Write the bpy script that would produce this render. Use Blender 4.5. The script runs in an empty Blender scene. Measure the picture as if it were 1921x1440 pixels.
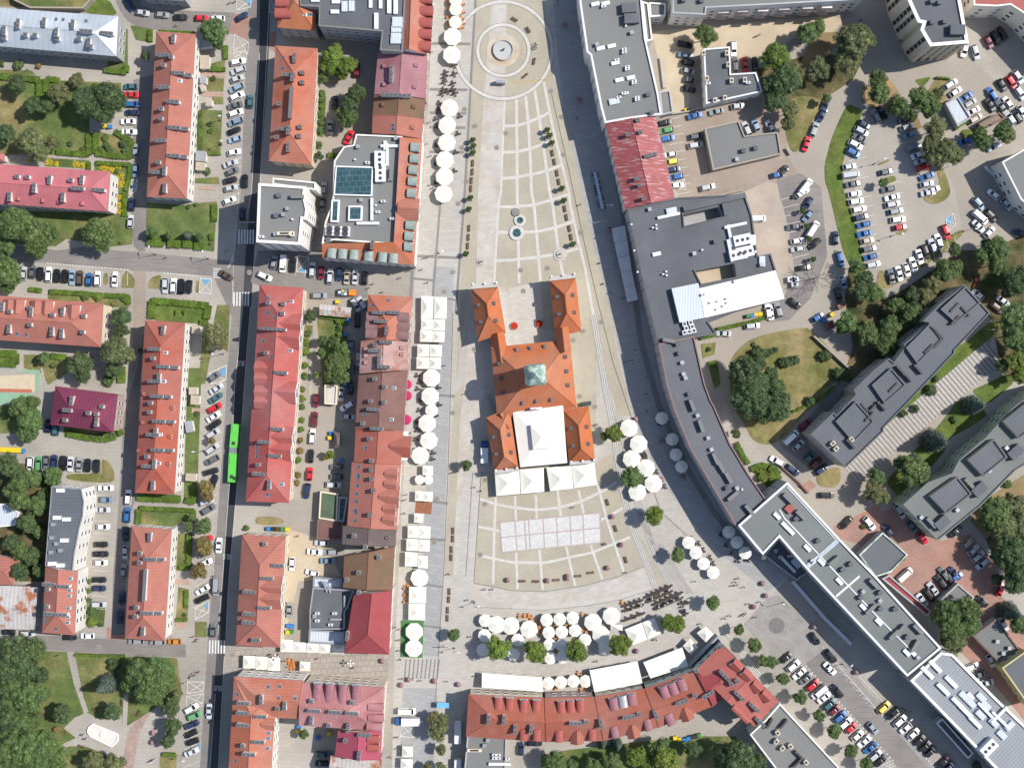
import bpy, bmesh, math, random
from mathutils import Vector, Matrix, noise
from mathutils.geometry import tessellate_polygon
random.seed(7)
R = math.radians
# ------------------------------------------------------------------ camera, sky, sun
sc = bpy.context.scene
COL = sc.collection
H = 380.0            # flying height of the camera in metres
S = 6.3              # photo pixels per metre at ground level
cam_d = bpy.data.cameras.new('camera'); cam = bpy.data.objects.new('camera', cam_d); COL.objects.link(cam)
cam.location = (0, 0, H); cam_d.sensor_width = 36; cam_d.lens = 36 * H / (1921 / S)
cam_d.clip_start = 1; cam_d.clip_end = 3000
sc.camera = cam
SUN_EL, SUN_AZ = 52.0, 15.0          # azimuth measured from +X towards +Y
w = bpy.data.worlds.new('World'); sc.world = w; w.use_nodes = True
nt = w.node_tree; bg = nt.nodes['Background']
sky = nt.nodes.new('ShaderNodeTexSky'); sky.sky_type = 'NISHITA'; sky.sun_disc = False
sky.sun_elevation = R(SUN_EL); sky.sun_rotation = R(90 - SUN_AZ)
nt.links.new(sky.outputs[0], bg.inputs[0]); bg.inputs[1].default_value = 0.112; sky.ozone_density = 2.0
sd = bpy.data.lights.new('sun', 'SUN'); sun = bpy.data.objects.new('sun', sd); COL.objects.link(sun)
sd.energy = 4.1; sd.angle = R(0.5); sd.color = (1.0, 0.955, 0.89)
dv = Vector((math.cos(R(SUN_EL)) * math.cos(R(SUN_AZ)), math.cos(R(SUN_EL)) * math.sin(R(SUN_AZ)), math.sin(R(SUN_EL))))
sun.rotation_euler = dv.to_track_quat('Z', 'Y').to_euler(); sun.location = dv * 300
sc.view_settings.view_transform = 'Standard'; sc.view_settings.look = 'None'
sc.view_settings.exposure = 0.38; sc.view_settings.gamma = 1
sc.cycles.max_bounces = 5; sc.cycles.diffuse_bounces = 3; sc.cycles.glossy_bounces = 2
sc.cycles.transmission_bounces = 2; sc.cycles.transparent_max_bounces = 4
sc.cycles.use_adaptive_sampling = True; sc.cycles.use_denoising = True

# ------------------------------------------------------------------ placing
def P(px, py, z=0.0):
    k = (H - z) / H / S
    return Vector(((px - 960.5) * k, (720 - py) * k, z))
def tp(c, r, u, v): return (480 * c + u / 4.0, 360 * r + v / 4.0)
def nums(s): return [float(x) for x in s.replace(',', ' ').split()]
def pts(s, t=None):
    n = nums(s); out = []
    for i in range(0, len(n), 2):
        out.append(tp(t[0], t[1], n[i], n[i + 1]) if t else (n[i], n[i + 1]))
    return out

# ------------------------------------------------------------------ materials
MATS = {}
def mat(name, col, var=0.12, scale=0.6, rough=0.85, metal=0.0, col2=None, mix_scale=0.08, objcol=False, bump=0.0,
        seam=None, brick=None, streak=None, spec=0.3, fine=2.2, island=0.0, contrast=(0.4, 0.6)):
    if name in MATS: return MATS[name]
    m = bpy.data.materials.new(name); m.use_nodes = True; MATS[name] = m
    n = m.node_tree; b = n.nodes['Principled BSDF']; L = n.links.new
    b.inputs['Roughness'].default_value = rough; b.inputs['Metallic'].default_value = metal
    b.inputs['Specular IOR Level'].default_value = spec
    geo = n.nodes.new('ShaderNodeNewGeometry')
    if objcol:
        oi = n.nodes.new('ShaderNodeObjectInfo'); base = oi.outputs['Color']
    else:
        rgb = n.nodes.new('ShaderNodeRGB'); rgb.outputs[0].default_value = (*col, 1); base = rgb.outputs[0]
    if col2:
        nz = n.nodes.new('ShaderNodeTexNoise'); nz.inputs['Scale'].default_value = mix_scale; nz.inputs['Detail'].default_value = 6
        nz.inputs['Roughness'].default_value = 0.62
        L(geo.outputs['Position'], nz.inputs['Vector'])
        mr = n.nodes.new('ShaderNodeMapRange'); mr.inputs[1].default_value = contrast[0]; mr.inputs[2].default_value = contrast[1]
        L(nz.outputs[0], mr.inputs[0])
        mx = n.nodes.new('ShaderNodeMix'); mx.data_type = 'RGBA'; L(mr.outputs[0], mx.inputs[0])
        L(base, mx.inputs[6]); mx.inputs[7].default_value = (*col2, 1); base = mx.outputs[2]
    if streak:
        # elongated streaks: (angle in degrees, colour, amount)
        mp = n.nodes.new('ShaderNodeMapping'); mp.inputs['Rotation'].default_value = (0, 0, R(streak[0])); mp.inputs['Scale'].default_value = (0.12, 1.6, 1)
        L(geo.outputs['Position'], mp.inputs[0])
        nz = n.nodes.new('ShaderNodeTexNoise'); nz.inputs['Scale'].default_value = 1.0; nz.inputs['Detail'].default_value = 5
        L(mp.outputs[0], nz.inputs['Vector'])
        mr = n.nodes.new('ShaderNodeMapRange'); mr.inputs[1].default_value = 0.52; mr.inputs[2].default_value = 0.66; mr.inputs[4].default_value = streak[2]
        L(nz.outputs[0], mr.inputs[0])
        mx = n.nodes.new('ShaderNodeMix'); mx.data_type = 'RGBA'; L(mr.outputs[0], mx.inputs[0])
        L(base, mx.inputs[6]); mx.inputs[7].default_value = (*streak[1], 1); base = mx.outputs[2]
    if brick:
        # (block width, block height, angle, mortar darkness, tone variation)
        mp = n.nodes.new('ShaderNodeMapping'); mp.inputs['Rotation'].default_value = (0, 0, R(brick[2])); L(geo.outputs['Position'], mp.inputs[0])
        bt = n.nodes.new('ShaderNodeTexBrick'); bt.inputs['Scale'].default_value = 1.0
        bt.inputs['Brick Width'].default_value = brick[0]; bt.inputs['Row Height'].default_value = brick[1]
        bt.inputs['Mortar Size'].default_value = min(brick[0], brick[1]) * 0.06
        v = brick[4]; d = brick[3]
        bt.inputs['Color1'].default_value = (1 + v, 1 + v, 1 + v, 1); bt.inputs['Color2'].default_value = (1 - v, 1 - v, 1 - v * .8, 1)
        bt.inputs['Mortar'].default_value = (d, d, d, 1); L(mp.outputs[0], bt.inputs[0])
        mx = n.nodes.new('ShaderNodeMix'); mx.data_type = 'RGBA'; mx.blend_type = 'MULTIPLY'; mx.inputs[0].default_value = 1
        L(base, mx.inputs[6]); L(bt.outputs[0], mx.inputs[7]); base = mx.outputs[2]
    if seam:
        # standing seams / tile courses: (spacing m, angle, depth)
        mp = n.nodes.new('ShaderNodeMapping'); mp.inputs['Rotation'].default_value = (0, 0, R(seam[1])); L(geo.outputs['Position'], mp.inputs[0])
        wv = n.nodes.new('ShaderNodeTexWave'); wv.inputs['Scale'].default_value = 0.314 / seam[0]; wv.inputs['Distortion'].default_value = 0.4
        wv.inputs['Detail'].default_value = 1
        L(mp.outputs[0], wv.inputs[0])
        mr = n.nodes.new('ShaderNodeMapRange'); mr.inputs[1].default_value = 0.0; mr.inputs[2].default_value = 0.35
        mr.inputs[3].default_value = 1 - seam[2]; mr.inputs[4].default_value = 1.0
        L(wv.outputs['Fac'], mr.inputs[0])
        mx = n.nodes.new('ShaderNodeMix'); mx.data_type = 'RGBA'; mx.blend_type = 'MULTIPLY'; mx.inputs[0].default_value = 1
        L(base, mx.inputs[6]); L(mr.outputs[0], mx.inputs[7]); base = mx.outputs[2]
    for k, (s, a) in enumerate(((scale, var), (fine, var * 0.7))):
        if a <= 0: continue
        nz = n.nodes.new('ShaderNodeTexNoise'); nz.inputs['Scale'].default_value = s; nz.inputs['Detail'].default_value = 4
        L(geo.outputs['Position'], nz.inputs['Vector'])
        mr = n.nodes.new('ShaderNodeMapRange'); mr.inputs[1].default_value = 0.3; mr.inputs[2].default_value = 0.7
        mr.inputs[3].default_value = 1 - a; mr.inputs[4].default_value = 1 + a
        L(nz.outputs[0], mr.inputs[0])
        mx = n.nodes.new('ShaderNodeMix'); mx.data_type = 'RGBA'; mx.blend_type = 'MULTIPLY'; mx.inputs[0].default_value = 1
        L(base, mx.inputs[6]); L(mr.outputs[0], mx.inputs[7]); base = mx.outputs[2]
    if island:
        mr = n.nodes.new('ShaderNodeMapRange'); mr.inputs[3].default_value = 1 - island; mr.inputs[4].default_value = 1 + island
        L(geo.outputs['Random Per Island'], mr.inputs[0])
        mx = n.nodes.new('ShaderNodeMix'); mx.data_type = 'RGBA'; mx.blend_type = 'MULTIPLY'; mx.inputs[0].default_value = 1
        L(base, mx.inputs[6]); L(mr.outputs[0], mx.inputs[7]); base = mx.outputs[2]
    L(base, b.inputs['Base Color'])
    return m
pav = mat('pale_concrete_paving', (.37, .34, .295), .09, .05, brick=(2.4, 1.2, 3, .9, .035), col2=(.30, .275, .24), mix_scale=.03)
asph = mat('worn_asphalt', (.185, .17, .16), .10, .08, col2=(.23, .21, .195), mix_scale=.05, streak=(86, (.14, .13, .125), .5))
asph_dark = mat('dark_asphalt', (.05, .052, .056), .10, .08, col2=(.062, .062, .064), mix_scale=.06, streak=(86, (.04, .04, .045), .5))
lane_pav = mat('brown_paver', (.30, .245, .20), .12, .1, brick=(1.2, .6, 3, .88, .05))
cobble = mat('grey_cobbles', (.27, .255, .235), .10, .3, brick=(1.2, .6, 30, .86, .07))
granite = mat('pale_granite_slabs', (.42, .40, .365), .07, .1, brick=(1.9, .95, -5, .88, .06), col2=(.38, .35, .31), mix_scale=.05)
granite2 = mat('cream_granite_slabs', (.44, .415, .38), .07, .2, brick=(1.5, .75, -4, .9, .07), col2=(.42, .375, .32), mix_scale=.16)
granite_b = mat('blue_grey_granite', (.33, .325, .315), .08, .1, brick=(2.2, 1.1, 12, .86, .07), col2=(.29, .29, .29), mix_scale=.05)
tan = mat('tan_mosaic_cobbles', (.375, .338, .262), .06, .15, brick=(.8, .8, 10, .92, .04), col2=(.345, .31, .24), mix_scale=.05)
strip_d = mat('dark_granite_strip', (.20, .19, .18), .08, .3)
band_m = mat('white_granite_band', (.50, .48, .44), .06, .4, brick=(1.2, .9, 0, .88, .05))
line_d = mat('dark_joint', (.13, .12, .105), .1)
pink_slab = mat('rose_granite', (.38, .30, .28), .1)
rose_pav = mat('rose_paving', (.34, .25, .215), .12, .3, brick=(1.1, .9, 30, .8, .1))
slab_m = mat('pale_outline_slab', (.52, .51, .49), .06, .8, brick=(1.1, 1.1, 45, .88, .06))
grass_m = mat('lawn_grass', (.10, .135, .045), .25, .25, 1.0, col2=(.225, .185, .085), mix_scale=.055, fine=1.6, spec=.05, contrast=(.46, .64))
grass_g = mat('green_grass', (.085, .13, .032), .28, .3, 1.0, col2=(.12, .14, .04), mix_scale=.1, fine=1.6, spec=.05)
grass_d = mat('dry_grass', (.25, .205, .10), .2, .3, 1.0, col2=(.13, .135, .045), mix_scale=.09, fine=1.6, spec=.05)
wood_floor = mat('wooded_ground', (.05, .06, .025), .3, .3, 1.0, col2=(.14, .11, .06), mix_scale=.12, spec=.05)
sand_m = mat('sandy_yard', (.48, .40, .29), .08, .12, 1.0, col2=(.42, .35, .25), mix_scale=.1)
dirt_m = mat('ochre_soil', (.34, .23, .12), .15, .3, 1.0, col2=(.2, .15, .08), mix_scale=.15)
red_pav = mat('red_brick_paving', (.34, .19, .145), .1, .2, brick=(.8, .4, 12, .85, .08), col2=(.30, .185, .15), mix_scale=.08)
conc_m = mat('courtyard_concrete', (.34, .305, .255), .1, .1, brick=(1.6, .8, 20, .92, .03), col2=(.30, .265, .22), mix_scale=.05)
paint_w = mat('road_marking_white', (.60, .59, .56), .12, 1.5)
paint_b = mat('road_marking_blue', (.12, .30, .46), .1, 1.0)
play_r = mat('play_court_red', (.42, .13, .08), .06); play_g = mat('play_court_green', (.22, .36, .24), .06); play_y = mat('play_court_sand', (.50, .42, .30), .06)
white_w = mat('white_render', (.70, .67, .62), .06, .4)
cream_w = mat('cream_render', (.66, .57, .44), .06, .4)
grey_w = mat('grey_render', (.36, .36, .37), .08, .4)
yellow_w = mat('ochre_render', (.48, .41, .20), .06, .4)
green_w = mat('green_render', (.38, .42, .30), .06, .4)
pink_w = mat('pinkish_render', (.44, .33, .31), .06, .4)
brown_w = mat('brown_clad', (.19, .12, .10), .08, .4)
glass_m = mat('dark_glass', (.025, .035, .05), .1, .5, .12, spec=.6)
glass_b = mat('blue_glass', (.035, .075, .085), .15, .5, .1, spec=.6, brick=(1.9, 1.6, -3, 1.9, .12))
frame_m = mat('white_frame', (.75, .75, .74), .03)
metal_w = mat('white_metal', (.62, .63, .65), .04, .5, .5)
metal_g = mat('grey_metal', (.33, .34, .36), .08, .5, .45, .3)
metal_d = mat('dark_metal', (.05, .05, .055), .05, .5, .5)
copper = mat('green_copper', (.22, .33, .28), .25, .5, .6, col2=(.40, .48, .42), mix_scale=.5)
canvas = mat('cream_canvas', (.71, .685, .61), .025, .5, .9)
canvas_s = mat('striped_white_canvas', (.72, .70, .65), .02, .5, .9, seam=(1.4, 8, .06))
wood_m = mat('brown_wood', (.13, .07, .05), .15, 1.0)
wood_o = mat('orange_wood', (.48, .20, .06), .15, 1.0)
trunk_m = mat('tree_bark', (.12, .09, .065), .2, 2.0)
paint = mat('car_paint', (1, 1, 1), .0, objcol=True, rough=.28, spec=.6)
tyre_m = mat('tyre_rubber', (.02, .02, .02), .0)
cglass = mat('car_window_glass', (.012, .015, .02), .0, rough=.08, spec=.7)
leaf_m = mat('leaf_foliage', (1, 1, 1), .26, .5, objcol=True, rough=.6, spec=.35, island=.5, fine=1.3)
hedge_m = mat('hedge_leaves', (.085, .135, .022), .25, .5, .8, island=.3, spec=.15)
skin_m = mat('skin', (.50, .32, .24), 0); cloth_m = mat('clothing', (1, 1, 1), .0, objcol=True); hair_m = mat('hair', (.06, .04, .03), 0)
objm = mat('painted_surface', (1, 1, 1), .06, 1.0, objcol=True, rough=.6)
flower_p = mat('pink_flowers', (.50, .10, .26), .3, 3, island=.5, fine=6, col2=(.55, .35, .42), mix_scale=3)
flower_r = mat('red_flowers', (.55, .03, .02), .2, 3, island=.4)
flower_y = mat('yellow_flowers', (.62, .42, .03), .2, 3, island=.5)
stone_m = mat('grey_stone', (.42, .40, .37), .08, 1.0)
water_m = mat('pale_water', (.42, .43, .42), .05, .5, .25)

# ------------------------------------------------------------------ mesh building
class MB:
    def __init__(s): s.v = []; s.f = []; s.m = []; s.ms = []
    def mi(s, m):
        if m not in s.ms: s.ms.append(m)
        return s.ms.index(m)
    def face(s, vs, m):
        i = len(s.v); s.v += [tuple(x) for x in vs]; s.f.append(tuple(range(i, i + len(vs)))); s.m.append(s.mi(m))
    def poly(s, vs, faces, m):
        i = len(s.v); s.v += [tuple(x) for x in vs]; k = s.mi(m)
        for f in faces: s.f.append(tuple(i + a for a in f)); s.m.append(k)
    def box(s, c, size, m, rz=0.0, taper=1.0):
        hx, hy, hz = size[0] / 2, size[1] / 2, size[2] / 2; ca, sa = math.cos(rz), math.sin(rz); vs = []
        for z, t in ((-hz, 1), (hz, taper)):
            for x, y in ((-hx, -hy), (hx, -hy), (hx, hy), (-hx, hy)):
                x *= t; y *= t
                vs.append((c[0] + x * ca - y * sa, c[1] + x * sa + y * ca, c[2] + z))
        s.poly(vs, ((3, 2, 1, 0), (4, 5, 6, 7), (0, 1, 5, 4), (1, 2, 6, 5), (2, 3, 7, 6), (3, 0, 4, 7)), m)
    def prism(s, poly, z0, z1, m, top=True, bottom=False, mt=None, holes=()):
        loops = [list(poly)] + [list(h) for h in holes]
        for li, lp in enumerate(loops):
            a = sum(lp[i][0] * lp[(i + 1) % len(lp)][1] - lp[(i + 1) % len(lp)][0] * lp[i][1] for i in range(len(lp)))
            if (a < 0) == (li == 0): lp = lp[::-1]
            n = len(lp)
            for i in range(n):
                p, q = lp[i], lp[(i + 1) % n]
                s.face([(p[0], p[1], z0), (q[0], q[1], z0), (q[0], q[1], z1), (p[0], p[1], z1)], m)
        if top: s.cap(poly, z1, mt or m, holes)
        if bottom: s.cap(poly, z0, m, holes, True)
    def cap(s, poly, z, m, holes=(), flip=False):
        loops = [[Vector((p[0], p[1], 0)) for p in l] for l in [poly] + list(holes)]
        flat = [p for l in loops for p in l]
        tr = tessellate_polygon(loops); fs = []
        for t in tr:
            a, b, c = (flat[i] for i in t)
            up = (b - a).cross(c - a).z > 0
            fs.append(tuple(t) if up != flip else tuple(reversed(t)))
        s.poly([(p[0], p[1], z) for p in flat], fs, m)
    def cyl(s, c, r, h, m, n=12, r2=None, ang=0.0):
        r2 = r if r2 is None else r2
        a = [(math.cos(ang + 2 * math.pi * i / n), math.sin(ang + 2 * math.pi * i / n)) for i in range(n)]
        vs = [(c[0] + x * r, c[1] + y * r, c[2]) for x, y in a] + [(c[0] + x * r2, c[1] + y * r2, c[2] + h) for x, y in a]
        fs = [(i, (i + 1) % n, n + (i + 1) % n, n + i) for i in range(n)] + [tuple(range(n, 2 * n)), tuple(range(n - 1, -1, -1))]
        s.poly(vs, fs, m)
    def tube(s, a, b, r, m, n=6, r2=None):
        a = Vector(a); b = Vector(b); r2 = r if r2 is None else r2; d = (b - a).normalized()
        u = d.orthogonal().normalized(); v = d.cross(u); vs = []
        for c, rr in ((a, r), (b, r2)):
            for i in range(n):
                t = 2 * math.pi * i / n; vs.append(c + u * math.cos(t) * rr + v * math.sin(t) * rr)
        fs = [(i, (i + 1) % n, n + (i + 1) % n, n + i) for i in range(n)] + [tuple(range(n, 2 * n)), tuple(range(n - 1, -1, -1))]
        s.poly(vs, fs, m)
    def dome(s, c, r, hh, m, n=14, k=5):
        vs = []; fs = []
        for j in range(k):
            t = math.pi / 2 * j / k
            for i in range(n):
                a = 2 * math.pi * i / n; vs.append((c[0] + r * math.cos(t) * math.cos(a), c[1] + r * math.cos(t) * math.sin(a), c[2] + hh * math.sin(t)))
        vs.append((c[0], c[1], c[2] + hh))
        for j in range(k - 1):
            for i in range(n): fs.append((j * n + i, j * n + (i + 1) % n, (j + 1) * n + (i + 1) % n, (j + 1) * n + i))
        for i in range(n): fs.append(((k - 1) * n + i, (k - 1) * n + (i + 1) % n, k * n))
        s.poly(vs, fs, m)
    def mesh(s, name, org=(0, 0, 0), smooth=False):
        me = bpy.data.meshes.new(name)
        me.from_pydata([(x[0] - org[0], x[1] - org[1], x[2] - org[2]) for x in s.v], [], s.f)
        for m in s.ms: me.materials.append(m)
        me.polygons.foreach_set('material_index', s.m)
        if smooth: me.polygons.foreach_set('use_smooth', [True] * len(me.polygons))
        me.update(); return me
    def build(s, name, parent=None, org=None, smooth=False, col=None):
        if org is None:
            org = Vector((0, 0, 0)); q = parent
            while q: org = org + q.location; q = q.parent
        o = bpy.data.objects.new(name, s.mesh(name, org, smooth)); COL.objects.link(o)
        if parent: o.parent = parent
        else: o.location = org
        if col: o.color = (*col, 1)
        return o
def link(name, me, parent=None, loc=(0, 0, 0), rz=0.0, col=None, scale=None, rot=None):
    o = bpy.data.objects.new(name, me); COL.objects.link(o); o.location = loc
    o.rotation_euler = rot if rot else (0, 0, rz)
    if parent: o.parent = parent
    if col: o.color = (*col, 1)
    if scale: o.scale = scale
    return o
ORG = {}
def root(name, loc, rz=0.0):
    o = bpy.data.objects.new(name, None); COL.objects.link(o); o.location = loc; o.rotation_euler = (0, 0, rz)
    o.empty_display_size = .5; return o
def tag(o, label, cat, group=None, kind=None):
    o['label'] = label; o['category'] = cat
    if group: o['group'] = group
    if kind: o['kind'] = kind
    return o
def copy_tree(src, parent=None, loc=None, rz=None, col=None, colparts=('body', 'crown', 'shirt')):
    c = src.copy(); COL.objects.link(c)
    if parent: c.parent = parent
    if loc is not None: c.location = loc
    if rz is not None: c.rotation_euler = (0, 0, rz)
    if col is not None and src.type == 'MESH' and src.name.split('.')[0] in colparts: c.color = (*col, 1)
    for ch in src.children: copy_tree(ch, c, col=col, colparts=colparts)
    return c
def kill(o):
    for ch in list(o.children): kill(ch)
    bpy.data.objects.remove(o, do_unlink=True)

# ------------------------------------------------------------------ labels that single things out
MARKS = []
for ln in '''the long silver metal roof|110 60
the north red-roofed block by the car row|322 215
the pink-roofed block|100 350
the dormered block at the west edge|95 600
the purple metal roof|165 765
the middle red-roofed block by the bus street|300 765
the dark curved roof|120 990
the small lower red-roofed block|285 1095
the rusty shed roof|30 1140
the white park basin|194 1377
the long red gabled block|515 740
the terracotta block by the leafy yard|545 200
the glass-skylight arcade|690 350
the white-rimmed office roof|525 400
the lilac and brown roofs|750 160
the dormered orange corner house|730 590
the brown town houses|710 740
the orange-red dormered house|705 930
the lower cross-gabled house|490 1105
the crimson roof|690 1165
the pink barrel-dormer roof|640 1320
the orange corner tenement|490 1350
the basin fountain|944 95
the round glass well heads|965 425
the tiled corner pavilions of the town hall|985 590
the green copper tower|1003 704
the cream tents beside the town hall|1023 900
the pale rectangle laid in the paving|1035 998
the stepped terraces|1200 1040
the three-tree cafe garden|1080 1210
the curved red-tiled terrace|1150 1340
the east grey office roof|1160 120
the weathered red metal roof|1205 300
the grey stall canopies|1172 495
the dark roof with two courtyards|1310 460
the bright white roof|1390 555
the long curved grey roof|1310 830
the corner block with the white parapet|1500 990
the grey garage roof|1390 265
the small flat roof by the sandy yard|1370 140
the tall angular office block|1760 30
the pale flat shed roof|1797 215
the oval island car park|1680 370
the round lawn|1450 720
the stepped grey apartment block|1690 700
the stepped green apartment block|1810 900
the red-paved yard|1720 1040
the seamed metal roof|1820 1330
the diagonal parking street|1620 1330
the sunken stair passage|1570 1170
the park at the lower corner|100 1280
the kindergarten courts|40 720
the striped stairs path|1740 800
the cobbled circle|1457 1173
the promenade cafe row|800 950
the north cafe row|840 200'''.split('\n'):
    a, b = ln.split('|'); x, y = b.split(); MARKS.append((a, float(x), float(y)))
REG = []
def where(px, py): return min(MARKS, key=lambda m: (m[1] - px) ** 2 + (m[2] - py) ** 2)[0]
def reg(o, base, cat, group, px, py, place=None, prep='by'):
    if place is None: place = prep + ' ' + where(px, py)
    REG.append((o, base, place, px, py, group)); o['category'] = cat
ORD = 'first second third fourth fifth sixth seventh eighth ninth tenth eleventh twelfth thirteenth fourteenth fifteenth sixteenth seventeenth eighteenth nineteenth twentieth'.split()
def ordw(i): return ORD[i] if i < 20 else str(i + 1) + 'th'
def finish_labels():
    d = {}
    for r in REG: d.setdefault((r[1], r[2]), []).append(r)
    for (base, place), rs in d.items():
        vert = (max(r[4] for r in rs) - min(r[4] for r in rs)) >= (max(r[3] for r in rs) - min(r[3] for r in rs))
        rs.sort(key=lambda r: r[4] if vert else r[3])
        for i, r in enumerate(rs):
            o = r[0]; n = len(rs)
            if n == 1: o['label'] = (base + ' ' + place) if len((base + ' ' + place).split()) <= 16 else (base + ' ' + place).replace(' the ', ' ')
            else:
                side = 'top' if vert else 'west'
                if i == 0: t = ('topmost' if vert else 'westmost') + f' of {n}'
                elif i == n - 1: t = ('lowest' if vert else 'eastmost') + f' of {n}'
                else: t = f'{ordw(i)} of {n} from {side}'
                lab = f'{base} {place}, {t}'
                if len(lab.split()) > 16 and 'of ' in t: lab = f'{base} {place}, ' + t.replace(f' of {n}', '')
                if len(lab.split()) > 16: lab = lab.replace(' the ', ' ')
                o['label'] = lab
            if r[5]: o['group'] = r[5]
# ------------------------------------------------------------------ ground, roads, lawns (all lie flat, each sheet 1 cm above the one below)
LAY = {}
def sheet(name, m, polys, z, kind='structure', holes=None):
    mb = MB()
    for i, p in enumerate(polys): mb.cap([P(*q) for q in p], z + i * .0004, m)
    o = mb.build(name); o['kind'] = kind; return o
def strips(name, m, lines, z, kind='structure'):
    """lines: (points in photo pixels, width in photo pixels)"""
    mb = MB()
    for k, (ln, wd) in enumerate(lines):
        q = [P(*a).to_2d() for a in ln]; hw = wd / S / 2; L = []; Rr = []
        for i, p in enumerate(q):
            d = (q[min(i + 1, len(q) - 1)] - q[max(i - 1, 0)]).normalized(); nn = Vector((-d.y, d.x))
            L.append(p + nn * hw); Rr.append(p - nn * hw)
        zz = z + (k * .0009 if len(lines) < 40 else (k % 9) * .0012)
        for i in range(len(q) - 1): mb.face([(*Rr[i], zz), (*Rr[i + 1], zz), (*L[i + 1], zz), (*L[i], zz)], m)
    o = mb.build(name); o['kind'] = kind; return o
mb = MB(); mb.face([(-1500, -1500, 0), (1500, -1500, 0), (1500, 1500, 0), (-1500, 1500, 0)], pav)
g = mb.build('ground'); g['kind'] = 'structure'
A = lambda s: pts(s)
# courtyards and yards
sheet('courtyard_paving', conc_m, [A('1200 0 1700 0 1921 200 1921 460 1880 600 1640 1080 1600 1100 1480 900 1380 800 1320 640 1280 420 1240 220 1215 80'),
    A('595 165 700 165 690 250 640 330 590 330'), A('560 560 690 560 668 800 650 1000 640 1100 560 1200 535 1200 540 960 570 700')], .01)
sheet('sandy_yard', sand_m, [A('1222 60 1330 50 1560 30 1585 40 1560 62 1500 66 1460 90 1390 150 1370 135 1365 88 1318 90 1300 130 1290 210 1248 212 1240 130'),
    A('535 990 600 1010 640 1080 560 1090 535 1190 528 1190 532 1080')], .02)
sheet('red_paving', red_pav, [A('1590 975 1650 945 1655 960 1700 945 1765 1015 1820 1000 1870 1060 1880 1120 1921 1160 1921 1350 1880 1300 1800 1220 1740 1150 1660 1070 1610 1020 1560 1005 1565 985'),
    A('435 25 470 30 462 75 430 62'), 
    A('200 1176 235 1178 233 1200 200 1198'), A('1484 900 1515 925 1532 910 1520 900 1495 912'), A('506 60 519 60 517 100 504 88')], .026)
sheet('rose_paving', rose_pav, [A('277 1318 292 1322 262 1372 250 1445 226 1445 240 1372')], .034)
sheet('cafe_patio', mat('sandy_patio', (.40, .33, .265), .1, .15, 1.0, col2=(.36, .30, .25), mix_scale=.2), [A('1392 362 1440 340 1458 345 1466 400 1492 500 1462 520 1447 480 1422 480')], .03)
# roads
sheet('bus_street', asph, [A('466 -20 452 360 440 470 437 560 425 720 412 900 400 1080 390 1200 384 1300 374 1460 394 1460 404 1300 411 1200 420 1080 434 900 446 720 456 560 461 470 472 360 486 120 488 -20')], .02)
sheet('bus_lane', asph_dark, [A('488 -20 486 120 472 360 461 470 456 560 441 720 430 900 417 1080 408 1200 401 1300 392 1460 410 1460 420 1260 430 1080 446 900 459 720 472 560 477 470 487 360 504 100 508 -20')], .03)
sheet('side_road', asph, [A('-30 460 60 462 105 470 160 462 215 470 280 475 400 486 437 490 437 600 420 560 400 518 300 510 250 508 240 506 86 493 -30 490'),
    A('-30 1192 120 1192 348 1208 349 1232 240 1229 90 1218 -30 1212'),
    A('250 150 290 140 272 470 262 472 250 460 247 400 250 250'), A('254 700 274 600 262 720 255 930 238 988 233 1190 209 1190 212 1080 224 930 232 780'),
    A('208 -20 225 20 240 40 262 54 300 57 430 60 440 24 400 23 290 18 266 10 258 -20'),
    A('700 400 1 1')[:0] or A('484 470 600 470 690 520 690 560 560 560 500 540 470 530')], .035)
sheet('yard_road', lane_pav, [A('250 470 275 470 272 600 252 700 248 700 250 600'), A('1240 222 1300 215 1460 175 1510 170 1520 200 1480 240 1475 290 1500 330 1480 380 1400 360 1275 372 1250 300')], .025)
sheet('car_park_asphalt', mat('grey_car_park', (.335, .305, .265), .08, .1, brick=(1, .5, 10, .93, .03)),
    [A('1590 280 1600 240 1640 205 1700 205 1770 300 1790 350 1805 430 1770 450 1700 505 1650 500 1622 500 1605 430 1585 360')], .03)
sheet('grey_car_bays', asph, [A('1457 338 1500 325 1540 350 1552 480 1520 560 1480 600 1440 605 1440 575 1470 560 1490 510 1480 430 1462 360'),
    A('1466 838 1500 805 1567 720 1600 700 1605 720 1510 820 1530 860 1520 880')], .035)
sheet('diagonal_street', cobble, [A('1395 1170 1440 1120 1460 1116 1545 1195 1645 1315 1760 1450 1700 1460 1600 1340 1500 1225 1440 1240 1420 1200')], .03)
sheet('stall_road', asph, [A('1510 1245 1542 1222 1645 1330 1755 1455 1700 1455')], .04)
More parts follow.
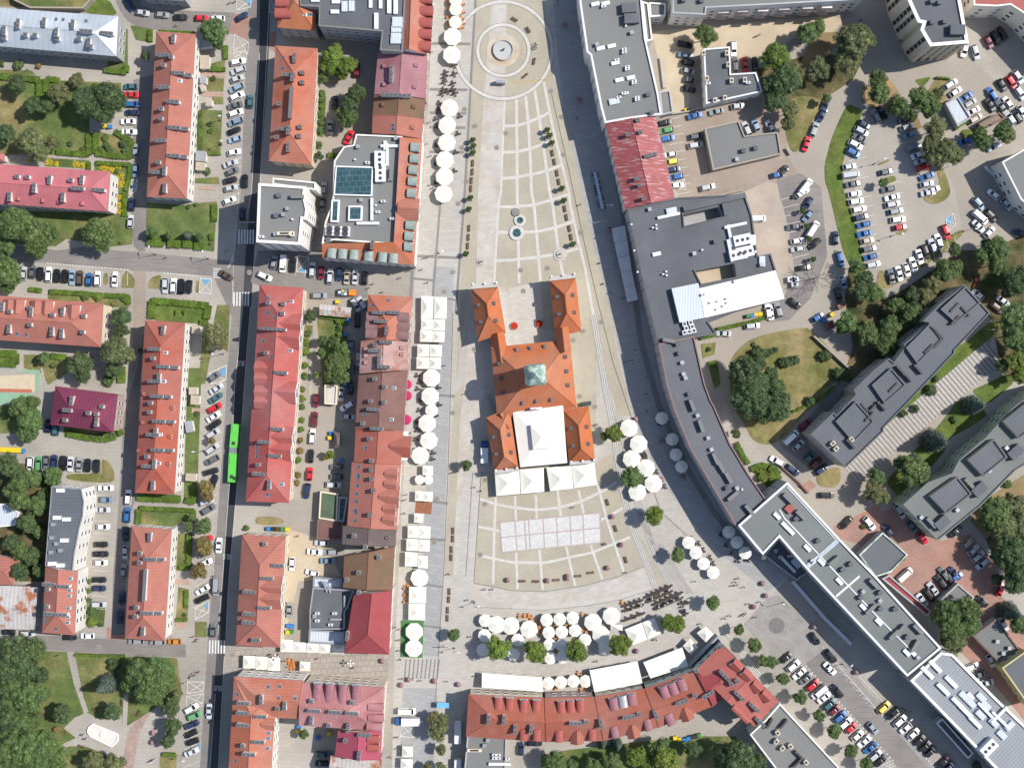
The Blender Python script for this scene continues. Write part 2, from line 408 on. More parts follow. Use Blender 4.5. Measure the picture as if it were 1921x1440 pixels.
# the square
sheet('square_granite', granite, [A('742 -20 1110 -20 1130 160 1165 400 1235 640 1290 800 1400 960 1480 1080 1400 1170 1330 1200 1290 1250 1100 1300 880 1300 830 1460 735 1460 740 1230 752 990 775 560 800 240 815 -20')], .012)
sheet('promenade_setts', granite_b, [A('812 500 852 500 830 1090 792 1090 800 900'), A('792 1090 830 1090 824 1230 790 1230'), A('756 1290 820 1290 812 1460 748 1460'),
    A('1035 -20 1100 -20 1130 200 1165 400 1235 640 1290 800 1390 960 1480 1080 1440 1110 1330 1020 1240 900 1190 790 1150 610 1103 420 1060 240')], .02)
sheet('tan_cobbles', tan, [A('893 -20 1022 -20 1024 52 1035 135 1055 198 1078 292 1090 355 1105 425 1132 535 1150 610 1160 675 1172 720 1187 778 1160 780 1120 640 1116 870 1085 880 1060 640 930 530 880 540 855 720 857 690 872 360 885 160'),
    A('903 885 1118 868 1150 850 1168 945 1212 1058 1160 1080 1090 1098 1020 1108 960 1106 889 1093 893 1040'),
    A('852 740 870 720 852 1080 833 1080'), A('1190 1000 1205 1010 1260 1120 1240 1130')], .025)
sheet('cream_granite_walk', granite2, [A('925 -20 951 -20 947 185 940 360 927 545 889 560 893 540 897 360 908 180'), A('886 600 905 650 912 720 870 880 858 1080 845 1150 850 1080 862 800 871 720 880 600'),
    A('955 540 1013 528 1020 610 1010 640 965 645')], .032)
strips('arc_walk', granite2, [(A('885 1108 960 1122 1020 1127 1100 1115 1180 1092 1215 1075'), 26)], .033)
strips('dark_strips', strip_d, [(A('893 -20 872 360 855 587'), 4.5), (A('826 380 812 555'), 4), (A('862 335 848 335'), .1)] +
    [(A(f'{806 - k * .05} {y} {888 - (y + 20) * .056} {y + 1}'), 5) for k, y in enumerate((82, 168, 212, 239, 285))] +
    [(A('778 480 862 484'), 5), (A('772 522 814 526'), 4), (A('840 560 858 564'), 4), (A('820 741 853 743'), 5), (A('812 940 840 944'), 5), (A('800 1010 836 1013'), 5), (A('800 1096 830 1100'), 4), (A('795 1173 828 1177'), 4),
     (A('774 500 770 560'), 5), (A('1103 -20 1125 130 1152 300 1182 480 1202 640 1236 760 1290 880 1340 960 1395 1030'), 11),
     (A('1098 20 1110 18'), 3), (A('1165 560 1195 555'), 3), (A('1168 680 1190 675'), 3)], .04)
V = [('947 185 942 300 940 360 935 385 927 535', 4), ('969 187 970 300 970 360 971 385 974 532', 5.5), ('986 180 991 230 995 300 997 360 1002 385 1014 527', 5.5),
     ('1003 169 1011 219 1023 300 1031 360 1037 385 1047 467 1056 515', 5.5), ('1020 154 1031 210 1042 262 1052 300 1067 360 1070 385 1087 460 1097 500 1113 590', 5),
     ('944 237 969 236 991 230 1012 221 1031 211', 5.5), ('942 286 971 285 996 279 1019 271 1043 263', 5.5), ('940 335 960 334 1000 327 1027 320 1052 310', 5.5),
     ('937 388 960 388 1001 385 1035 375 1065 365', 5.5), ('933 436 960 436 1006 435 1042 427 1077 415', 5.5), ('930 489 960 488 1010 482 1045 477 1085 466', 5.5),
     ('900 935 930 945 960 951 1005 956 1047 952 1090 940 1132 920 1157 904', 5), ('1124 977 1170 952', 5), ('897 987 940 996', 5),
     ('895 1040 925 1047 960 1054 1022 1055 1110 1036 1182 1007', 5), ('930 932 927 1000 925 1095', 5), ('966 930 968 975', 5), ('968 1036 971 1104', 5), ('1005 928 1007 972', 5),
     ('1012 1030 1018 1105', 5), ('1046 920 1052 968', 5), ('1062 1025 1079 1098', 5), ('1085 918 1095 962', 5), ('1108 1022 1130 1086', 5), ('1120 905 1140 980 1170 1072', 5), ('1190 1105 1215 1180', 3)]
circ = lambda cx, cy, r, n=72, a0=0, a1=360: [(cx + r * math.cos(R(a0 + (a1 - a0) * i / n)), cy - r * math.sin(R(a0 + (a1 - a0) * i / n))) for i in range(n + 1)]
strips('white_granite_bands', band_m, [(A(a), b) for a, b in V], .05)
strips('band_edges', line_d, [(A('850 587 840 900 832 1080 817 1312'), .9), (A('812 555 800 900'), .9), (A('887 885 874 1080'), .8), (A('903 885 889 1093'), .9), (A('1075 180 1067 225 1100 430 1135 600 1165 720 1185 790'), .1)][:4] +
    [(A('1035 178 1065 310 1095 450 1120 560 1150 680 1187 790'), 1.1), (A('1290 1005 1240 960 1228 925'), 1.0), (A('889 1093 960 1107 1020 1109 1090 1099 1160 1081 1212 1060'), 1.0)], .078)
rng = [(circ(944.4, 94.8, 91), 6.5), (circ(944.4, 94.8, 48), 6.5)]
strips('circle_bands', band_m, rng, .084)
strips('circle_joints', line_d, [(circ(944.4, 94.8, r), .7) for r in (94.5, 87.6, 51.4, 44.6)], .092)
sheet('fountain_apron', mat('rust_stained_stone', (.44, .34, .24), .12, .4, col2=(.46, .41, .34), mix_scale=.2), [circ(944.4, 94.8, 31)], .088)
# long shallow steps down the east side of the square
st = []; sl = []
for ln, wd in (('1113 590 1135 720 1150 800 1166 910 1182 980 1222 1080 1230 1104', 13), ('1160 780 1195 940 1222 1020 1247 1080 1274 1124', 12), ('1200 960 1222 1010 1262 1080 1285 1112', 11), ('1240 1020 1275 1080 1296 1112', 9)):
    st.append((A(ln), wd))
    for off in (-.42, -.14, .14, .42): sl.append(([(x + off * wd, y) for x, y in A(ln)], .7))
st.append((A('1226 1100 1160 1120 1100 1130 1020 1140 960 1140'), 9)); sl.append((A('1226 1104 1160 1125 1100 1136 1020 1144 890 1138'), .7))
st.append((A('1355 1188 1385 1215 1440 1290'), 12))
for off in (-4, 0, 4): sl.append(([(x + off, y) for x, y in A('1355 1188 1385 1215 1440 1290')], .8))
strips('terrace_steps', mat('step_stone', (.43, .41, .38), .06, .5), st, .085); strips('terrace_step_joints', line_d, sl, .096)
# outline of the old town hall laid in the paving
mb = MB(); c4 = [P(*q).to_2d() for q in A('938 980 1125 962 1127 1017 942 1035')]
def bil(u, v): return c4[0] * (1 - u) * (1 - v) + c4[1] * u * (1 - v) + c4[2] * u * v + c4[3] * (1 - u) * v
mb.face([(*bil(-.01, 1.03), .085), (*bil(1.01, 1.03), .085), (*bil(1.01, -.03), .085), (*bil(-.01, -.03), .085)], pink_slab)
us = [0, .15, .245, .285, .43, .565, .70, .83, 1]
for i in range(8):
    for a, b in ((0, .49), (.51, 1)):
        mb.face([(*bil(us[i] + .006, b - .01), .097), (*bil(us[i + 1] - .006, b - .01), .097), (*bil(us[i + 1] - .006, a + .01), .097), (*bil(us[i] + .006, a + .01), .097)], slab_m)
o = mb.build('paving_outline'); o['kind'] = 'structure'
sheet('cobble_disc', mat('dark_setts', (.16, .155, .15), .1, 1), [circ(1457, 1173, 15)], .06)
# lawns
LAWN = '''0 147 228 156 226 178 168 215 167 292 0 290|177 245 245 262 250 295 178 292|85 296 167 301 167 317 85 312|177 303 245 305 238 405 222 408 222 330 177 320|388 122 423 112 420 136 385 134|388 145 421 148 419 172 388 172|398 182 419 182 419 196 400 196|375 206 417 208 414 286 372 286|366 335 410 332 412 346 366 344|275 380 345 385 360 382 407 378 402 472 275 455|-20 395 235 400 250 430 248 458 205 463 125 448 105 462 -20 455|228 540 230 518 237 508 248 516 254 528 252 540|90 545 243 552 243 575 190 578 90 570|408 572 432 572 428 660 400 640 402 600|-20 660 33 658 32 685 -20 685|45 665 125 665 125 700 90 722 80 700 45 690|-20 760 35 760 80 790 70 813 -20 812|120 800 225 806 228 818 190 825 120 818|258 950 367 957 366 980 335 982 322 990 262 984|335 1100 355 1105 352 1160 330 1165|330 1000 362 1000 358 1070 330 1070|352 690 378 690 370 940 345 940|380 640 400 640 385 720 372 720|366 1165 388 1166 388 1194 366 1194|162 1130 198 1140 195 1175 162 1170|-20 1216 128 1222 157 1338 140 1345 120 1365 145 1385 120 1398 100 1460 -20 1460|140 1222 235 1230 332 1233 342 1300 335 1322 300 1322 240 1360 232 1352 225 1335 190 1350 163 1335|125 1398 165 1400 200 1415 235 1445 120 1460|300 1420 332 1412 330 1460 300 1460|595 600 635 602 655 640 640 725 605 725 600 650|1312 627 1345 620 1345 632 1312 637|1315 645 1343 642 1340 665 1318 672|1328 680 1345 677 1352 720 1340 730|1015 1415 1070 1405 1250 1385 1300 1380 1380 1380 1460 1460 1015 1460|1652 1060 1690 1040 1700 1050|245 48 285 55 282 80 255 75|0 0 45 0 55 10 40 14 0 12|-20 130 60 133 66 140 -20 138|210 50 240 55 240 135 200 135|570 610 587 610 585 666 568 668'''
sheet('lawn', grass_m, [A(x) for x in LAWN.split('|')], .11, 'stuff')
GREEN = '''278 560 392 568 390 608 278 600|1590 195 1620 207 1612 225 1600 250 1585 290 1580 310 1582 360 1600 402 1612 455 1622 500 1625 520 1606 520 1590 490 1580 465 1567 410 1555 360 1548 340 1547 310 1560 260 1575 225|1408 880 1430 870 1442 868 1464 885 1450 912 1440 915|1822 732 1850 720 1890 700 1905 715 1852 760|1800 745 1855 775 1830 795 1780 822 1770 850 1690 935 1660 905 1700 860 1760 800|1770 655 1800 650 1862 600 1880 610 1780 720 1710 790 1600 885 1578 872 1660 800 1730 728|165 10 175 0 205 0 222 30 160 25|597 168 612 170 608 258 592 255|592 265 605 267 603 282 590 280|1715 150 1748 144 1730 166|1800 245 1830 240 1830 265 1810 270'''
def soft(q, n=2, t=.25):
    for _ in range(n): q = [((1 - u) * q[i][0] + u * q[(i + 1) % len(q)][0], (1 - u) * q[i][1] + u * q[(i + 1) % len(q)][1]) for i in range(len(q)) for u in (t, 1 - t)]
    return q
sheet('green_lawn', grass_g, [soft(A(x), 1, .15) for x in GREEN.split('|')], .125, 'stuff')
DRY = '''193 534 195 512 203 512 203 534|275 540 283 520 305 514 303 543|367 548 369 525 374 528 373 550|125 888 188 888 188 860 205 865 215 885 215 907 125 900|480 967 530 970 535 982 480 985|1368 700 1372 670 1400 640 1440 625 1500 615 1520 615 1590 690 1560 720 1520 762 1470 822 1440 836 1412 826 1400 800 1372 760|1650 505 1660 510 1655 545 1643 530|1658 510 1655 548 1700 522 1760 482 1805 442 1808 430 1798 432 1770 452 1730 482 1700 512 1672 532|1745 165 1757 145 1785 147 1765 165 1778 190 1760 200 1735 182|1645 308 1667 298 1669 303 1648 311|1647 338 1678 328 1682 340 1655 348|1730 372 1740 380 1755 384 1775 375 1784 360 1775 330 1765 308 1756 318 1764 345 1750 362|1677 437 1704 428 1700 436 1690 442|1575 875 1578 900 1565 915 1535 912 1530 890 1560 878|1483 178 1550 185 1520 232 1500 285 1483 285 1470 230|1560 470 1575 470 1575 480'''
sheet('dry_lawn', grass_d, [soft(A(x), 2, .22) for x in DRY.split('|')], .14, 'stuff')
sheet('ochre_soil', dirt_m, [A('1530 62 1578 60 1580 75 1555 100 1520 140 1500 120'), A('1618 165 1670 150 1690 180 1680 205 1640 205 1615 190'), A('1820 975 1850 935 1921 890 1921 950 1850 1010'), A('1700 225 1720 215 1730 240 1715 245')], .13)
sheet('wooded_ground', wood_floor, [A('1420 130 1530 100 1620 110 1600 150 1540 190 1500 195 1440 200'), A('1592 505 1640 530 1660 562 1700 540 1800 470 1850 470 1921 440 1921 720 1880 700 1860 600 1810 534 1760 570 1640 720 1580 715 1600 650 1585 560'),
    A('1850 950 1921 900 1921 1110 1870 1060 1850 1010'), A('-20 860 50 870 95 900 85 1090 -20 1090')], .105)
sheet('kindergarten_courts', play_g, [A('-20 735 62 738 60 758 -20 759'), A('30 692 75 694 73 736 68 736 66 700 30 698')], .12)
sheet('kindergarten_sand', play_y, [A('-20 705 66 702 66 735 -20 733')], .12); sheet('kindergarten_track', play_r, [A('-20 728 60 730 60 736 -20 734')], .135)
strips('park_paths', pav, [(A('130 1222 143 1280 162 1335'), 9), (A('237 1300 234 1358'), 9), (A('173 298 173 320'), 8), (A('173 232 173 300'), 7), (A('100 294 250 302'), 7), (A('38 655 38 700'), 10), (A('78 690 85 722'), 4), (A('120 1398 150 1385'), 9), (A('585 625 582 740'), 8)], .15)
strips('entrance_paths', mat('rosy_paver', (.36, .25, .20), .1), [(A('378 140 424 141'), 8), (A('378 176 420 178'), 9), (A('360 770 385 770'), 9), (A('372 352 405 354'), 6), (A('330 1170 350 1172'), 12), (A('330 1090 355 1092'), 9)], .155)
# striped stairs path
mb = MB(); a, b, c, d = (P(*q) for q in A('1850 640 1882 678 1610 905 1578 868'))
mb.face([d, c, b, a], granite); mb.v = [(x, y, .13) for x, y, z in mb.v]
for i in range(46):
    t = i / 46 + .003; u = t + .0085
    p0 = a.lerp(d, t); p1 = b.lerp(c, t); p2 = b.lerp(c, u); p3 = a.lerp(d, u)
    mb.face([(p.x, p.y, .142) for p in (p0, p3, p2, p1)], strip_d)
o = mb.build('stepped_path'); o['kind'] = 'structure'
# pavement slabs in the lower plaza, dark stripes of the crossing
strips('stone_crossing', strip_d, [(A(f'{762 + i * 7.8} 1236 {759 + i * 7.6} 1272'), 2.4) for i in range(9)], .05)
sheet('plaza_slabs', mat('grid_slabs', (.33, .29, .25), .08, .3, brick=(1.7, 1.7, -3, .72, .05)), [A('430 1215 730 1228 728 1275 434 1262')], .05)
# ------------------------------------------------------------------ road markings
def quadm(mb, c, w_, l, ang, m, z): mb.box((c[0], c[1], z), (w_, l, .004), m, ang)
mk = []
def zebra(a, b, n, wd, horiz=True):
    for i in range(n):
        t = (i + .5) / n; p = (a[0] + (b[0] - a[0]) * t, a[1] + (b[1] - a[1]) * t); mk.append(p + (wd,))
lines = []
for x0, x1, y0, y1, n in ((446, 478, 431, 458, 6), (437, 469, 548, 574, 6), (391, 424, 1200, 1225, 6)):
    for i in range(n):
        x = x0 + (x1 - x0) * (i + .5) / n; lines.append((A(f'{x} {y0} {x - .5} {y1}'), 3))
for i in range(5): lines.append((A(f'400 {504 + i * 4} 415 {505 + i * 4}'), 1.8))
for i in range(7): lines.append((A(f'448 {418} 1 1')[:0] or A(f'{449 + i * 4.5} 417 {451.5 + i * 4.5} 417.2'), 2.5))
lines += [(A('487 100 486 120 472 360 462 410'), .9), (A('506 -10 500 120 487 360 484 410'), .8), (A('456 575 441 720 431 900 418 1080 409 1190'), .8), (A('470 575 459 720 446 900 430 1080 424 1195'), .9),
          (A('404 1300 394 1440'), .9), (A('421 1230 410 1440'), .9), (A('448 360 440 470'), .8), (A('425 720 400 1080'), .7)]
for i in range(26): lines.append((A(f'{88 + i * 6} {493.5 + i * .5} {91.5 + i * 6} {493.8 + i * .5}'), 1.8))
for i in range(11): lines.append((A(f'{307 + i * 6} {512.5 + i * .5} {310.5 + i * 6} {512.8 + i * .5}'), 1.8))
for i in range(12): lines.append((A(f'437 {520 + i * 4.2} 437 {522 + i * 4.2}'), 2.4))
for i in range(30): lines.append((A(f'{1511 + i * 5.6} {1247 + i * 6.1} {1513.6 + i * 5.6} {1249.8 + i * 6.1}'), 1.8))
for i in range(22): lines.append((A(f'{1690 + i * 4.6} {1372 + i * 4.9} {1692 + i * 4.6} {1374.2 + i * 4.9}'), 1.6))
# angled bay lines beside the bus street
def bays(x0, y0, x1, y1, n, dx, dy, wd=.75):
    for i in range(n):
        t = i / (n - 1); x = x0 + (x1 - x0) * t; y = y0 + (y1 - y0) * t; lines.append(([(x, y), (x + dx, y + dy)], wd))
bays(434, 125, 420, 372, 16, 30, -10); bays(390, 730, 374, 975, 16, 33, -18); bays(350, 1335, 342, 1440, 7, 32, -14); bays(366, 1080, 362, 1140, 4, 30, -16)
bays(84, 500, 240, 512, 11, -1, 24); bays(303, 520, 378, 525, 6, -1, 24); bays(52, 852, 190, 860, 10, 0, 28)
bays(1592, 302, 1622, 500, 12, 32, -7); bays(1658, 325, 1675, 430, 6, 30, -6); bays(1725, 345, 1715, 300, 4, 30, -8); bays(1662, 512, 1790, 445, 10, 8, 24)
bays(1465, 375, 1490, 500, 9, 30, -8); bays(1460, 1240, 1640, 1430, 19, 14, -16, .6); bays(1650, 1330, 1760, 1440, 11, 14, -16, .6); bays(1250, 225, 1268, 365, 10, 28, -5); bays(505, 484, 695, 510, 12, -2, 26)
bays(178, 905, 172, 1140, 11, 28, 2, .6)
def hatch(q, n=3):
    q = A(q)
    for i in range(4): lines.append(([q[i], q[(i + 1) % 4]], 1.1))
    lines.append(([q[0], q[2]], 1)); lines.append(([q[1], q[3]], 1))
for q in ('444 0 472 0 470 14 444 20', '440 65 466 80 465 102 438 96', '438 100 462 96 463 112 440 108', '376 522 397 524 396 551 374 549', '366 1140 392 1128 391 1148 366 1162',
          '558 481 580 482 577 512 557 510', '352 1278 383 1278 381 1295 352 1300', '350 1305 382 1300 380 1318 350 1326', '506 0 522 0 521 24 506 24', '1269 340 1284 336 1287 356 1269 354',
          '1774 412 1788 400 1792 422 1778 434', '753 1358 778 1360 776 1382 751 1380', '392 700 425 685 424 712 396 720', '243 340 258 336 256 358 243 366'): hatch(q)
for i in range(8): lines.append((A(f'{1543 + i * 12.5} {1220 + i * 14.5} {1556 + i * 12.5} {1226 + i * 14.5} {1549 + i * 12.5} {1232 + i * 14.5}'), .9))
lines += [(A('1542 1212 1655 1342'), 1), (A('1558 1212 1656 1316'), 1), (A('1655 1342 1672 1350'), 1)]
for i in range(7): lines.append((A(f'{1648 + i * 6} {1433 + i * 2} {1668 + i * 4} {1420 + i * 5}'), 1.2))
for i in range(6): lines.append((A(f'{427 + i * 2} {503 - i * 5} {438} {490 - i * 3}'), 1.2))
strips('road_markings', paint_w, lines, .165)
sheet('blue_bay_signs', paint_b, [A('377 522 397 524 387 535'), A('414 693 425 686 424 702 414 706'), A('560 510 577 511 569 500'), A('458 0 471 0 470 10'), A('384 1134 391 1128 391 1140 386 1141'), A('1775 412 1787 402 1783 420 1774 420'), A('367 1400 376 1393 376 1405'), A('246 350 256 345 256 358'), A('1488 1232 1500 1240 1494 1245')], .17)
def word(txt, px, py, size, rz, m, name, z=.18, stretch=1.0):
    cu = bpy.data.curves.new(name, 'FONT'); cu.body = txt; cu.size = size; cu.align_x = 'CENTER'; cu.align_y = 'CENTER'; cu.extrude = .002
    t = bpy.data.objects.new(name, cu); COL.objects.link(t); bpy.context.view_layer.update()
    me = bpy.data.meshes.new_from_object(t.evaluated_get(bpy.context.evaluated_depsgraph_get())); bpy.data.objects.remove(t)
    me.materials.clear(); me.materials.append(m)
    o = bpy.data.objects.new(name, me); COL.objects.link(o); p = P(px, py); o.location = (p.x, p.y, z); o.rotation_euler = (0, 0, rz); o.scale = (1, stretch, 1)
    return o
for x, y in ((451.5, 681), (425.5, 1043), (409, 1289.5)):
    word('BUS', x, y, 1.35, R(180 - 3), paint_w, 'road_marking_word', stretch=1.7)['kind'] = 'structure'
# ------------------------------------------------------------------ buildings
def roofmat(name, col, seam=None, var=.08, **k): return mat(name, col, var, .35, .8, seam=seam, **k)
RED = roofmat('red_roof_tiles', (0.345, 0.135, 0.103), (.75, 90, .16), col2=(.35, .135, .10), mix_scale=.05)
REDD = roofmat('deep_red_roof_tiles', (0.313, 0.119, 0.095), (.75, 90, .16), col2=(.33, .085, .055), mix_scale=.05)
ORANGE = roofmat('orange_roof_tiles', (0.392, 0.164, 0.095), (.7, 5, .18), col2=(.43, .13, .05), mix_scale=.06)
ORANGE2 = roofmat('terracotta_roof_tiles', (0.384, 0.169, 0.122), (.75, 88, .14), col2=(.39, .12, .07), mix_scale=.07)
TERR = roofmat('red_brown_roof', (0.308, 0.123, 0.091), (.8, 5, .14), col2=(.32, .095, .06), mix_scale=.07)
PINKR = roofmat('pink_metal_roof', (0.402, 0.131, 0.148), (1.0, 3, .1), col2=(.44, .14, .15), mix_scale=.06)
PINKG = roofmat('pale_pink_metal_roof', (.40, .20, .20), (.8, 3, .16), col2=(.34, .14, .14), mix_scale=.09)
LILAC = roofmat('lilac_metal_roof', (.32, .16, .18), (.8, 92, .12), col2=(.28, .12, .13), mix_scale=.08)
PURP = roofmat('purple_metal_roof', (.17, .035, .07), (.9, 8, .3))
BROWN = roofmat('brown_roof', (.16, .085, .072), (.8, 5, .12), col2=(.19, .10, .085), mix_scale=.07)
MOSS = roofmat('mossy_brown_roof', (.18, .095, .06), (.7, 92, .15), col2=(.155, .105, .062), mix_scale=.2)
GBROWN = roofmat('grey_brown_roof', (.145, .115, .11), (.8, 90, .12), col2=(.12, .09, .085), mix_scale=.1)
CRIM = roofmat('crimson_metal_roof', (0.276, 0.057, 0.061), (.9, 5, .08))
ROSE = roofmat('rosy_red_roof', (0.365, 0.141, 0.129), (.75, 90, .15), col2=(.37, .09, .08), mix_scale=.06)
RUSTY = mat('rusty_pale_metal', (.44, .42, .41), .1, .4, .6, col2=(.34, .13, .06), mix_scale=.22, contrast=(.5, .6), seam=(1.2, 2, .2))
RUSTP = mat('rusty_pink_metal', (.36, .22, .20), .1, .4, .6, col2=(.27, .11, .07), mix_scale=.16, contrast=(.45, .6), seam=(.8, 92, .15))
WEATH = mat('weathered_red_metal', (.30, .075, .078), .1, .3, .6, seam=(.9, 98, .14), streak=(8, (.45, .30, .30), .7), col2=(.26, .07, .068), mix_scale=.1)
SILV = mat('silver_metal_roof', (.42, .46, .51), .08, .15, .45, spec=.5, seam=(1.6, 4, .1), col2=(.36, .40, .44), mix_scale=.06)
FGREY = mat('grey_roofing_felt', (.195, .195, .185), .07, .12, seam=(1.0, 20, .06), col2=(.17, .172, .17), mix_scale=.06)
FDARK = mat('dark_roofing_felt', (.105, .11, .12), .08, .12, seam=(1.0, 78, .08), col2=(.12, .125, .135), mix_scale=.06)
FBLUE = mat('slate_roofing_felt', (.115, .122, .135), .07, .12, seam=(1.0, -40, .09), col2=(.13, .135, .145), mix_scale=.05)
FGRN = mat('greenish_roofing_felt', (.165, .178, .17), .08, .1, seam=(1.0, 42, .08), col2=(.17, .175, .17), mix_scale=.08)
FCURV = mat('charcoal_metal_roof', (.16, .172, .18), .1, .15, .35, .3, seam=(1.0, 90, .14), spec=.6)
SEAMG = mat('grey_seamed_metal', (.25, .265, .285), .06, .15, .5, seam=(.9, 44, .22))
WHITER = mat('bright_white_roof', (.74, .75, .76), .02, .2, .7, seam=(1.1, 92, .05))
ICE = mat('pale_ridged_roof', (.52, .56, .61), .03, .2, .6, seam=(.8, 2, .2))
SKYL = mat('roof_window_glass', (.07, .11, .15), .1, rough=.15, spec=.6)
GREENR = mat('green_felt', (.085, .12, .075), .15, .4)
CAPM = mat('chimney_cap_grey', (.13, .13, .14), .05)
DORM_D = mat('dark_metal_dormer', (.10, .095, .10), .1, 1, .5)
DORM_C = mat('patina_dormer', (.25, .30, .27), .15, 1, .6)
DORM_P = mat('plum_metal_dormer', (.27, .12, .14), .12, .6, .6)
DORM_R = mat('red_metal_dormer', (.32, .085, .07), .08, .8, .6)
DORM_B = mat('brown_metal_dormer', (.21, .12, .115), .1, .8, .6)
def ccw(q):
    a = sum(q[i][0] * q[(i + 1) % len(q)][1] - q[(i + 1) % len(q)][0] * q[i][1] for i in range(len(q)))
    return q if a > 0 else q[::-1]
def inset(q, d):
    q = ccw([Vector((p[0], p[1])) for p in q]); n = len(q); out = []
    for i in range(n):
        a, b, c = q[i - 1], q[i], q[(i + 1) % n]
        e1 = (b - a).normalized(); e2 = (c - b).normalized(); n1 = Vector((-e1.y, e1.x)); n2 = Vector((-e2.y, e2.x))
        m = (n1 + n2); L = m.length
        if L < .1: out.append(b + n1 * d)
        else:
            m /= L; out.append(b + m * min(d / max(m.dot(n1), .35), abs(d) * 2.5) if d > 0 else b + m * max(d / max(m.dot(n1), .35), -abs(d) * 2.5))
    return out
WIN = {}
def winmesh(w_, h_, dark=False):
    k = (w_, h_, dark)
    if k not in WIN:
        mb = MB(); mb.box((0, .03, 0), (w_, .10, h_), frame_m if not dark else metal_d); mb.box((-w_ * .23, .07, 0), (w_ * .4, .05, h_ * .84), glass_m); mb.box((w_ * .23, .07, 0), (w_ * .4, .05, h_ * .84), glass_m)
        WIN[k] = mb.mesh('window')
    return WIN[k]
def windows(rt, q, h, z0=.9, fh=3.1, step=2.8, ww=1.25, wh=1.55, limit=96, dark=False, allw=False):
    q = ccw([Vector((p[0], p[1])) for p in q]); n = len(q); edges = []
    for i in range(n):
        a, b = q[i], q[(i + 1) % n]; e = b - a; L = e.length
        if L < 2.6: continue
        e.normalize(); nn = Vector((e.y, -e.x)); m = (a + b) / 2
        vis = -(m.dot(nn))
        if vis < 6 and not allw: continue
        if abs(m.x) > 165 or abs(m.y) > 130: pass
        edges.append((vis / max(1, m.length), a, e, L, nn))
    edges.sort(key=lambda t: -t[0]); cnt = 0
    ns = max(1, int((h - .7) / fh))
    for _, a, e, L, nn in edges:
        k = max(1, int((L - 1.2) / step)); off = (L - (k - 1) * step) / 2
        for s in range(ns):
            for i in range(k):
                if cnt >= limit: return
                p = a + e * (off + i * step)
                if abs(p.x) > 156 or abs(p.y) > 118: continue
                z = z0 + s * fh + wh / 2 + .1
                if z + wh / 2 > h - .15: continue
                link('window', winmesh(ww, wh, dark), rt, (p.x - rt.location.x, p.y - rt.location.y, z), math.atan2(e.y, e.x) + math.pi); cnt += 1
def doors(rt, q, m=None):
    pass
class Hip:
    """hipped or gabled roof over four eaves corners"""
    def __init__(s, quad_px, h, rise, ins=(5, 5), over=.45, axis=None):
        s.h = h; s.rise = rise
        q = [P(x, y, h).to_2d() for x, y in quad_px]; s.q = q
        l1 = (q[1] - q[0]).length + (q[2] - q[3]).length; l2 = (q[2] - q[1]).length + (q[3] - q[0]).length
        if (l1 >= l2 and axis is None) or axis == 'h': A0, B0, B1, A1 = q[0], q[1], q[2], q[3]     # long edges top and bottom; ends at left and right
        else: A0, B0, B1, A1 = q[1], q[2], q[3], q[0]
        s.A = (A0, A1); s.B = (B0, B1)      # end A between A0-A1, end B between B0-B1
        m0 = (A0 + A1) / 2; m1 = (B0 + B1) / 2; s.ax = (m1 - m0).normalized(); s.L = (m1 - m0).length
        s.hw = ((A1 - A0).length + (B1 - B0).length) / 4; s.ins = ins; s.m0 = m0; s.m1 = m1
        s.r0 = m0 + s.ax * ins[0]; s.r1 = m1 - s.ax * ins[1]; s.ang = math.atan2(s.ax.y, s.ax.x)
    def z(s, p):
        p = Vector((p[0], p[1])); best = 9e9; nrm = None
        for a, b, w_ in ((s.A[0], s.B[0], s.hw), (s.B[1], s.A[1], s.hw), (s.A[1], s.A[0], s.ins[0]), (s.B[0], s.B[1], s.ins[1])):
            if w_ < .05: continue
            e = (b - a).normalized(); c = (s.m0 + s.m1) / 2; nn = Vector((-e.y, e.x))
            if nn.dot(c - a) < 0: nn = -nn
            d = nn.dot(p - a) / w_
            if d < best: best = d; nrm = -nn
        return s.h + s.rise * max(0, min(1, best)), nrm
    def locate(s, px, py, up=0.0):
        z = s.h + s.rise * .5
        for _ in range(4):
            p = P(px, py, z + up); z, n = s.z(p)
        return Vector((p.x, p.y, z)), n
    def mesh(s, mb, m, wm, th=.28):
        h = s.h; A0, A1 = s.A; B0, B1 = s.B; r0 = (*s.r0, h + s.rise); r1 = (*s.r1, h + s.rise)
        v = lambda p, z=h: (p.x, p.y, z)
        def up(vs, mm):
            a, b, c = (Vector(vs[i]) for i in range(3))
            n = (b - a).cross(c - a)
            mb.face(vs if n.z > 0 else vs[::-1], mm)
        up([v(A0), v(B0), r1, r0], m); up([v(B1), v(A1), r0, r1], m)
        c = (s.m0 + s.m1) / 2
        for (a, b), r, i in (((A0, A1), r0, s.ins[0]), ((B0, B1), r1, s.ins[1])):
            if i > .05: up([v(a), v(b), r], m)
            else: mb.face([v(a), v(b), r], wm)
        loop = ccw([A0, B0, B1, A1])
        for i in range(4):
            a, b = loop[i], loop[(i + 1) % 4]; mb.face([v(a, h - th), v(b, h - th), v(b), v(a)], CAPM)
        mb.cap(loop, h - th, wm, flip=True)
        rt_ = CAPM
        # ridge and hip caps
        for a, b in ((r0, r1), (v(A0), r0), (v(A1), r0), (v(B0), r1), (v(B1), r1)):
            if (Vector(a) - Vector(b)).length > 1: mb.tube(Vector(a) + Vector((0, 0, .03)), Vector(b) + Vector((0, 0, .03)), .12, m, 5)
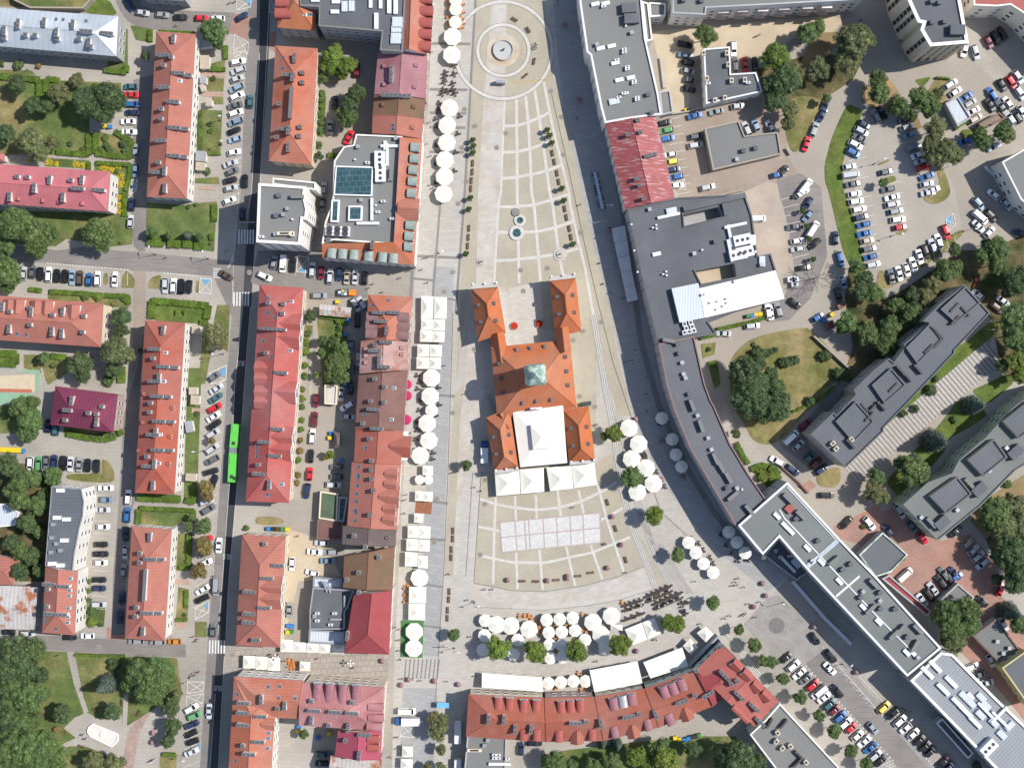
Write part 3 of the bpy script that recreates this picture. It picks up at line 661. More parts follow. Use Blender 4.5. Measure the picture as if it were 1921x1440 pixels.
def chimney(roof, H_, c, r, spec, cm):
    for t in spec.split(';'):
        t = t.split()
        if len(t) < 3: continue
        k = t[0]; px, py = tp(c, r, float(t[1]), float(t[2]))
        p, n = H_.locate(px, py, 1.4); rz = H_.ang if abs(math.cos(H_.ang)) > .7 else H_.ang - math.pi / 2
        sz = {'s': (1.1, 1.0), 'h': (3.6, .85), 'v': (.85, 2.6), 'w': (7.5, .7), 'V': (.8, 9)}[k]
        zb = p.z - .9; zt = p.z + 1.5
        mb = MB(); mb.box((p.x, p.y, (zb + zt) / 2), (sz[0], sz[1], zt - zb), cm, rz); mb.box((p.x, p.y, zt + .08), (sz[0] + .16, sz[1] + .16, .16), CAPM, rz)
        npot = max(1, int(max(sz) / 1.1)); ca, sa = math.cos(rz), math.sin(rz)
        for i in range(npot if k != 'V' else 0):
            o_ = (i + .5) / npot * max(sz) - max(sz) / 2; dx, dy = (o_, 0) if sz[0] >= sz[1] else (0, o_)
            mb.box((p.x + dx * ca - dy * sa, p.y + dx * sa + dy * ca, zt + .22), (.32, .32, .14), metal_d, rz)
        mb.build('chimney', roof)
def dormer(roof, H_, c, r, spec, dm, size=1.0, wm=None, length=3.4, face=None):
    for t in spec.split(';'):
        t = t.split()
        if len(t) < 3: continue
        k = t[0]; px, py = tp(c, r, float(t[1]), float(t[2])); p, n = H_.locate(px, py, .6); n3 = Vector((n.x, n.y, 0)); sx = Vector((-n.y, n.x, 0))
        W = {'b': 1.15, 'e': .6, 'g': 1.9, 'G': 3.2, 'B': 1.5}[k] * size; L = {'b': length, 'e': 1.1, 'g': 4.0, 'G': 6.2, 'B': 4.6}[k] * (size if k != 'b' else 1)
        zb = H_.z((p + n3 * L * .5)[:2])[0] - .1; zt = p.z + (.9 if k in 'bBe' else 1.1) * (.6 if k == 'e' else 1)
        mb = MB(); F = p + n3 * L * .5; Bk = p - n3 * L * .5
        if k in 'beB':
            prof = [(math.cos(math.pi * i / 8) * W, math.sin(math.pi * i / 8) * W * .55) for i in range(9)]
            zs = max(zb + .2, zt - W * .3)
            ring = lambda Q: [(Q.x + sx.x * a, Q.y + sx.y * a, zs + b) for a, b in prof]
            f = ring(F); b_ = ring(Bk)
            for i in range(8): mb.face([f[i], f[i + 1], b_[i + 1], b_[i]], dm)
            base = [(F.x + sx.x * W, F.y + sx.y * W, zb - .4), (F.x - sx.x * W, F.y - sx.y * W, zb - .4)]
            mb.face([base[0], *f, base[1]][::1], wm or frame_m)
            for i, sgn in ((0, 1), (8, -1)):
                bb = (Bk.x + sx.x * W * sgn, Bk.y + sx.y * W * sgn, zb - .4)
                mb.face([base[0 if sgn > 0 else 1], f[i], b_[i], bb], dm)
            fw = F + n3 * .04; mb.box((fw.x, fw.y, zs + W * .05), (W * 1.3, .08, W * .55), glass_m, math.atan2(sx.y, sx.x))
        else:
            apex = zt + W * .25; zs = apex - W * .75
            tri = lambda Q, q_: [(Q.x + sx.x * W, Q.y + sx.y * W, q_), (Q.x - sx.x * W, Q.y - sx.y * W, q_), (Q.x, Q.y, apex)]
            f = tri(F, zs); b_ = tri(Bk, zs)
            mb.face([f[0], f[2], b_[2], b_[0]], dm); mb.face([f[2], f[1], b_[1], b_[2]], dm)
            mb.face([(f[0][0], f[0][1], zb - .5), f[0], f[2], f[1], (f[1][0], f[1][1], zb - .5)], wm or frame_m)
            for i in (0, 1): mb.face([(f[i][0], f[i][1], zb - .5), f[i], b_[i], (b_[i][0], b_[i][1], zb - .5)], wm or frame_m)
            fw = F + n3 * .05; mb.box((fw.x, fw.y, zs - .1), (W * .8, .08, .9), glass_m, math.atan2(sx.y, sx.x))
        mb.build('dormer', roof)
def rooflight(roof, H_, c, r, spec, w_=.9, l_=1.2, m=None):
    n_ = nums(spec)
    for i in range(0, len(n_), 2):
        px, py = tp(c, r, n_[i], n_[i + 1]); p, n = H_.locate(px, py); p2 = p - Vector((n.x, n.y, 0)) * l_ / 2; z2 = H_.z(p2[:2])[0]; p1 = p + Vector((n.x, n.y, 0)) * l_ / 2; z1 = H_.z(p1[:2])[0]
        s_ = Vector((-n.y, n.x, 0)) * w_ / 2; mb = MB()
        for g_, zo, mm in ((1.0, .10, metal_g), (.84, .13, m or SKYL)):
            c_ = (p1 + p2) / 2; a = c_ + (p1 - c_) * g_; b = c_ + (p2 - c_) * g_; sg = s_ * g_; za = z1 + zo; zb = z2 + zo
            top = [(a.x - sg.x, a.y - sg.y, za), (a.x + sg.x, a.y + sg.y, za), (b.x + sg.x, b.y + sg.y, zb), (b.x - sg.x, b.y - sg.y, zb)]
            nrm = (Vector(top[1]) - Vector(top[0])).cross(Vector(top[2]) - Vector(top[0]))
            if nrm.z < 0: top = top[::-1]
            mb.face(top, mm)
            if g_ == 1:
                for k in range(4):
                    u, v = top[k], top[(k + 1) % 4]; mb.face([(u[0], u[1], u[2] - .3), (v[0], v[1], v[2] - .3), v, u], mm)
        mb.build('roof_window', roof)
def hip(name, label, quad, h, rise, rm, wm=None, ins=(5, 5), t=None, ch=(), dm=(), rl=(), chm=None, cat='building', win=True, fh=3.1, axis=None, step=2.8, rt=None, winq=None, limit=96):
    wm = wm or white_w; hp = Hip(pts(quad, t), h, rise, ins, axis=axis)
    c = (hp.m0 + hp.m1) / 2; new = rt is None
    if new: rt = root(name, (c.x, c.y, 0)); tag(rt, label, cat)
    q = inset(hp.q, .4)
    mb = MB(); mb.prism(q, 0, h - .2, wm, top=False); mb.build('wall', rt)
    mb = MB(); hp.mesh(mb, rm, wm); roof = mb.build('roof', rt)
    for a, b, s in ch: chimney(roof, hp, a, b, s, chm or white_w)
    for d in dm: dormer(roof, hp, d[0], d[1], d[2], d[3] if len(d) > 3 and d[3] else rm, *(d[4:]))
    for a, b, s in rl: rooflight(roof, hp, a, b, s)
    if win: windows(rt, q, h, fh=fh, step=step, limit=limit)
    return rt, roof, hp
def eqm(rt, roof, h, c, r, spec, rz=0.0):
    """roof equipment: kind u v"""
    K = {'k': ('skylight', (2.4, 1.1, .35), metal_w), 'K': ('skylight', (3.0, 1.7, .4), ICE), 'a': ('air_conditioner', (1.3, .7, .8), metal_w), 'v': ('vent', (.9, .9, .8), metal_g), 'd': ('vent', (1.1, 1.1, 1.0), FDARK),
         'c': ('chimney', (1.0, 1.4, 1.3), cream_w), 'C': ('vent_wall', (.6, 3.4, 1.1), mat('dark_brick', (.10, .085, .085), .1, 1)), 'l': ('skylight', (1.0, 2.6, .4), metal_w), 'L': ('skylight', (1.2, 4.6, .5), metal_w), 'D': ('vent_housing', (1.0, 3.6, 1.3), FGREY), 'P': ('stair_housing', (4.2, 2.8, 1.6), FDARK),
         'f': ('cooling_fan', (1.25, 1.25, .9), metal_w), 'R': ('roof_hatch', (2.2, 2.2, .7), DORM_R), 'x': ('vent', (.5, .5, .7), metal_w), 'M': ('air_handling_unit', (5.0, 3.0, 1.7), metal_w), 'W': ('chimney', (4.2, .9, 1.3), cream_w), 'm': ('duct', (6.5, .8, .7), metal_w), 'n': ('duct', (.8, 6.5, .7), metal_w), 'i': ('duct', (.5, 3.4, .5), metal_g)}
    for t in spec.split(';'):
        t = t.split()
        if len(t) < 3: continue
        nm, sz, m = K[t[0]]; sz = (sz[0], sz[1], sz[2] + (int(float(t[1]) * 7 + float(t[2]) * 3) % 11) * .012); px, py = tp(c, r, float(t[1]), float(t[2])); p = P(px, py, h + sz[2] * .6); a = R(float(t[3])) if len(t) > 3 else rz
        mb = MB(); mb.box((p.x, p.y, h - .5 + (sz[2] + .3) / 2), (sz[0], sz[1], sz[2] + .3), m, a)
        if t[0] in 'kKlL':
            mb.box((p.x, p.y, h - .5 + sz[2] + .33), (sz[0] * .86, sz[1] * .8, .06), WHITER if t[0] != 'K' else ICE, a)
        if t[0] in 'fa':
            mb.cyl((p.x, p.y, h - .2 + sz[2]), .42 if t[0] == 'f' else .25, .06, metal_d, 10)
        if t[0] in 'cCW': mb.box((p.x, p.y, h - .5 + sz[2] + .34), (sz[0] * .6, sz[1] * .6, .08), metal_d, a)
        if t[0] in 'dv': mb.box((p.x, p.y, h - .5 + sz[2] + .36), (sz[0] + .15, sz[1] + .15, .1), m, a)
        if t[0] == 'M':
            for k in (-1.5, 0, 1.5): mb.cyl((p.x + math.cos(a) * k, p.y + math.sin(a) * k, h - .2 + sz[2]), .5, .08, metal_d, 10)
        mb.build(nm, roof)
def flat(name, label, outline, h, rm, wm=None, pm=None, t=None, holes=(), eq=(), cat='building', win=True, ph=.5, pw=.38, fh=3.2, rz=0.0, step=2.8, ww=1.3, dark=False, base=0.0, rt=None, sink=.45, limit=96, wh=1.55):
    wm = wm or grey_w; pm = pm or wm
    q = [P(x, y, h).to_2d() for x, y in pts(outline, t)]; q = ccw(q)
    hs = [ccw([P(x, y, h).to_2d() for x, y in pts(a, t)]) for a in holes]
    c = sum(q, Vector((0, 0))) / len(q)
    if rt is None: rt = root(name, (c.x, c.y, 0)); tag(rt, label, cat)
    mb = MB(); mb.prism(q, base, h - .08, wm, top=False, holes=hs); mb.build('wall', rt)
    if base: pass
    mb = MB(); mb.cap(q, h - sink, rm, holes=hs); roof = mb.build('roof', rt)
    if ph:
        mb = MB(); q2 = inset(q, pw); qo = inset(q, -.06)
        mb.prism(qo, h - .3, h + .04, pm, top=False); mb.prism(q2[::-1], h - sink - .05, h + .04, pm, top=False)
        n = len(q)
        for i in range(n):
            a, b = qo[i], qo[(i + 1) % n]; c_, d = q2[(i + 1) % n], q2[i]
            mb.face([(*a, h + .04), (*b, h + .04), (*c_, h + .04), (*d, h + .04)], pm)
        for p in q2 and [q2]:
            for i in range(n):
                a, b = p[i], p[(i + 1) % n]; mb.face([(*b, h - sink - .05), (*a, h - sink - .05), (*a, h + .04), (*b, h + .04)], pm)
        for hh in hs:
            ho = inset(hh, -pw); m_ = len(hh)
            for i in range(m_):
                a, b = ho[i], ho[(i + 1) % m_]; c_, d = hh[(i + 1) % m_], hh[i]
                mb.face([(*a, h + .04), (*b, h + .04), (*c_, h + .04), (*d, h + .04)], pm)
                mb.face([(*a, h - sink - .02), (*b, h - sink - .02), (*b, h + .04), (*a, h + .04)], pm)
        mb.build('parapet', rt)
    for a, b, s in eq: eqm(rt, roof, h, a, b, s, rz)
    if win: windows(rt, q, h, fh=fh, step=step, ww=ww, wh=wh, dark=dark, limit=limit)
    return rt, roof

# --- west side, blocks by the bus street
hip('apartment_block', 'long apartment block with silver-blue metal roof and tall white chimneys', '-60 11 222 31 218 106 -60 82', 9.2, 2.6, SILV, grey_w, (0, 6),
    ch=[(0, 0, 'v 30 230; v 135 178; v 330 170; v 422 245; v 545 185; s 190 262; s 262 265; s 592 290; v 665 320; h 645 235; h 800 250; s 30 285; s 430 290; s 680 350')], rl=[(0, 0, '422 145 475 148 647 158')])
t_, rf_ = flat('underground_garage', 'low building with a turfed roof behind a pale parapet at the top edge', '20 -30 25 0 56 15 155 16 172 -2 172 -30', 3.0, grass_m, conc_m, conc_m, win=False)
hip('town_house', 'grey-roofed house at the upper edge above the row of kerbside cars', '255 -40 350 -44 349 3 266 -2', 7.5, 2, FGREY, grey_w, (0, 4))
hip('apartment_block', 'red-tiled block with a row of roof-ridge chimneys, uppermost beside the angled car row', '293 59 367 64 350 373 275 369', 9.2, 3.0, RED, white_w, (7, 7),
    ch=[(0, 0, 'v 1300 290; h 1222 410; s 1283 425; s 1225 487; h 1335 548; h 1390 562; h 1225 652; h 1295 762; s 1208 815; s 1205 887; h 1305 957; h 1365 965; h 1200 1052; h 1300 1168; h 1355 1175; s 1187 1217; h 1175 1290; v 1232 1280; v 1235 1410')], rl=[(0, 0, '1352 607')])
hip('apartment_block', 'long block with a glossy pink metal roof and white chimneys', '-60 304 207 322 202 397 -60 378', 9.2, 2.8, PINKR, white_w, (0, 5),
    ch=[(0, 0, 's 128 1325; s 205 1328; v 370 1350; s 530 1352; v 612 1350; h 735 1425; h 580 1412'), (0, 1, 'v 70 35; v 470 40; v 255 -30')], dm=[(0, 1, 'e 135 50; e 318 65; e 440 75; e 615 85', PINKR)])
hip('garden_shed', 'small pink roof poking in at the west edge beside the birch tree', '-30 285 8 288 8 303 -30 300', 4, 1.2, PINKR, white_w, (0, 2), win=False)
hip('apartment_block', 'salmon-tiled block at the west edge with many slanted dormers and pale chimneys', '-60 550 194 569 189 651 -60 634', 9.2, 3.2, RED, cream_w, (0, 8),
    ch=[(0, 1, 's 70 897; v 232 900; s 393 922; v 467 897; s 627 930; v 65 1025; s 222 995; v 387 1045; v 460 1060; s 617 1050; v 15 860; s 220 870')], dm=[(0, 1, 'g 70 860; g 270 870; g 345 870; g 545 900; g 130 860', RED)], rl=[(0, 1, '130 1068 200 1075')])
hip('apartment_block', 'red-tiled block with a long row of ridge chimneys, middle one beside the angled car row', '272 600 347 605 327 927 253 924', 9.2, 3.0, REDD, white_w, (7, 8),
    ch=[(0, 1, 'v 1222 1035; h 1155 1178; s 1145 1247; h 1220 1310; h 1290 1315; h 1155 1420; v 1190 1395'), (0, 2, 'h 1175 92; h 1235 94; s 1127 142; s 1120 210; h 1190 280; h 1260 282; h 1145 380; v 1165 365; h 1180 495; h 1250 497; s 1100 545; h 1110 617; v 1155 600; v 1145 760')], rl=[(0, 1, '1245 1205 1232 1420'), (0, 2, '1205 378 1192 595')],
    dm=[(0, 2, 'e 1080 75; e 1070 290; e 1040 500; e 1290 180; e 1285 300; e 1270 395; e 1260 600', REDD)])
hip('house', 'detached house with a dark purple ribbed metal roof and cream chimneys', '104 724 221 739 212 811 94 796', 8.4, 3.4, PURP, pink_w, (6, 7), cat='house',
    ch=[(0, 2, 'v 535 125; s 760 170; s 485 195; s 520 198; s 660 218; s 720 225; s 485 270; v 722 285')], chm=cream_w)
rt, rf = flat('office_building', 'white building with a curved charcoal metal roof joined to a narrow tiled wing', '97 912 152 917 157 940 155 968 148 992 144 1015 139 1040 136 1072 85 1060', 11.5, FCURV, white_w, metal_g, ph=.3, pw=.2,
    eq=[(0, 2, 'k 450 798; k 425 1003; k 495 1015; v 395 1053; v 385 1153; k 480 1173; v 420 1198; v 450 1248; v 380 1262; k 388 1348; k 450 1360')])
hip('', '', '85 1062 146 1070 140 1191 79 1186', 10.5, 2.6, RED, white_w, (0, 6), ch=[(0, 3, 'h 365 63; h 470 78; s 355 100; h 375 285; h 455 290; s 350 232')], rl=[(0, 3, '530 18 525 107 522 148 517 240 512 305 510 348 347 300 345 335 422 398')], rt=rt)
hip('shed', 'wide shed with pale metal roofing badly streaked with rust', '-20 1097 72 1100 66 1181 -20 1179', 4.5, 1.2, RUSTY, grey_w, (0, 0), axis='h', win=False)
hip('house', 'small red-roofed house at the west edge under dense trees', '-30 1040 38 1047 24 1097 -30 1095', 5, 1.6, RED, cream_w, (0, 3), cat='house', win=False)
flat('shelter', 'low white shelter at the west edge beside the dark curved roof', '-20 945 8 945 36 960 28 985 -20 990', 3, ICE, white_w, win=False, ph=.2)
hip('apartment_block', 'red-tiled block with pale chimneys, lowest beside the angled car row', '247 986 322 992 309 1202 234 1197', 9.2, 3.0, RED, white_w, (9, 7),
    ch=[(0, 2, 'v 1122 1150; s 1048 1270; h 1125 1315; h 1185 1315; s 1045 1340'), (0, 3, 'V 1085 70; s 1022 237; h 1100 278; h 1165 278; s 1015 305; v 1070 415')])
# --- between the bus street and the square
hip('town_house', 'terracotta hipped block with terracotta chimneys above the leafy yard', '517 86 596 91 584 309 504 302', 9.5, 3.4, ORANGE2, cream_w, (8, 8),
    ch=[(1, 0, 'v 288 435; h 245 562; v 272 575; s 345 545; s 345 618; V 260 770; h 215 968; v 240 975; s 328 952; s 320 1020; v 240 1105; s 172 780; s 155 1030')], chm=ORANGE2, rl=[(1, 0, '203 435 198 515')])
rt, rf, _ = hip('shopping_centre', 'large mall with dark flat roof, white skylights and tiled slopes along both streets', '522 -60 596 -60 592 58 520 52', 11, 4, ORANGE, grey_w, (0, 7), axis='v', rl=[(1, 0, '367 110 405 112 425 112 295 10')],
    dm=[(1, 0, 'B 208 15; B 203 98', DORM_R)])
hp = Hip(A('740 -60 812 -60 801 102 738 96'), 11, 4, (0, 0), axis='v'); mb = MB(); hp.mesh(mb, ORANGE2, white_w); r2 = mb.build('roof', rt); mb = MB(); mb.prism(inset(hp.q, .4), 0, 10.8, white_w, top=False); mb.build('wall', rt)
dormer(r2, hp, 1, 0, 'B 1268 -10; B 1272 82; B 1265 170; B 1260 255; B 1255 345', DORM_R)
windows(rt, inset(hp.q, .4), 11)
flat('', '', '563 -60 563 11 599 13 598 49 717 59 713 94 755 97 763 -60', 14.8, FDARK, grey_w, FGREY, rt=rt, eq=[(1, 0, 'k 600 12; K 665 48 90; K 718 45 90; k 592 88; l 860 25; l 935 30; L 1000 40; L 1048 45; L 903 158; K 1062 150; K 1060 190; K 1055 220; K 1053 270; K 1050 305; k 445 0')])
hip('town_house', 'lilac-pink metal roofed house in the row west of the north cafes', '709 99 802 104 799 185 702 177', 9.5, 2.6, LILAC, pink_w, (0, 0), axis='v', ch=[(1, 0, 'v 1015 525; v 1015 580; w 1035 712')], dm=[(1, 0, 'e 965 495; e 965 632; e 1200 488; e 1190 650', LILAC)])
hip('town_house', 'mossy brown roofed house between the lilac roof and a red roof', '702 178 798 186 795 222 699 216', 9.2, 2.4, MOSS, pink_w, (0, 0), axis='v', ch=[(1, 0, 's 1150 718')], dm=[(1, 0, 'e 955 785; e 1185 800', MOSS)])
hip('town_house', 'plain red-roofed house between the mossy brown roof and the glass-skylight arcade', '699 217 795 223 791 260 698 250', 9.2, 2.6, RED, white_w, (0, 0), axis='v', dm=[(1, 0, 'e 1175 955', RED)], rl=[(1, 0, '1027 940 1027 970')])
rt, rf = flat('shopping_arcade', 'arcade with blue glass skylights, rooftop ducts and orange tiled edges with patina dormers', '668 252 755 256 740 458 625 450 604 457 610 417 624 380 627 302 645 275 663 272', 11, FGREY, white_w, white_w,
    eq=[(1, 0, 'v 765 1100; x 743 1197; a 838 1220; v 1048 1038; M 935 1300 90; M 930 1200 90; l 970 1090; n 985 1160; m 1020 1095; D 1015 1310; a 1010 1350'), (1, 1, 'x 900 100; a 955 70; a 915 150; a 1022 200; n 870 130; v 790 60; m 840 235'), (1, 1, 'd 545 365')])
for qd in ('630 311 700 313 698 368 626 366',):
    mb = MB(); q = [P(x, y, 11.6).to_2d() for x, y in A(qd)]; mb.prism(q, 10.6, 11.6, frame_m, top=False); mb.cap(inset(q, .35), 11.62, glass_b); mb.cap(q, 11.6, frame_m); mb.build('glass_roof', rf)
for qd in ('622 375 637 375 635 417 620 416', '654 386 680 386 679 414 653 414'):
    mb = MB(); q = [P(x, y, 11.8).to_2d() for x, y in A(qd)]; mb.prism(q, 10.6, 11.8, frame_m, top=False); mb.cap(q, 11.8, frame_m); mb.cap(inset(q, .45), 11.83, glass_b); mb.build('skylight', rf)
mb = MB(); q = [P(x, y, 12.5).to_2d() for x, y in A('611 424 656 425 655 443 610 441')]; mb.prism(q, 10.6, 12.4, metal_w)
for i in range(6):
    c = bil2 = (q[0].lerp(q[1], .16 + .33 * (i % 3))).lerp(q[3].lerp(q[2], .16 + .33 * (i % 3)), .27 + .46 * (i // 3)); mb.cyl((c.x, c.y, 12.4), .95, .12, CAPM, 14); mb.cyl((c.x, c.y, 12.5), .75, .1, metal_d, 14)
mb.build('chiller', rf)
hpA = Hip(A('727 257 792 261 777 497 719 493'), 10, 3.2, (0, 7), axis='v'); hpB = Hip(A('605 425 777 436 777 497 605 484'), 10, 3.2, (.0, 7), axis='h')
# one-sided tiled slopes around the flat roof
def slope(rt, pa, h0, h1, m, nm='roof'):
    """pa: outer a, outer b, inner b, inner a in photo pixels"""
    a, b = (P(*p, h0) for p in pa[:2]); c, d = (P(*p, h1) for p in pa[2:]); mb = MB()
    n = (b - a).cross(c - a); f = [a, b, c, d]
    mb.face(f if n.z > 0 else f[::-1], m); mb.face([(a.x, a.y, h0 - 9.8), (b.x, b.y, h0 - 9.8), b, a], white_w); mb.face([(d.x, d.y, h1 - 3), (c.x, c.y, h1 - 3), c, d], white_w)
    mb.face([(a.x, a.y, h0 - 3), a, d, (d.x, d.y, h1 - 3)], m); mb.face([(b.x, b.y, h0 - 3), b, c, (c.x, c.y, h1 - 3)], m)
    return mb.build(nm, rt)
s1 = slope(rt, A('792 261 777 497 739 454 750 257'), 10, 12.4, ORANGE2)
s2 = slope(rt, A('777 497 605 484 604 457 739 454'), 10, 12.4, ORANGE)
dormer(s1, hpA, 1, 0, 'b 1195 1105; b 1190 1190; b 1180 1275; b 1175 1360', DORM_C, 1.15, None, 2.6); dormer(s1, hpA, 1, 1, 'b 1168 10; b 1157 250; b 1150 332; b 1146 410', DORM_C, 1.15, None, 2.6); dormer(s1, hpA, 1, 1, 'G 1145 125', ORANGE2, 1.0)
dormer(s2, hpB, 1, 1, 'b 568 460; b 650 465; b 735 472; b 845 482; b 950 490; b 1030 498', DORM_C, 1.15, None, 2.8); chimney(s2, hpB, 1, 1, 'v 873 395', ORANGE)
windows(rt, ccw([P(*p, 10).to_2d() for p in A('792 261 777 497 605 484 660 260')]), 10)
flat('office_building', 'tall white-rimmed office with a grey felt roof beside the mall arcade', '485 344 574 350 571 366 577 392 575 412 568 411 563 459 481 454', 21, FGREY, white_w, white_w, pw=.7, eq=[(1, 1, 'd 170 25; D 310 35 90; v 235 125; d 150 175; v 205 170; x 272 205; W 215 312; v 145 315; c 272 315; a 42 335')], step=3.4, fh=3.3)
flat('office_annexe', 'low dark-roofed annexe tucked above the white-rimmed office roof', '512 334 592 342 592 356 512 346', 15, FGREY, white_w, white_w)
hip('tenement', 'long red-tiled tenement with many cross gables between the bus street and inner yard', '487 534 569 540 542 943 461 940', 9.5, 3.6, ROSE, cream_w, (8, 8),
    ch=[(1, 1, 's 90 830; s 205 838; s 197 912; w 125 1028; h 185 1355; s 75 1205'), (1, 2, 'h 155 338; h 60 435; h 140 538; s 15 605; v 98 755; h 20 675')],
    dm=[(1, 1, 'G 258 990; G 248 1090; g 40 1320; g 40 1400', ROSE), (1, 2, 'G 220 60; G 195 400; G 185 490; g 40 60; g 40 135', ROSE)], rl=[(1, 1, '92 793 85 905 270 822 55 1115 263 1190 115 1237 145 937'), (1, 2, '8 462 8 500 8 540 90 832 198 752')])
hip('tenement', 'red-tiled house with cross gables on its yard side, above the tented alley', '454 1002 536 1006 525 1214 442 1210', 9, 3.6, RED, cream_w, (8, 7),
    ch=[(1, 2, 's 65 1200; h 160 1362'), (1, 3, 'h 80 18; h 60 240; s 15 480'), (0, 3, 'h 1870 120; h 1865 285; h 1862 350; s 1900 480')], dm=[(1, 3, 'G 115 85; G 110 170', RED)], chm=cream_w)
hip('town_house', 'orange-tiled corner house with brown barrel dormers on both slopes', '691 552 774 557 767 637 686 639', 10, 3.6, ORANGE2, pink_w, (8, 0), axis='v', ch=[(1, 1, 'h 920 905; h 1030 905; h 935 970; v 980 1040')], chm=BROWN,
    dm=[(1, 1, 'b 1108 943; b 1108 1010; b 1102 1075; b 875 940; b 868 1000; b 868 1062', DORM_B, 1.3)], rl=[(1, 1, '995 810 872 850')])
hip('town_house', 'house with patchy rust-stained pink metal roof and small skylights', '677 640 766 638 764 693 674 700', 10, 2.4, RUSTP, pink_w, (0, 0), axis='v', ch=[(1, 1, 's 895 1145; h 975 1125; h 890 1190; v 925 1260; h 960 1312')], dm=[(1, 1, 'e 825 1230; e 825 1280; e 825 1180; e 1095 1170; e 1095 1220', RUSTP)])
hip('town_house', 'wide brown-roofed town house with rooftop antennas and a white chimney', '673 704 765 695 757 806 666 803', 10, 2.6, BROWN, pink_w, (0, 0), axis='v', ch=[(1, 1, 's 890 1400'), (1, 2, 's 858 127; h 880 190; s 965 20; s 800 295; h 905 335; s 960 138')], rl=[(1, 2, '1037 30 1020 265 815 225')])
hip('town_house', 'plain red-roofed house directly below the wide brown roof', '667 805 757 808 752 870 664 865', 10, 2.8, REDD, white_w, (0, 0), axis='v', ch=[(1, 2, 's 850 410; s 865 575')], dm=[(1, 2, 'G 1085 470', REDD)], rl=[(1, 2, '825 478')])
hip('town_house', 'orange-red house with a row of pointed dormers facing the square', '660 867 752 871 744 993 651 985', 10, 3.0, RED, cream_w, (0, 0), axis='v',
    ch=[(1, 2, 's 865 640; s 868 712; s 855 980; s 880 800')], chm=RED, dm=[(1, 2, 'g 1015 675; g 1010 750; G 1000 845; g 1000 935; g 995 1015', RED, .95)], rl=[(1, 2, '770 620 768 680 768 700 762 762 757 822 755 878 748 945 748 965 745 1022')])
hip('town_house', 'grey-brown roofed house with one white chimney, below the pointed dormers', '643 986 744 994 742 1024 642 1020', 9.8, 2.4, GBROWN, pink_w, (0, 0), axis='v', ch=[(1, 2, 's 735 1138; s 820 1222')], dm=[(1, 2, 'e 985 1155', GBROWN)])
hip('town_house', 'mottled brown-roofed house with a small white lean-to, next above the crimson roof', '646 1043 741 1025 736 1106 643 1101', 9.6, 2.4, MOSS, cream_w, (0, 0), axis='v', ch=[(1, 2, 's 922 1300; s 770 1415'), (1, 3, 's 680 28')], chm=cream_w)
hip('town_house', 'house with a plain crimson metal roof at the promenade corner', '664 1112 736 1107 730 1227 646 1224', 9.8, 3.2, CRIM, white_w, (0, 6), axis='v', ch=[(1, 3, 'v 685 450; s 770 125')])
rt, rf = flat('restaurant', 'cluster of low dark flat roofs with silver ducts beside the crimson roof', '587 1102 664 1106 652 1140 647 1146 646 1180 581 1180 581 1144', 6, FDARK, metal_g, metal_g, ph=.25, win=False, eq=[(1, 3, 'a 460 280; a 460 335; a 590 280; a 560 365; i 520 80 20; i 545 85 20; i 665 190; i 600 325 90; v 440 300')])
flat('', '', '580 1181 646 1184 644 1209 579 1205', 4.2, ICE, metal_g, rt=rt, win=False, ph=.2)
flat('', '', '588 1082 641 1086 640 1104 587 1102', 4.5, ICE, metal_g, rt=rt, win=False, ph=.2)
flat('garage', 'green-felted flat garage roof in the yard beside the orange-red dormered house', '601 921 634 926 632 977 598 972', 3.6, GREENR, cream_w, cream_w, win=False)
flat('conservatory', 'narrow lean-to with a blue glass roof between the green roof and the dormered house', '636 932 652 934 645 978 634 977', 3.8, glass_b, grey_w, win=False)
flat('garage', 'brown metal garage roof below the green-felted one', '596 975 643 978 641 1012 594 1011', 3.6, BROWN, cream_w, brown_w, win=False, ph=.2)
hip('shed', 'long rusty-roofed shed by the yellow bin in the upper yard', '600 571 659 577 657 596 600 591', 3, .6, RUSTY, grey_w, (0, 0), win=False)
flat('kiosk', 'flat cream-roofed kiosk standing in the yard beside white parked cars', '609 722 633 722 631 759 609 757', 3, mat('cream_roof', (.52, .49, .42), .05), cream_w, win=False, ph=.15)
hip('bin_shelter', 'small brown pitched bin shelter in the inner yard', '626 809 639 812 638 839 627 839', 2.6, .8, GBROWN, brown_w, (1.5, 1.5), win=False)
rt, rf, _ = hip('tenement', 'L-shaped terracotta-roofed tenement at the foot of the bus street', '439 1268 569 1276 561 1347 440 1345', 12, 3.2, ORANGE2, white_w, (8, 0), axis='h',
    ch=[(1, 3, 'v 38 930; v 215 975; s 160 995')], rl=[(1, 3, '95 825 182 822 172 910 295 912')], fh=3.2)
hip('', '', '439 1269 517 1300 508 1470 427 1470', 12, 3.0, ORANGE2, white_w, (8, 0), axis='v', ch=[(0, 3, 'h 1825 955; h 1820 1030; h 1820 1120; s 1820 1275; h 1865 1340'), (1, 3, 'h 30 1055; h 15 1245')], dm=[(1, 3, 'g 90 1110', ORANGE2)], rl=[(1, 3, '100 1175 97 1215 92 1290'), (0, 3, '1820 795 1778 885 1765 1385')], rt=rt)
rt, rf, _ = hip('tenement', 'pink metal-roofed corner tenement with barrel dormers facing the alley and promenade', '569 1279 722 1289 717 1371 561 1360', 12, 3.0, PINKG, cream_w, (0, 10), axis='h', fh=3.2,
    ch=[(1, 3, 's 415 940; s 720 950; h 435 1012; h 590 1022; h 720 1030; v 415 1085; s 545 1120')], dm=[(1, 3, 'b 460 880; b 552 885; b 650 890; b 752 895', DORM_P, 1.1, None, 5.5), (1, 3, 'b 900 985; b 900 1065; b 890 1130', PINKG, 1.0, None, 4.5)])
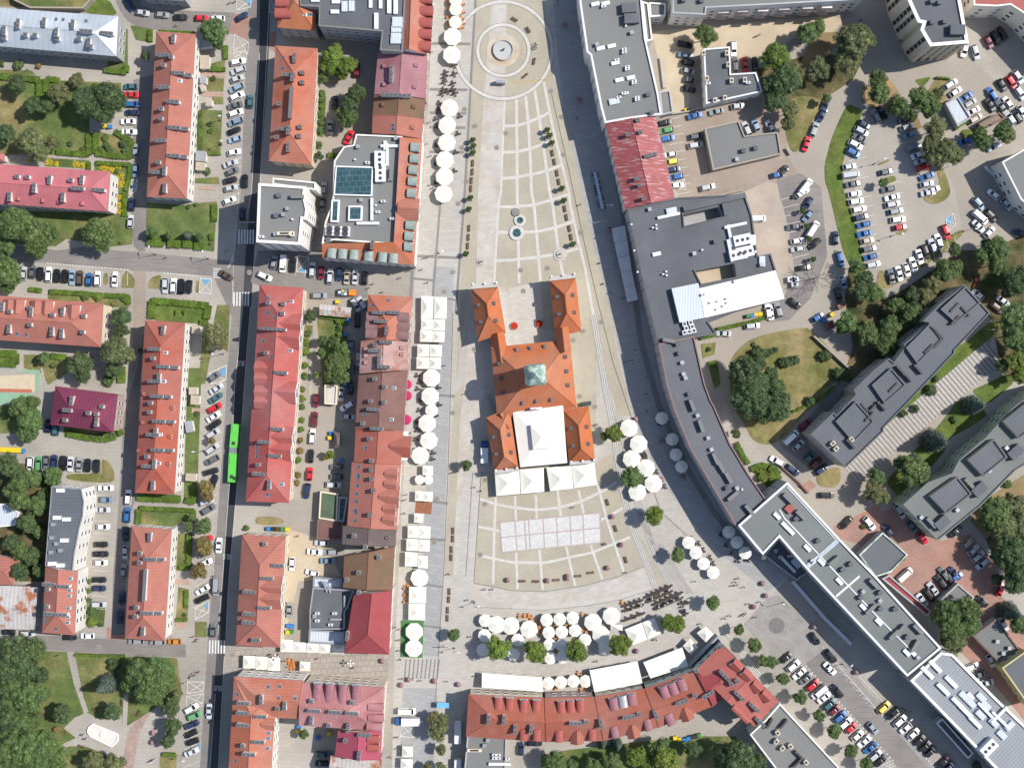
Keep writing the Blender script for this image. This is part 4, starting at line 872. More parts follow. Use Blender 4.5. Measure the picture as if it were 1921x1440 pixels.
hip('', '', '634 1370 717 1368 714 1424 628 1416', 11.5, 2.6, roofmat('raspberry_metal', (0.333, 0.066, 0.101), (.9, 5, .08)), cream_w, (0, 0), axis='v', ch=[(1, 3, 's 670 1235; h 810 1195; v 690 1140; v 772 1350')], chm=grey_w, dm=[(1, 3, 'b 880 1225; b 880 1290', DORM_R)], rt=rt)
hip('shed', 'pale metal shed roof with rust patches below the raspberry wing', '621 1416 716 1424 716 1460 618 1455', 8, 1.6, RUSTY, grey_w, (0, 0), axis='h', win=False)
# --- the town hall
rt = root('town_hall', (P(1000, 700).x, P(1000, 700).y, 0)); tag(rt, 'baroque town hall with bright orange hipped roofs and a green copper tower in the square', 'town hall')
def part(quad, h, rise, ins, axis=None, dm='', t0=None, big=False, eye=()):
    return hip('', '', quad, h, rise, ORANGE, white_w, ins, axis=axis, rt=rt, dm=[(a, b, s, DORM_D, .95) for a, b, s in eye], step=3.2, fh=5.5)
part('884 541 934 537 949 624 896 641', 6.5, 4.2, (5, 6), 'v', eye=[(1, 1, 'e 1672 848; e 1688 975; e 1782 835; e 1798 965')])
part('1031 526 1080 520 1091 621 1042 632', 6.5, 4.2, (5, 6), 'v', eye=[(2, 1, 'e 342 786; e 357 915; e 455 773; e 468 903')])
part('921 628 946 622 954 672 928 690', 6.5, 2.6, (0, 0), 'v'); part('1042 618 1066 612 1072 655 1046 665', 8, 2.6, (0, 0), 'v')
part('921 651 1069 637 1082 764 933 786', 6.7, 6.4, (9.5, 9.5), 'h', eye=[(1, 1, 'e 1828 1288; e 1840 1395'), (2, 1, 'e 35 1185; e 140 1172; e 246 1160; e 400 1236; e 410 1345'), (1, 2, 'e 1852 68'), (2, 2, 'e 420 10; e 82 142; e 183 128; e 295 117')])
part('912 783 956 764 973 876 927 884', 6.5, 4.0, (5, 4), 'v', eye=[(1, 2, 'e 1785 397; e 1803 525; e 1897 382; e 1912 514')])
part('1056 768 1105 762 1116 864 1068 868', 6.5, 4.0, (5, 4), 'v', eye=[(2, 2, 'e 447 333; e 464 462; e 560 322; e 572 450')])
part('933 782 945 770 960 800 950 806', 6.5, 2, (0, 0), 'v')
# cream courtyard canopy
mb = MB(); q = [P(*p, 7.4).to_2d() for p in A('961 768 1056 758 1064 868 976 876')]; mb.prism(q, 0, 7.4, white_w, top=False)
ap = [P(*p, 9.1) for p in A('1002 812 1022 810 1024 832 1005 834')]
q = ccw(q); qq = [Vector((*p, 7.4)) for p in q]; apc = ccw([a.to_2d() for a in ap]); apz = [Vector((*a, 9.0)) for a in apc]
k0 = min(range(4), key=lambda k: sum((qq[i] - apz[(i + k) % 4]).length for i in range(4)))
for i in range(4): mb.face([qq[i], qq[(i + 1) % 4], apz[(i + 1 + k0) % 4], apz[(i + k0) % 4]], canvas)
mb.face([apz[(i + k0) % 4] for i in range(4)], canvas); mb.build('courtyard_roof', rt)
mb = MB(); q = [P(*p, 10.4).to_2d() for p in A('995 797 1033 795 1036 840 1000 843')]; mb.prism(q, 8.0, 10.0, canvas, top=False); c = sum(q, Vector((0, 0))) / 4; q = ccw(q)
for i in range(4): mb.face([(*q[i], 10.0), (*q[(i + 1) % 4], 10.0), (*c, 11.1)], canvas)
mb.build('lantern_roof', rt)
# the tower
c = P(1004, 703, 18); c = Vector((c.x + .0, c.y, 0)); RZ = R(4)
def ringp(hw, z, ch=.22):
    o = []
    for sx_, sy_ in ((1, 1), (-1, 1), (-1, -1), (1, -1)):
        a = (sx_ * hw, sy_ * hw * (1 - ch)); b = (sx_ * hw * (1 - ch), sy_ * hw)
        o += [a, b] if sx_ * sy_ > 0 else [b, a]
    return [(c.x + x * math.cos(RZ) - y * math.sin(RZ), c.y + x * math.sin(RZ) + y * math.cos(RZ), z) for x, y in o]
def loft(mb, levels, m):
    rings = [ringp(hw, z) for hw, z in levels]
    for a, b in zip(rings, rings[1:]):
        for i in range(8): mb.face([a[i], a[(i + 1) % 8], b[(i + 1) % 8], b[i]], m)
    mb.face(rings[-1], m)
mb = MB(); loft(mb, [(2.7, 6), (2.7, 20.3), (3.0, 20.5), (3.0, 20.9)], white_w); tw = mb.build('tower', rt)
mb = MB(); loft(mb, [(3.05, 20.9), (3.0, 21.8), (2.75, 22.9), (2.2, 24.0), (1.5, 24.8), (.95, 25.2), (.9, 26.2), (.5, 26.8), (.14, 27.3), (.08, 29.0)], copper); mb.build('dome', tw)
for k in range(4):
    a = RZ + k * math.pi / 2; mb = MB(); mb.box((c.x + math.cos(a) * 2.72, c.y + math.sin(a) * 2.72, 16.2), (.12, 1.3, 2.2), glass_m, a); mb.build('tower_window', tw)
for qd in ('884 533 934 530 934 538 884 542', '1031 519 1080 513 1080 521 1031 527', '1068 866 1117 862 1118 868 1069 872', '927 882 972 877 973 884 928 889'):
    mb = MB(); q = [P(*p, 7.6) for p in A(qd)]; q2 = [p.to_2d() for p in q]; mb.prism(q2, 5.4, 7.4, stone_m)
    q2 = ccw(q2)
    for i in range(3):
        e = P(*(A(qd)[0]), 7.6).lerp(P(*(A(qd)[1]), 7.6), .06 + .44 * i); mb.cyl((e.x, e.y, 7.4), .28, .5, frame_m, 8); mb.dome((e.x, e.y, 7.9), .38, .55, frame_m, 8, 3)
    mb.build('parapet_with_urns', rt)
mb = MB(); e = P(1006, 766, 9.5); mb.box((e.x, e.y, 9.2), (3.4, .7, 1.2), metal_w, R(4)); mb.tube((e.x, e.y, 9), (e.x, e.y, 13), .09, metal_w); mb.build('antenna_mast', rt)
# --- east side of the square
flat('office_building', 'long grey flat-roofed building with white parapet and scattered roof skylights, north-east of the fountain', '1083 -40 1088 8 1101 98 1108 104 1127 200 1135 231 1184 222 1241 215 1235 176 1211 72 1204 0 1198 -40', 13, FGREY, white_w, metal_w, pw=.5, rz=R(12),
    eq=[(2, 0, 'k 628 30; k 705 25; a 690 48; P 900 140 4; x 850 165; x 858 195; v 900 245; k 668 362; k 750 345; a 845 370; a 845 392; k 778 472; a 790 450; a 868 502; a 868 520; k 808 600; k 895 582; a 920 608; a 918 623; a 842 700; a 860 700; a 805 730; K 770 760; a 942 732; a 942 748; d 1025 708; d 1050 848; v 640 335; P 880 60 4')], step=3.2)
flat('annexe', 'narrow grey annexe behind the long grey flat roof', '1205 3 1216 6 1224 75 1213 78', 8, FGREY, white_w, white_w)
flat('annexe', 'small square link building with grey roof between two long blocks at the top', '1218 5 1249 7 1248 30 1220 32', 8, FGREY, grey_w, white_w)
hip('town_house', 'wide gabled house with a streaky weathered red metal roof', '1136 233 1230 219 1266 372 1173 393', 11.5, 2.6, WEATH, white_w, (0, 0), axis='v', ch=[(2, 0, 's 870 1010; s 965 990; h 1040 1165; s 935 1340; s 960 1390; s 945 900'), (2, 1, 's 990 50')], chm=BROWN)
flat('garage', 'low grey lean-to against the long grey roof, above the courtyard cars', '1237 173 1257 169 1263 211 1242 216', 4, FGREY, grey_w, win=False)
rt, rf = flat('shopping_centre', 'sprawling dark felt-roofed block with two sunken courtyards and white rooftop ducts', '1178 393 1270 371 1397 364 1411 405 1421 480 1446 476 1456 508 1444 560 1330 605 1345 626 1302 633 1236 644 1215 560 1195 470', 12.5, FDARK, grey_w, FDARK,
    holes=['1282 402 1349 388 1357 406 1284 424', '1304 508 1378 494 1382 519 1316 532'], rz=R(12),
    eq=[(2, 1, 'v 1035 130; K 1200 140; m 1178 178; x 1060 268; x 1085 250; x 1088 275; k 1088 465; x 1137 617; x 1160 597; x 1164 625; v 1245 1140; v 1260 1205; v 1280 1280; v 1300 1390; x 900 243; x 920 440; x 945 600; d 1530 370; v 1370 462; x 1430 435'), (2, 1, 'M 1730 360 12; M 1750 450 12; m 1680 250 12; n 1640 330 12; n 1640 440 12; K 1810 360 90; v 1875 545; K 1880 520 90; a 1820 450; M 1700 470 12'),
        (2, 1, 'f 1297 990; f 1343 980; f 1297 1055; f 1333 1048; f 1368 1040; f 1310 1022; f 1355 1010')])
for qd, m_ in (('1282 402 1349 388 1357 406 1284 424', granite_b), ('1304 508 1378 494 1382 519 1316 532', sand_m)):
    mb = MB(); q = inset([P(x, y, 12.5).to_2d() for x, y in A(qd)], .02); mb.cap(q, 7.8, m_); mb.build('courtyard_floor', rt)
for qd, m_ in (('1260 541 1310 531 1321 596 1275 605', ICE), ('1312 541 1455 507 1472 560 1322 596', WHITER)):
    mb = MB(); q = [P(*p, 14.0).to_2d() for p in A(qd)]; mb.prism(q, 11.8 if m_ is ICE else 0, 14.0, grey_w, top=False); mb.cap(q, 14.0, m_); o = mb.build('raised_roof', rt)
    if m_ is WHITER: eqm(rt, o, 14.3, 2, 1, 'x 1495 830; x 1550 820; x 1615 800; x 1540 880; x 1590 855; x 1620 830; m 1750 655 12; a 1440 770', R(12))
mb = MB(); q = [P(*p, 11.3).to_2d() for p in A('1352 384 1358 382 1364 405 1357 407')]; mb.prism(q, 12, 13.5, FDARK); mb.build('louvre_wall', rt)
mb = MB(); q = [P(*p, 11).to_2d() for p in A('1279 389 1395 363 1398 372 1282 399')]; mb.prism(q, 12, 13.2, FDARK); mb.build('louvre_wall', rt)
flat('retail_building', 'long curving grey-roofed building with a reddish parapet along the east side of the square', '1236 645 1302 631 1322 720 1333 750 1340 762 1370 832 1405 890 1437 936 1382 988 1330 900 1295 840 1266 770 1251 720', 13, FBLUE, grey_w, mat('plum_coping', (.24, .15, .14), .1), rz=R(-65), pw=.3,
    eq=[(2, 2, 'd 1335 75; D 1355 160 20; v 1395 235; D 1422 315 20; v 1475 405; v 1500 490; D 1530 560 25; D 1572 622 30; D 1627 702 30; d 1620 780; v 1690 780; D 1660 840 -50; D 1785 945 40; x 1700 790; x 1730 790'), (2, 1, 'd 1245 1140; D 1180 1115 80; d 1260 1210; v 1278 1280; v 1305 1395; v 1290 1365')], step=3.0)
rt, rf = flat('department_store', 'long diagonal store with greenish felt roof and bold white parapet', '1385 985 1430 945 1477 904 1577 1012 1641 1078 1766 1215 1702 1268 1519 1073 1462 1007 1431 1040', 14, FGRN, grey_w, metal_w, pw=.55, rz=R(-46),
    eq=[(3, 2, 'D 155 860 45; R 165 935; k 72 990; D 250 985 45; k 130 1060; k 175 1105; d 380 1175; k 300 1230; d 215 1010; D 500 1325 -50; d 625 1350; d 565 1392; k 405 1335; a 340 1330'), (3, 3, 'k 540 40; D 800 60 45; d 845 125; v 718 115; v 845 185; d 848 245; d 958 248; k 720 235; k 835 345; D 1000 405 -40; D 1130 400 45; d 1050 458; D 950 440 -46; D 1108 525 -30; k 1045 575; k 1090 575; v 1130 610; d 700 160; D 775 250 -46')], step=3.2)
for a_, b_, w_ in (((1472, 972), (1650, 1160), .35), ((1650, 1160), (1722, 1232), .35), ((1515, 1062), (1573, 1012), 1.3), ((1568, 1118), (1612, 1080), .6), ((1462, 955), (1472, 972), .35), ((1476, 912), (1572, 1016), .3)):
    u, v = P(*a_, 13.6), P(*b_, 13.6); c_ = (u + v) / 2; mb = MB(); mb.box((c_.x, c_.y, 13.55 + .06 + w_ * .02), ((v - u).length, w_, .3), metal_w if w_ < 1 else SILV, math.atan2((v - u).y, (v - u).x)); mb.build('roof_divider', rt)
flat('glazed_pavilion', 'low glazed pavilion in the notch of the diagonal store', '1433 1041 1462 1010 1517 1072 1494 1088', 5, FBLUE, grey_w, metal_g, win=False, eq=[(3, 2, 'a 100 1300; v 60 1250; m 150 1350 -46; K 215 1345 -46; a 170 1290'), (2, 2, 'd 1890 1300')])
flat('store_annexe', 'flat annexe with a green glass edge beside the red-paved yard', '1612 1040 1656 998 1703 1040 1672 1072 1642 1082', 4.4, FBLUE, grey_w, copper, win=False)
flat('lean_to', 'long narrow red metal lean-to against the diagonal store', '1655 1085 1668 1078 1747 1146 1740 1155', 3.4, CRIM, grey_w, win=False, ph=.1)
flat('department_store', 'seamed grey metal-roofed building with skylights at the lower corner of the photo', '1708 1276 1765 1223 1787 1226 1870 1310 1960 1395 1960 1500 1915 1490 1800 1370', 12, SEAMG, grey_w, white_w, pw=.7, rz=R(-45), limit=60,
    eq=[(3, 3, 'L 1200 725 45; L 1260 678 45; L 1380 795 45; L 1320 850 45; L 1430 955 45; L 1490 1018 45; L 1560 1098 45; K 1475 900; k 1525 900; K 1530 955; K 1605 910; K 1640 970; K 1600 1040; K 1700 1100; K 1820 1125 45; m 1640 1010 -46; m 1740 1040 45; n 1750 1080 45; K 1760 1190; M 1660 1285 45; x 1690 1020')])
flat('canopy_hall', 'black glass-roofed canopy with a pale rim beside the seamed metal roof', '1757 1356 1768 1347 1826 1412 1816 1422', 4, glass_m, grey_w, frame_m, win=False, ph=.3)
RB = []; PGREEN = mat('pale_green_render', (.44, .49, .43), .06, .4)
for k, (qd, ins_, lab) in enumerate((('879 1302 1021 1308 1024 1391 874 1381', (8, 0), 'first terrace house of the curved red row, hipped end by the promenade'), ('1021 1308 1115 1306 1132 1389 1024 1391', (0, 0), 'second terrace house of the curved red row, with three red barrel dormers'),
        ('1115 1306 1209 1291 1236 1364 1132 1389', (0, 0), 'third terrace house of the curved red row, with one silver dormer between plum ones'), ('1209 1291 1304 1256 1340 1323 1236 1364', (0, 0), 'fourth terrace house of the curved red row, with three plum barrel dormers'))):
    rt, rf, hp = hip('terrace_house', lab, qd, 9.3, 3.0, TERR, [cream_w, pink_w, cream_w, PGREEN][k], ins_, axis='h', ch=[[(1, 3, 'v 1745 1075; v 1860 1080'), (2, 3, 'v 25 1150; v 145 1150')], [(2, 3, 'h 480 1105; s 555 1095')], [(2, 3, 'h 880 1058; s 955 1040; v 670 1110')], [(2, 3, 'h 1280 945; s 1375 900; v 1080 1040')]][k],
        dm=[[(1, 3, 'b 1820 955; b 1905 960', DORM_R, 1), (2, 3, 'b 90 975; b 185 975; b 90 1190; b 190 1190', DORM_R, 1)], [(2, 3, 'b 372 985; b 443 980; b 515 975; b 355 1200; b 605 1190', DORM_R, 1), (2, 3, 'g 490 1210', TERR)], [(2, 3, 'b 765 960; b 905 925', DORM_P, 1.15), (2, 3, 'b 835 942', metal_g, 1.15), (2, 3, 'b 773 1170; b 1022 1115', DORM_P), (2, 3, 'g 910 1165', TERR)], [(2, 3, 'b 1147 870; b 1212 845; b 1278 818; b 1188 1075', DORM_P, 1.15), (2, 3, 'g 1310 1035', TERR)]][k])
rt, rf, _ = hip('corner_house', 'bright red corner house ending the curved row, with square dormers toward the parking street', '1355 1207 1461 1314 1416 1362 1305 1256', 10.5, 3.2, roofmat('scarlet_roof', (0.334, 0.106, 0.089), (.75, 45, .1)), PGREEN, (0, 0), axis='v', ch=[(2, 3, 's 1580 525; h 1600 750; h 1710 900; s 1695 790; s 1650 810; h 1820 985; h 1865 1095')], dm=[(2, 3, 'g 1690 675; g 1765 745; g 1835 830; g 1905 900; b 1690 1010; b 1745 1065', DORM_R, .8)])
hip('', '', '1304 1257 1344 1232 1352 1312 1338 1324', 10, 3.0, CRIM, PGREEN, (0, 0), axis='h', rt=rt, ch=[(2, 3, 's 1385 710; h 1475 890')])
flat('shop_annexe', 'dark glass-fronted pavilion in front of the bright red corner house', '1293 1249 1347 1193 1356 1204 1306 1254', 4.5, glass_m, grey_w, metal_g, win=False)
flat('workshop', 'grey felt-roofed workshop beside the parking street with rows of small chimneys', '1407 1377 1436 1350 1463 1319 1575 1440 1600 1480 1500 1500', 7.5, FGREY, white_w, white_w, eq=[(3, 3, 'C 15 1105 -30; C 120 1110 -40; c 75 1175 45; c 65 1240 -40; c 112 1290 -40; c 172 1275 45; C 238 1345 45; C 220 1405 -45; c 288 1395 45')])
flat('storage_building', 'grey felt roof with air conditioners at the lower end of the promenade', '877 1378 950 1382 948 1470 869 1470', 6, FGREY, white_w, grey_w, win=False, eq=[(1, 3, 'a 1790 1340; a 1820 1340; a 1790 1365; a 1820 1365; v 1740 1230; v 1715 1270; m 1830 1410; W 1640 1305; a 1890 1370')])
# --- north-east
rtb, _r = flat('apartment_block', 'long grey-roofed balcony block along the top edge above the sandy yard', '1262 -50 1262 25 1324 28 1325 15 1440 9 1620 -1 1620 -50', 12, FGREY, white_w, metal_g, step=2.6, fh=3.0, rz=R(4), eq=[(2, 0, 'd 1290 0; d 1425 5')])
for x_, y_ in ((1361, 24), (1397, 22), (1436, 21), (1476, 18), (1521, 16), (1557, 15)):
    for z_ in (2.6, 5.6, 8.6):
        p = P(x_, y_ - 13, 12); mb = MB(); mb.box((p.x, p.y - .75, z_), (3.0, 1.3, .18), white_w); mb.box((p.x, p.y - 1.38, z_ + .5), (3.0, .08, 1.0), pink_w); mb.build('balcony', rtb)
flat('office_building', 'small flat-roofed building with pale parapet between the sandy yard and parked cars', '1320 92 1369 88 1371 139 1418 136 1430 172 1325 195', 7, FDARK, white_w, metal_w, pw=.4, eq=[(2, 0, 'c 1440 400; c 1615 400; c 1625 485; c 1465 590; a 1475 625; c 1650 605; c 1750 600; a 1775 620; c 1600 735; x 1535 740; c 1525 755')])
flat('garage', 'large low garage block with plain grey felt roof in the courtyard', '1322 241 1386 227 1397 255 1459 248 1466 289 1338 319', 4, FGREY, conc_m, win=False, eq=[(2, 0, 'd 1740 1130; d 1830 1110; v 1690 1195')])
flat('office_building', 'tall angular office with a slate roof, white rim and slotted facade at the top', '1690 -60 1703 0 1722 42 1731 44 1727 56 1745 87 1817 81 1802 0 1802 -60', 18, FDARK, cream_w, frame_m, pw=.9, dark=True, ww=1.2, step=2.4, fh=3.4, wh=2.75, eq=[(3, 0, 'd 1235 10; d 1290 18; d 1235 165; d 1330 160; P 1425 225')])
flat('', '', '1655 -60 1662 12 1675 25 1706 6 1692 -60', 9, FGREY, cream_w, frame_m, rt=bpy.data.objects['office_building.003'] if 'office_building.003' in bpy.data.objects else None, win=False) if 0 else None
flat('apartment_block', 'pale block with a rust-red roof entering at the upper corner', '1826 -40 1827 10 1870 12 1896 9 1921 25 2000 110 2040 70 1960 -40', 12, DORM_R, white_w, white_w, ww=1.4, step=3.0, fh=3.0)
flat('carport', 'flat pale blue-grey metal shed roof beside the angled cars', '1774 194 1797 181 1822 221 1797 237', 3.2, SILV, grey_w, win=False, ph=.1)
flat('shed', 'flat rosy-brown shed roof among the parked cars at the east side', '1836 232 1875 211 1887 222 1845 243', 2.8, mat('rosy_felt', (.24, .18, .15), .08), brown_w, win=False, ph=.1)
flat('apartment_block', 'white balcony block cut by the east edge above the park trees', '1880 304 1925 278 2000 330 1980 430 1915 374', 10, FGREY, white_w, white_w)
flat('kiosk', 'tiny yellow-topped kiosk at the bend of the courtyard lane', '1571 573 1583 566 1588 574 1576 581', 2.4, DORM_R, brown_w, win=False, ph=.1)
flat('bin_shelter', 'narrow red-roofed bin shelter beside the lawn and blue car', '1549 607 1562 600 1568 612 1556 620', 2.4, DORM_R, brown_w, win=False, ph=.1)
# --- stepped apartment blocks
rt, rf = flat('apartment_block', 'long stepped block with slate felt roofs running diagonally, rows of vent walls', '1521 814 1564 773 1569 779 1606 740 1602 731 1640 694 1668 672 1677 680 1699 650 1696 646 1745 605 1732 602 1762 572 1810 534 1857 587 1791 657 1790 663 1727 730 1657 803 1658 808 1587 876', 13, FBLUE, mat('beige_grey_render', (.36, .33, .29), .08, .4), FBLUE, ph=.25, pw=.3, rz=R(42), win=True, ww=1.5, limit=100,
    eq=[(3, 1, 'C 1405 865 -45; C 1485 895 42; C 1265 1045 42; C 1290 1070 42; C 1280 1140 -45; C 1000 1340 42; C 1050 1390 42; C 1130 1330 42; C 1210 1175 -45; C 1410 960 -45'), (3, 2, 'C 735 185 42; C 765 245 -45; C 855 165 42; C 625 450 42; c 630 415 42; c 490 445 -45; c 515 485 -45; C 945 25 -45; C 780 190 -45')])
flat('', '', '1765 580 1812 537 1840 568 1794 606', 13.8, FBLUE, FBLUE, FBLUE, rt=rt, win=False, ph=.2); flat('', '', '1700 652 1745 607 1768 636 1722 683', 13.8, FBLUE, FBLUE, FBLUE, rt=rt, win=False, ph=.2)
flat('', '', '1636 722 1672 690 1700 722 1660 757', 13.8, FBLUE, FBLUE, FBLUE, rt=rt, win=False, ph=.2); flat('', '', '1568 790 1606 752 1640 790 1602 830', 13.8, FBLUE, FBLUE, FBLUE, rt=rt, win=False, ph=.2)
rt, rf = flat('apartment_block', 'stepped green and yellow block with raised slate roof boxes', '1695 946 1740 905 1786 888 1800 862 1850 820 1868 800 1900 765 1960 720 2000 760 1990 830 1905 882 1840 948 1760 1013', 11, FGRN, green_w, FGRN, ph=.3, pw=.3, rz=R(42), ww=1.5, limit=100, eq=[(3, 2, 'P 1310 1040 42; P 1590 790 42; P 1860 510 42; v 1155 1000; D 1230 1040 42; v 1425 945; D 1515 745 42; v 1665 650; v 1795 480')])
for qd in ('1745 930 1797 894 1823 926 1776 963', '1816 862 1865 823 1890 857 1845 893', '1882 790 1930 752 1960 785 1912 822'): flat('', '', qd, 12.6, FBLUE, yellow_w, FBLUE, rt=rt, win=False, ph=.25)
flat('garage', 'small grey-roofed garage beside the big round tree in the brick yard', '1763 1126 1797 1094 1828 1120 1800 1150', 3.6, FGREY, grey_w, win=False, ph=.2)
flat('garage', 'long low felt-roofed garage at the east edge beside tree shade', '1826 1192 1870 1160 1912 1217 1878 1246', 4, FGRN, grey_w, brown_w, win=False, ph=.3, eq=[(3, 3, 'v 1725 490; v 1815 540; v 1770 580')])
flat('house', 'ochre-walled house with slate roof at the lower east edge', '1880 1252 1925 1220 1990 1280 1935 1330', 8, FBLUE, yellow_w, yellow_w, cat='house')
# ------------------------------------------------------------------ cars
CC = {'w': ((.80, .80, .80), 'white'), 's': ((.48, .50, .52), 'silver'), 'g': ((.12, .13, .14), 'dark grey'), 'k': ((.015, .016, .018), 'black'), 'n': ((.02, .035, .085), 'navy blue'), 'b': ((.035, .13, .34), 'bright blue'),
      'r': ((.55, .02, .03), 'red'), 't': ((.05, .13, .15), 'dark teal'), 'l': ((.25, .35, .45), 'light blue'), 'e': ((.10, .30, .13), 'green'), 'y': ((.75, .60, .10), 'yellow'), 'o': ((.50, .20, .03), 'orange-brown'),
      'm': ((.16, .02, .035), 'maroon'), 'h': ((.45, .38, .30), 'beige'), 'c': ((.10, .07, .05), 'dark brown'), 'G': ((.28, .30, .31), 'mid-grey'), 'L': ((.16, .24, .32), 'blue-grey')}
def make_car(kind):
    L, W = {'hatchback': (4.05, 1.74), 'saloon': (4.55, 1.78), 'estate': (4.6, 1.8), 'van': (5.3, 1.95)}[kind]
    Ht = {'hatchback': 1.48, 'saloon': 1.44, 'estate': 1.55, 'van': 2.05}[kind]
    rt = root('parked_car' if kind != 'van' else 'parked_van', (0, 0, 0)); hl = L / 2; hw = W / 2
    # roof span in x, windscreen base, rear base
    wb, wt, rt_, rb = {'hatchback': (hl - 1.05, hl - 1.75, -hl + .75, -hl + .2), 'saloon': (hl - 1.15, hl - 1.9, -hl + 1.5, -hl + .85), 'estate': (hl - 1.1, hl - 1.8, -hl + .6, -hl + .15), 'van': (hl - .7, hl - 1.25, -hl + .15, -hl + .05)}[kind]
    belt = .92 if kind != 'van' else 1.15
    mb = MB(); st = []
    for x, w_, zt in ((-hl, .78, belt * .86), (-hl + .14, .92, belt * .97), (-hl + .5, 1, belt), (rb + .01, 1, belt + .02), (0, 1.0, belt + .02), (wb, 1, belt), (hl - .5, .97, belt * .9), (hl - .15, .88, belt * .82), (hl, .7, belt * .7)):
        y = hw * w_; st.append([(x, -y * .96, .24), (x, -y, belt * .6), (x, -y * .93, zt - .04), (x, -y * .7, zt), (x, y * .7, zt), (x, y * .93, zt - .04), (x, y, belt * .6), (x, y * .96, .24)])
    for a, b in zip(st, st[1:]):
        for i in range(8): mb.face([a[i], b[i], b[(i + 1) % 8], a[(i + 1) % 8]][::-1], paint)
    mb.face(st[0][::-1], paint); mb.face(st[-1], paint)
    rw = hw * .72; bw = hw * .88; zb = belt; th = .05
    # roof panel slightly crowned, and pillars
    mb.poly([(rt_, -rw, Ht), (wt, -rw, Ht), (wt, rw, Ht), (rt_, rw, Ht), (rt_ + .15, 0, Ht + .04), (wt - .15, 0, Ht + .04)], ((0, 1, 5, 4), (1, 2, 5), (2, 3, 4, 5), (3, 0, 4)), paint)
    mb.poly([(rt_, -rw, Ht - th), (wt, -rw, Ht - th), (wt, rw, Ht - th), (rt_, rw, Ht - th), (rt_, -rw, Ht), (wt, -rw, Ht), (wt, rw, Ht), (rt_, rw, Ht)], ((0, 1, 5, 4), (1, 2, 6, 5), (2, 3, 7, 6), (3, 0, 4, 7)), paint)
    for (xb, xt) in ((wb, wt), (rb, rt_)):
        for s in (-1, 1): mb.tube((xb, s * bw, zb), (xt, s * rw, Ht - .02), .06, paint, 4)
    for s in (-1, 1): mb.box((wb - .25, s * (hw + .1), belt + .05), (.2, .2, .14), paint)
    body = mb.build('body', rt)
    def pane(nm, q):
        m_ = MB(); a, b, c, d = (Vector(v) for v in q); n = (b - a).cross(c - a).normalized() * .02
        m_.face([a + n, b + n, c + n, d + n], cglass); m_.face([d - n, c - n, b - n, a - n], cglass)
        for u, v in ((a, b), (b, c), (c, d), (d, a)): m_.face([u - n, v - n, v + n, u + n], cglass)
        m_.build(nm, rt)
    pane('windscreen', [(wb, -bw + .06, zb + .01), (wb, bw - .06, zb + .01), (wt, rw - .05, Ht - .03), (wt, -rw + .05, Ht - .03)])
    if kind != 'van': pane('rear_window', [(rb, bw - .06, zb + .01), (rb, -bw + .06, zb + .01), (rt_, -rw + .05, Ht - .03), (rt_, rw - .05, Ht - .03)])
    else:
        m_ = MB(); m_.poly([(rb, -bw, zb), (rb, bw, zb), (rt_, rw, Ht - .02), (rt_, -rw, Ht - .02)], ((0, 3, 2, 1),), paint); o = m_.build('body', rt); o.name = 'rear_door'
    for s in (-1, 1):
        x0 = rb if kind != 'van' else wb - 1.2; x1 = rt_ if kind != 'van' else wt - .9
        q = [(x0, s * bw, zb + .01), (wb, s * bw, zb + .01), (wt, s * rw, Ht - .03), (x1, s * rw, Ht - .03)]; pane('side_window', q if s < 0 else q[::-1])
    if kind == 'van':
        m_ = MB()
        for s in (-1, 1): m_.poly([(rb, s * bw, zb), (wb - 1.2, s * bw, zb), (wt - .9, s * rw, Ht - .02), (rt_, s * rw, Ht - .02)], ((0, 1, 2, 3), (3, 2, 1, 0)), paint)
        m_.build('cargo_side', rt)
    wm = MB(); wm.tube((0, -.11, 0), (0, .11, 0), .31, tyre_m, 12); wm.tube((0, -.12, 0), (0, .12, 0), .17, metal_g, 8); wme = wm.mesh('wheel')
    for x in (-L * .30, L * .31):
        for s in (-1, 1): link('wheel', wme, rt, (x, s * (hw - .12), .31))
    lm = MB(); lm.box((0, 0, 0), (.1, .34, .14), metal_w); lme = lm.mesh('headlight')
    for s in (-1, 1): link('headlight', lme, rt, (hl - .1, s * hw * .66, belt * .68))
    return rt
CARS = {k: make_car(k) for k in ('hatchback', 'saloon', 'estate', 'van')}
ncar = 0
def cars(t, place, group, ang, s, name=None, prep='in'):
    global ncar
    for k, tok in enumerate(s.split(';')):
        tok = tok.split()
        if len(tok) < 3: continue
        px, py = tp(t[0], t[1], float(tok[0]), float(tok[1])) if t else (float(tok[0]), float(tok[1]))
        code = tok[2]; a = float(tok[3]) if len(tok) > 3 else ang; rnd = random.Random(int(px * 7 + py * 13)); van = code.endswith('v'); c, cn = CC[code[0]]
        kind = 'van' if van else rnd.choice(['hatchback', 'hatchback', 'saloon', 'estate', 'estate'])
        if rnd.random() < .35: a += 180
        v = rnd.uniform(.88, 1.12); col = tuple(x * v for x in c); p = P(px, py, .9)
        o = copy_tree(CARS[kind], None, (p.x, p.y, .17), R(a), col, ('body', 'rear_door', 'cargo_side'))
        reg(o, f'{cn} {"van" if van else "car"}', 'van' if van else 'car', group, px, py, place); ncar += 1
G1 = 'cars angled along the bus street'
cars((0, 0), 'in the upper angled bays along the bus street', G1, 20, '1785 465 w 12;1787 530 s;1780 592 s;1773 662 l 26;1778 722 w 26;1763 792 g 15;1770 848 w 20;1767 915 L;1757 982 k 22;1762 1047 l 15;1757 1143 w 12;1730 1228 s;1743 1285 g 25;1728 1352 k 15;1732 1412 s 15;1722 1505 w 22')
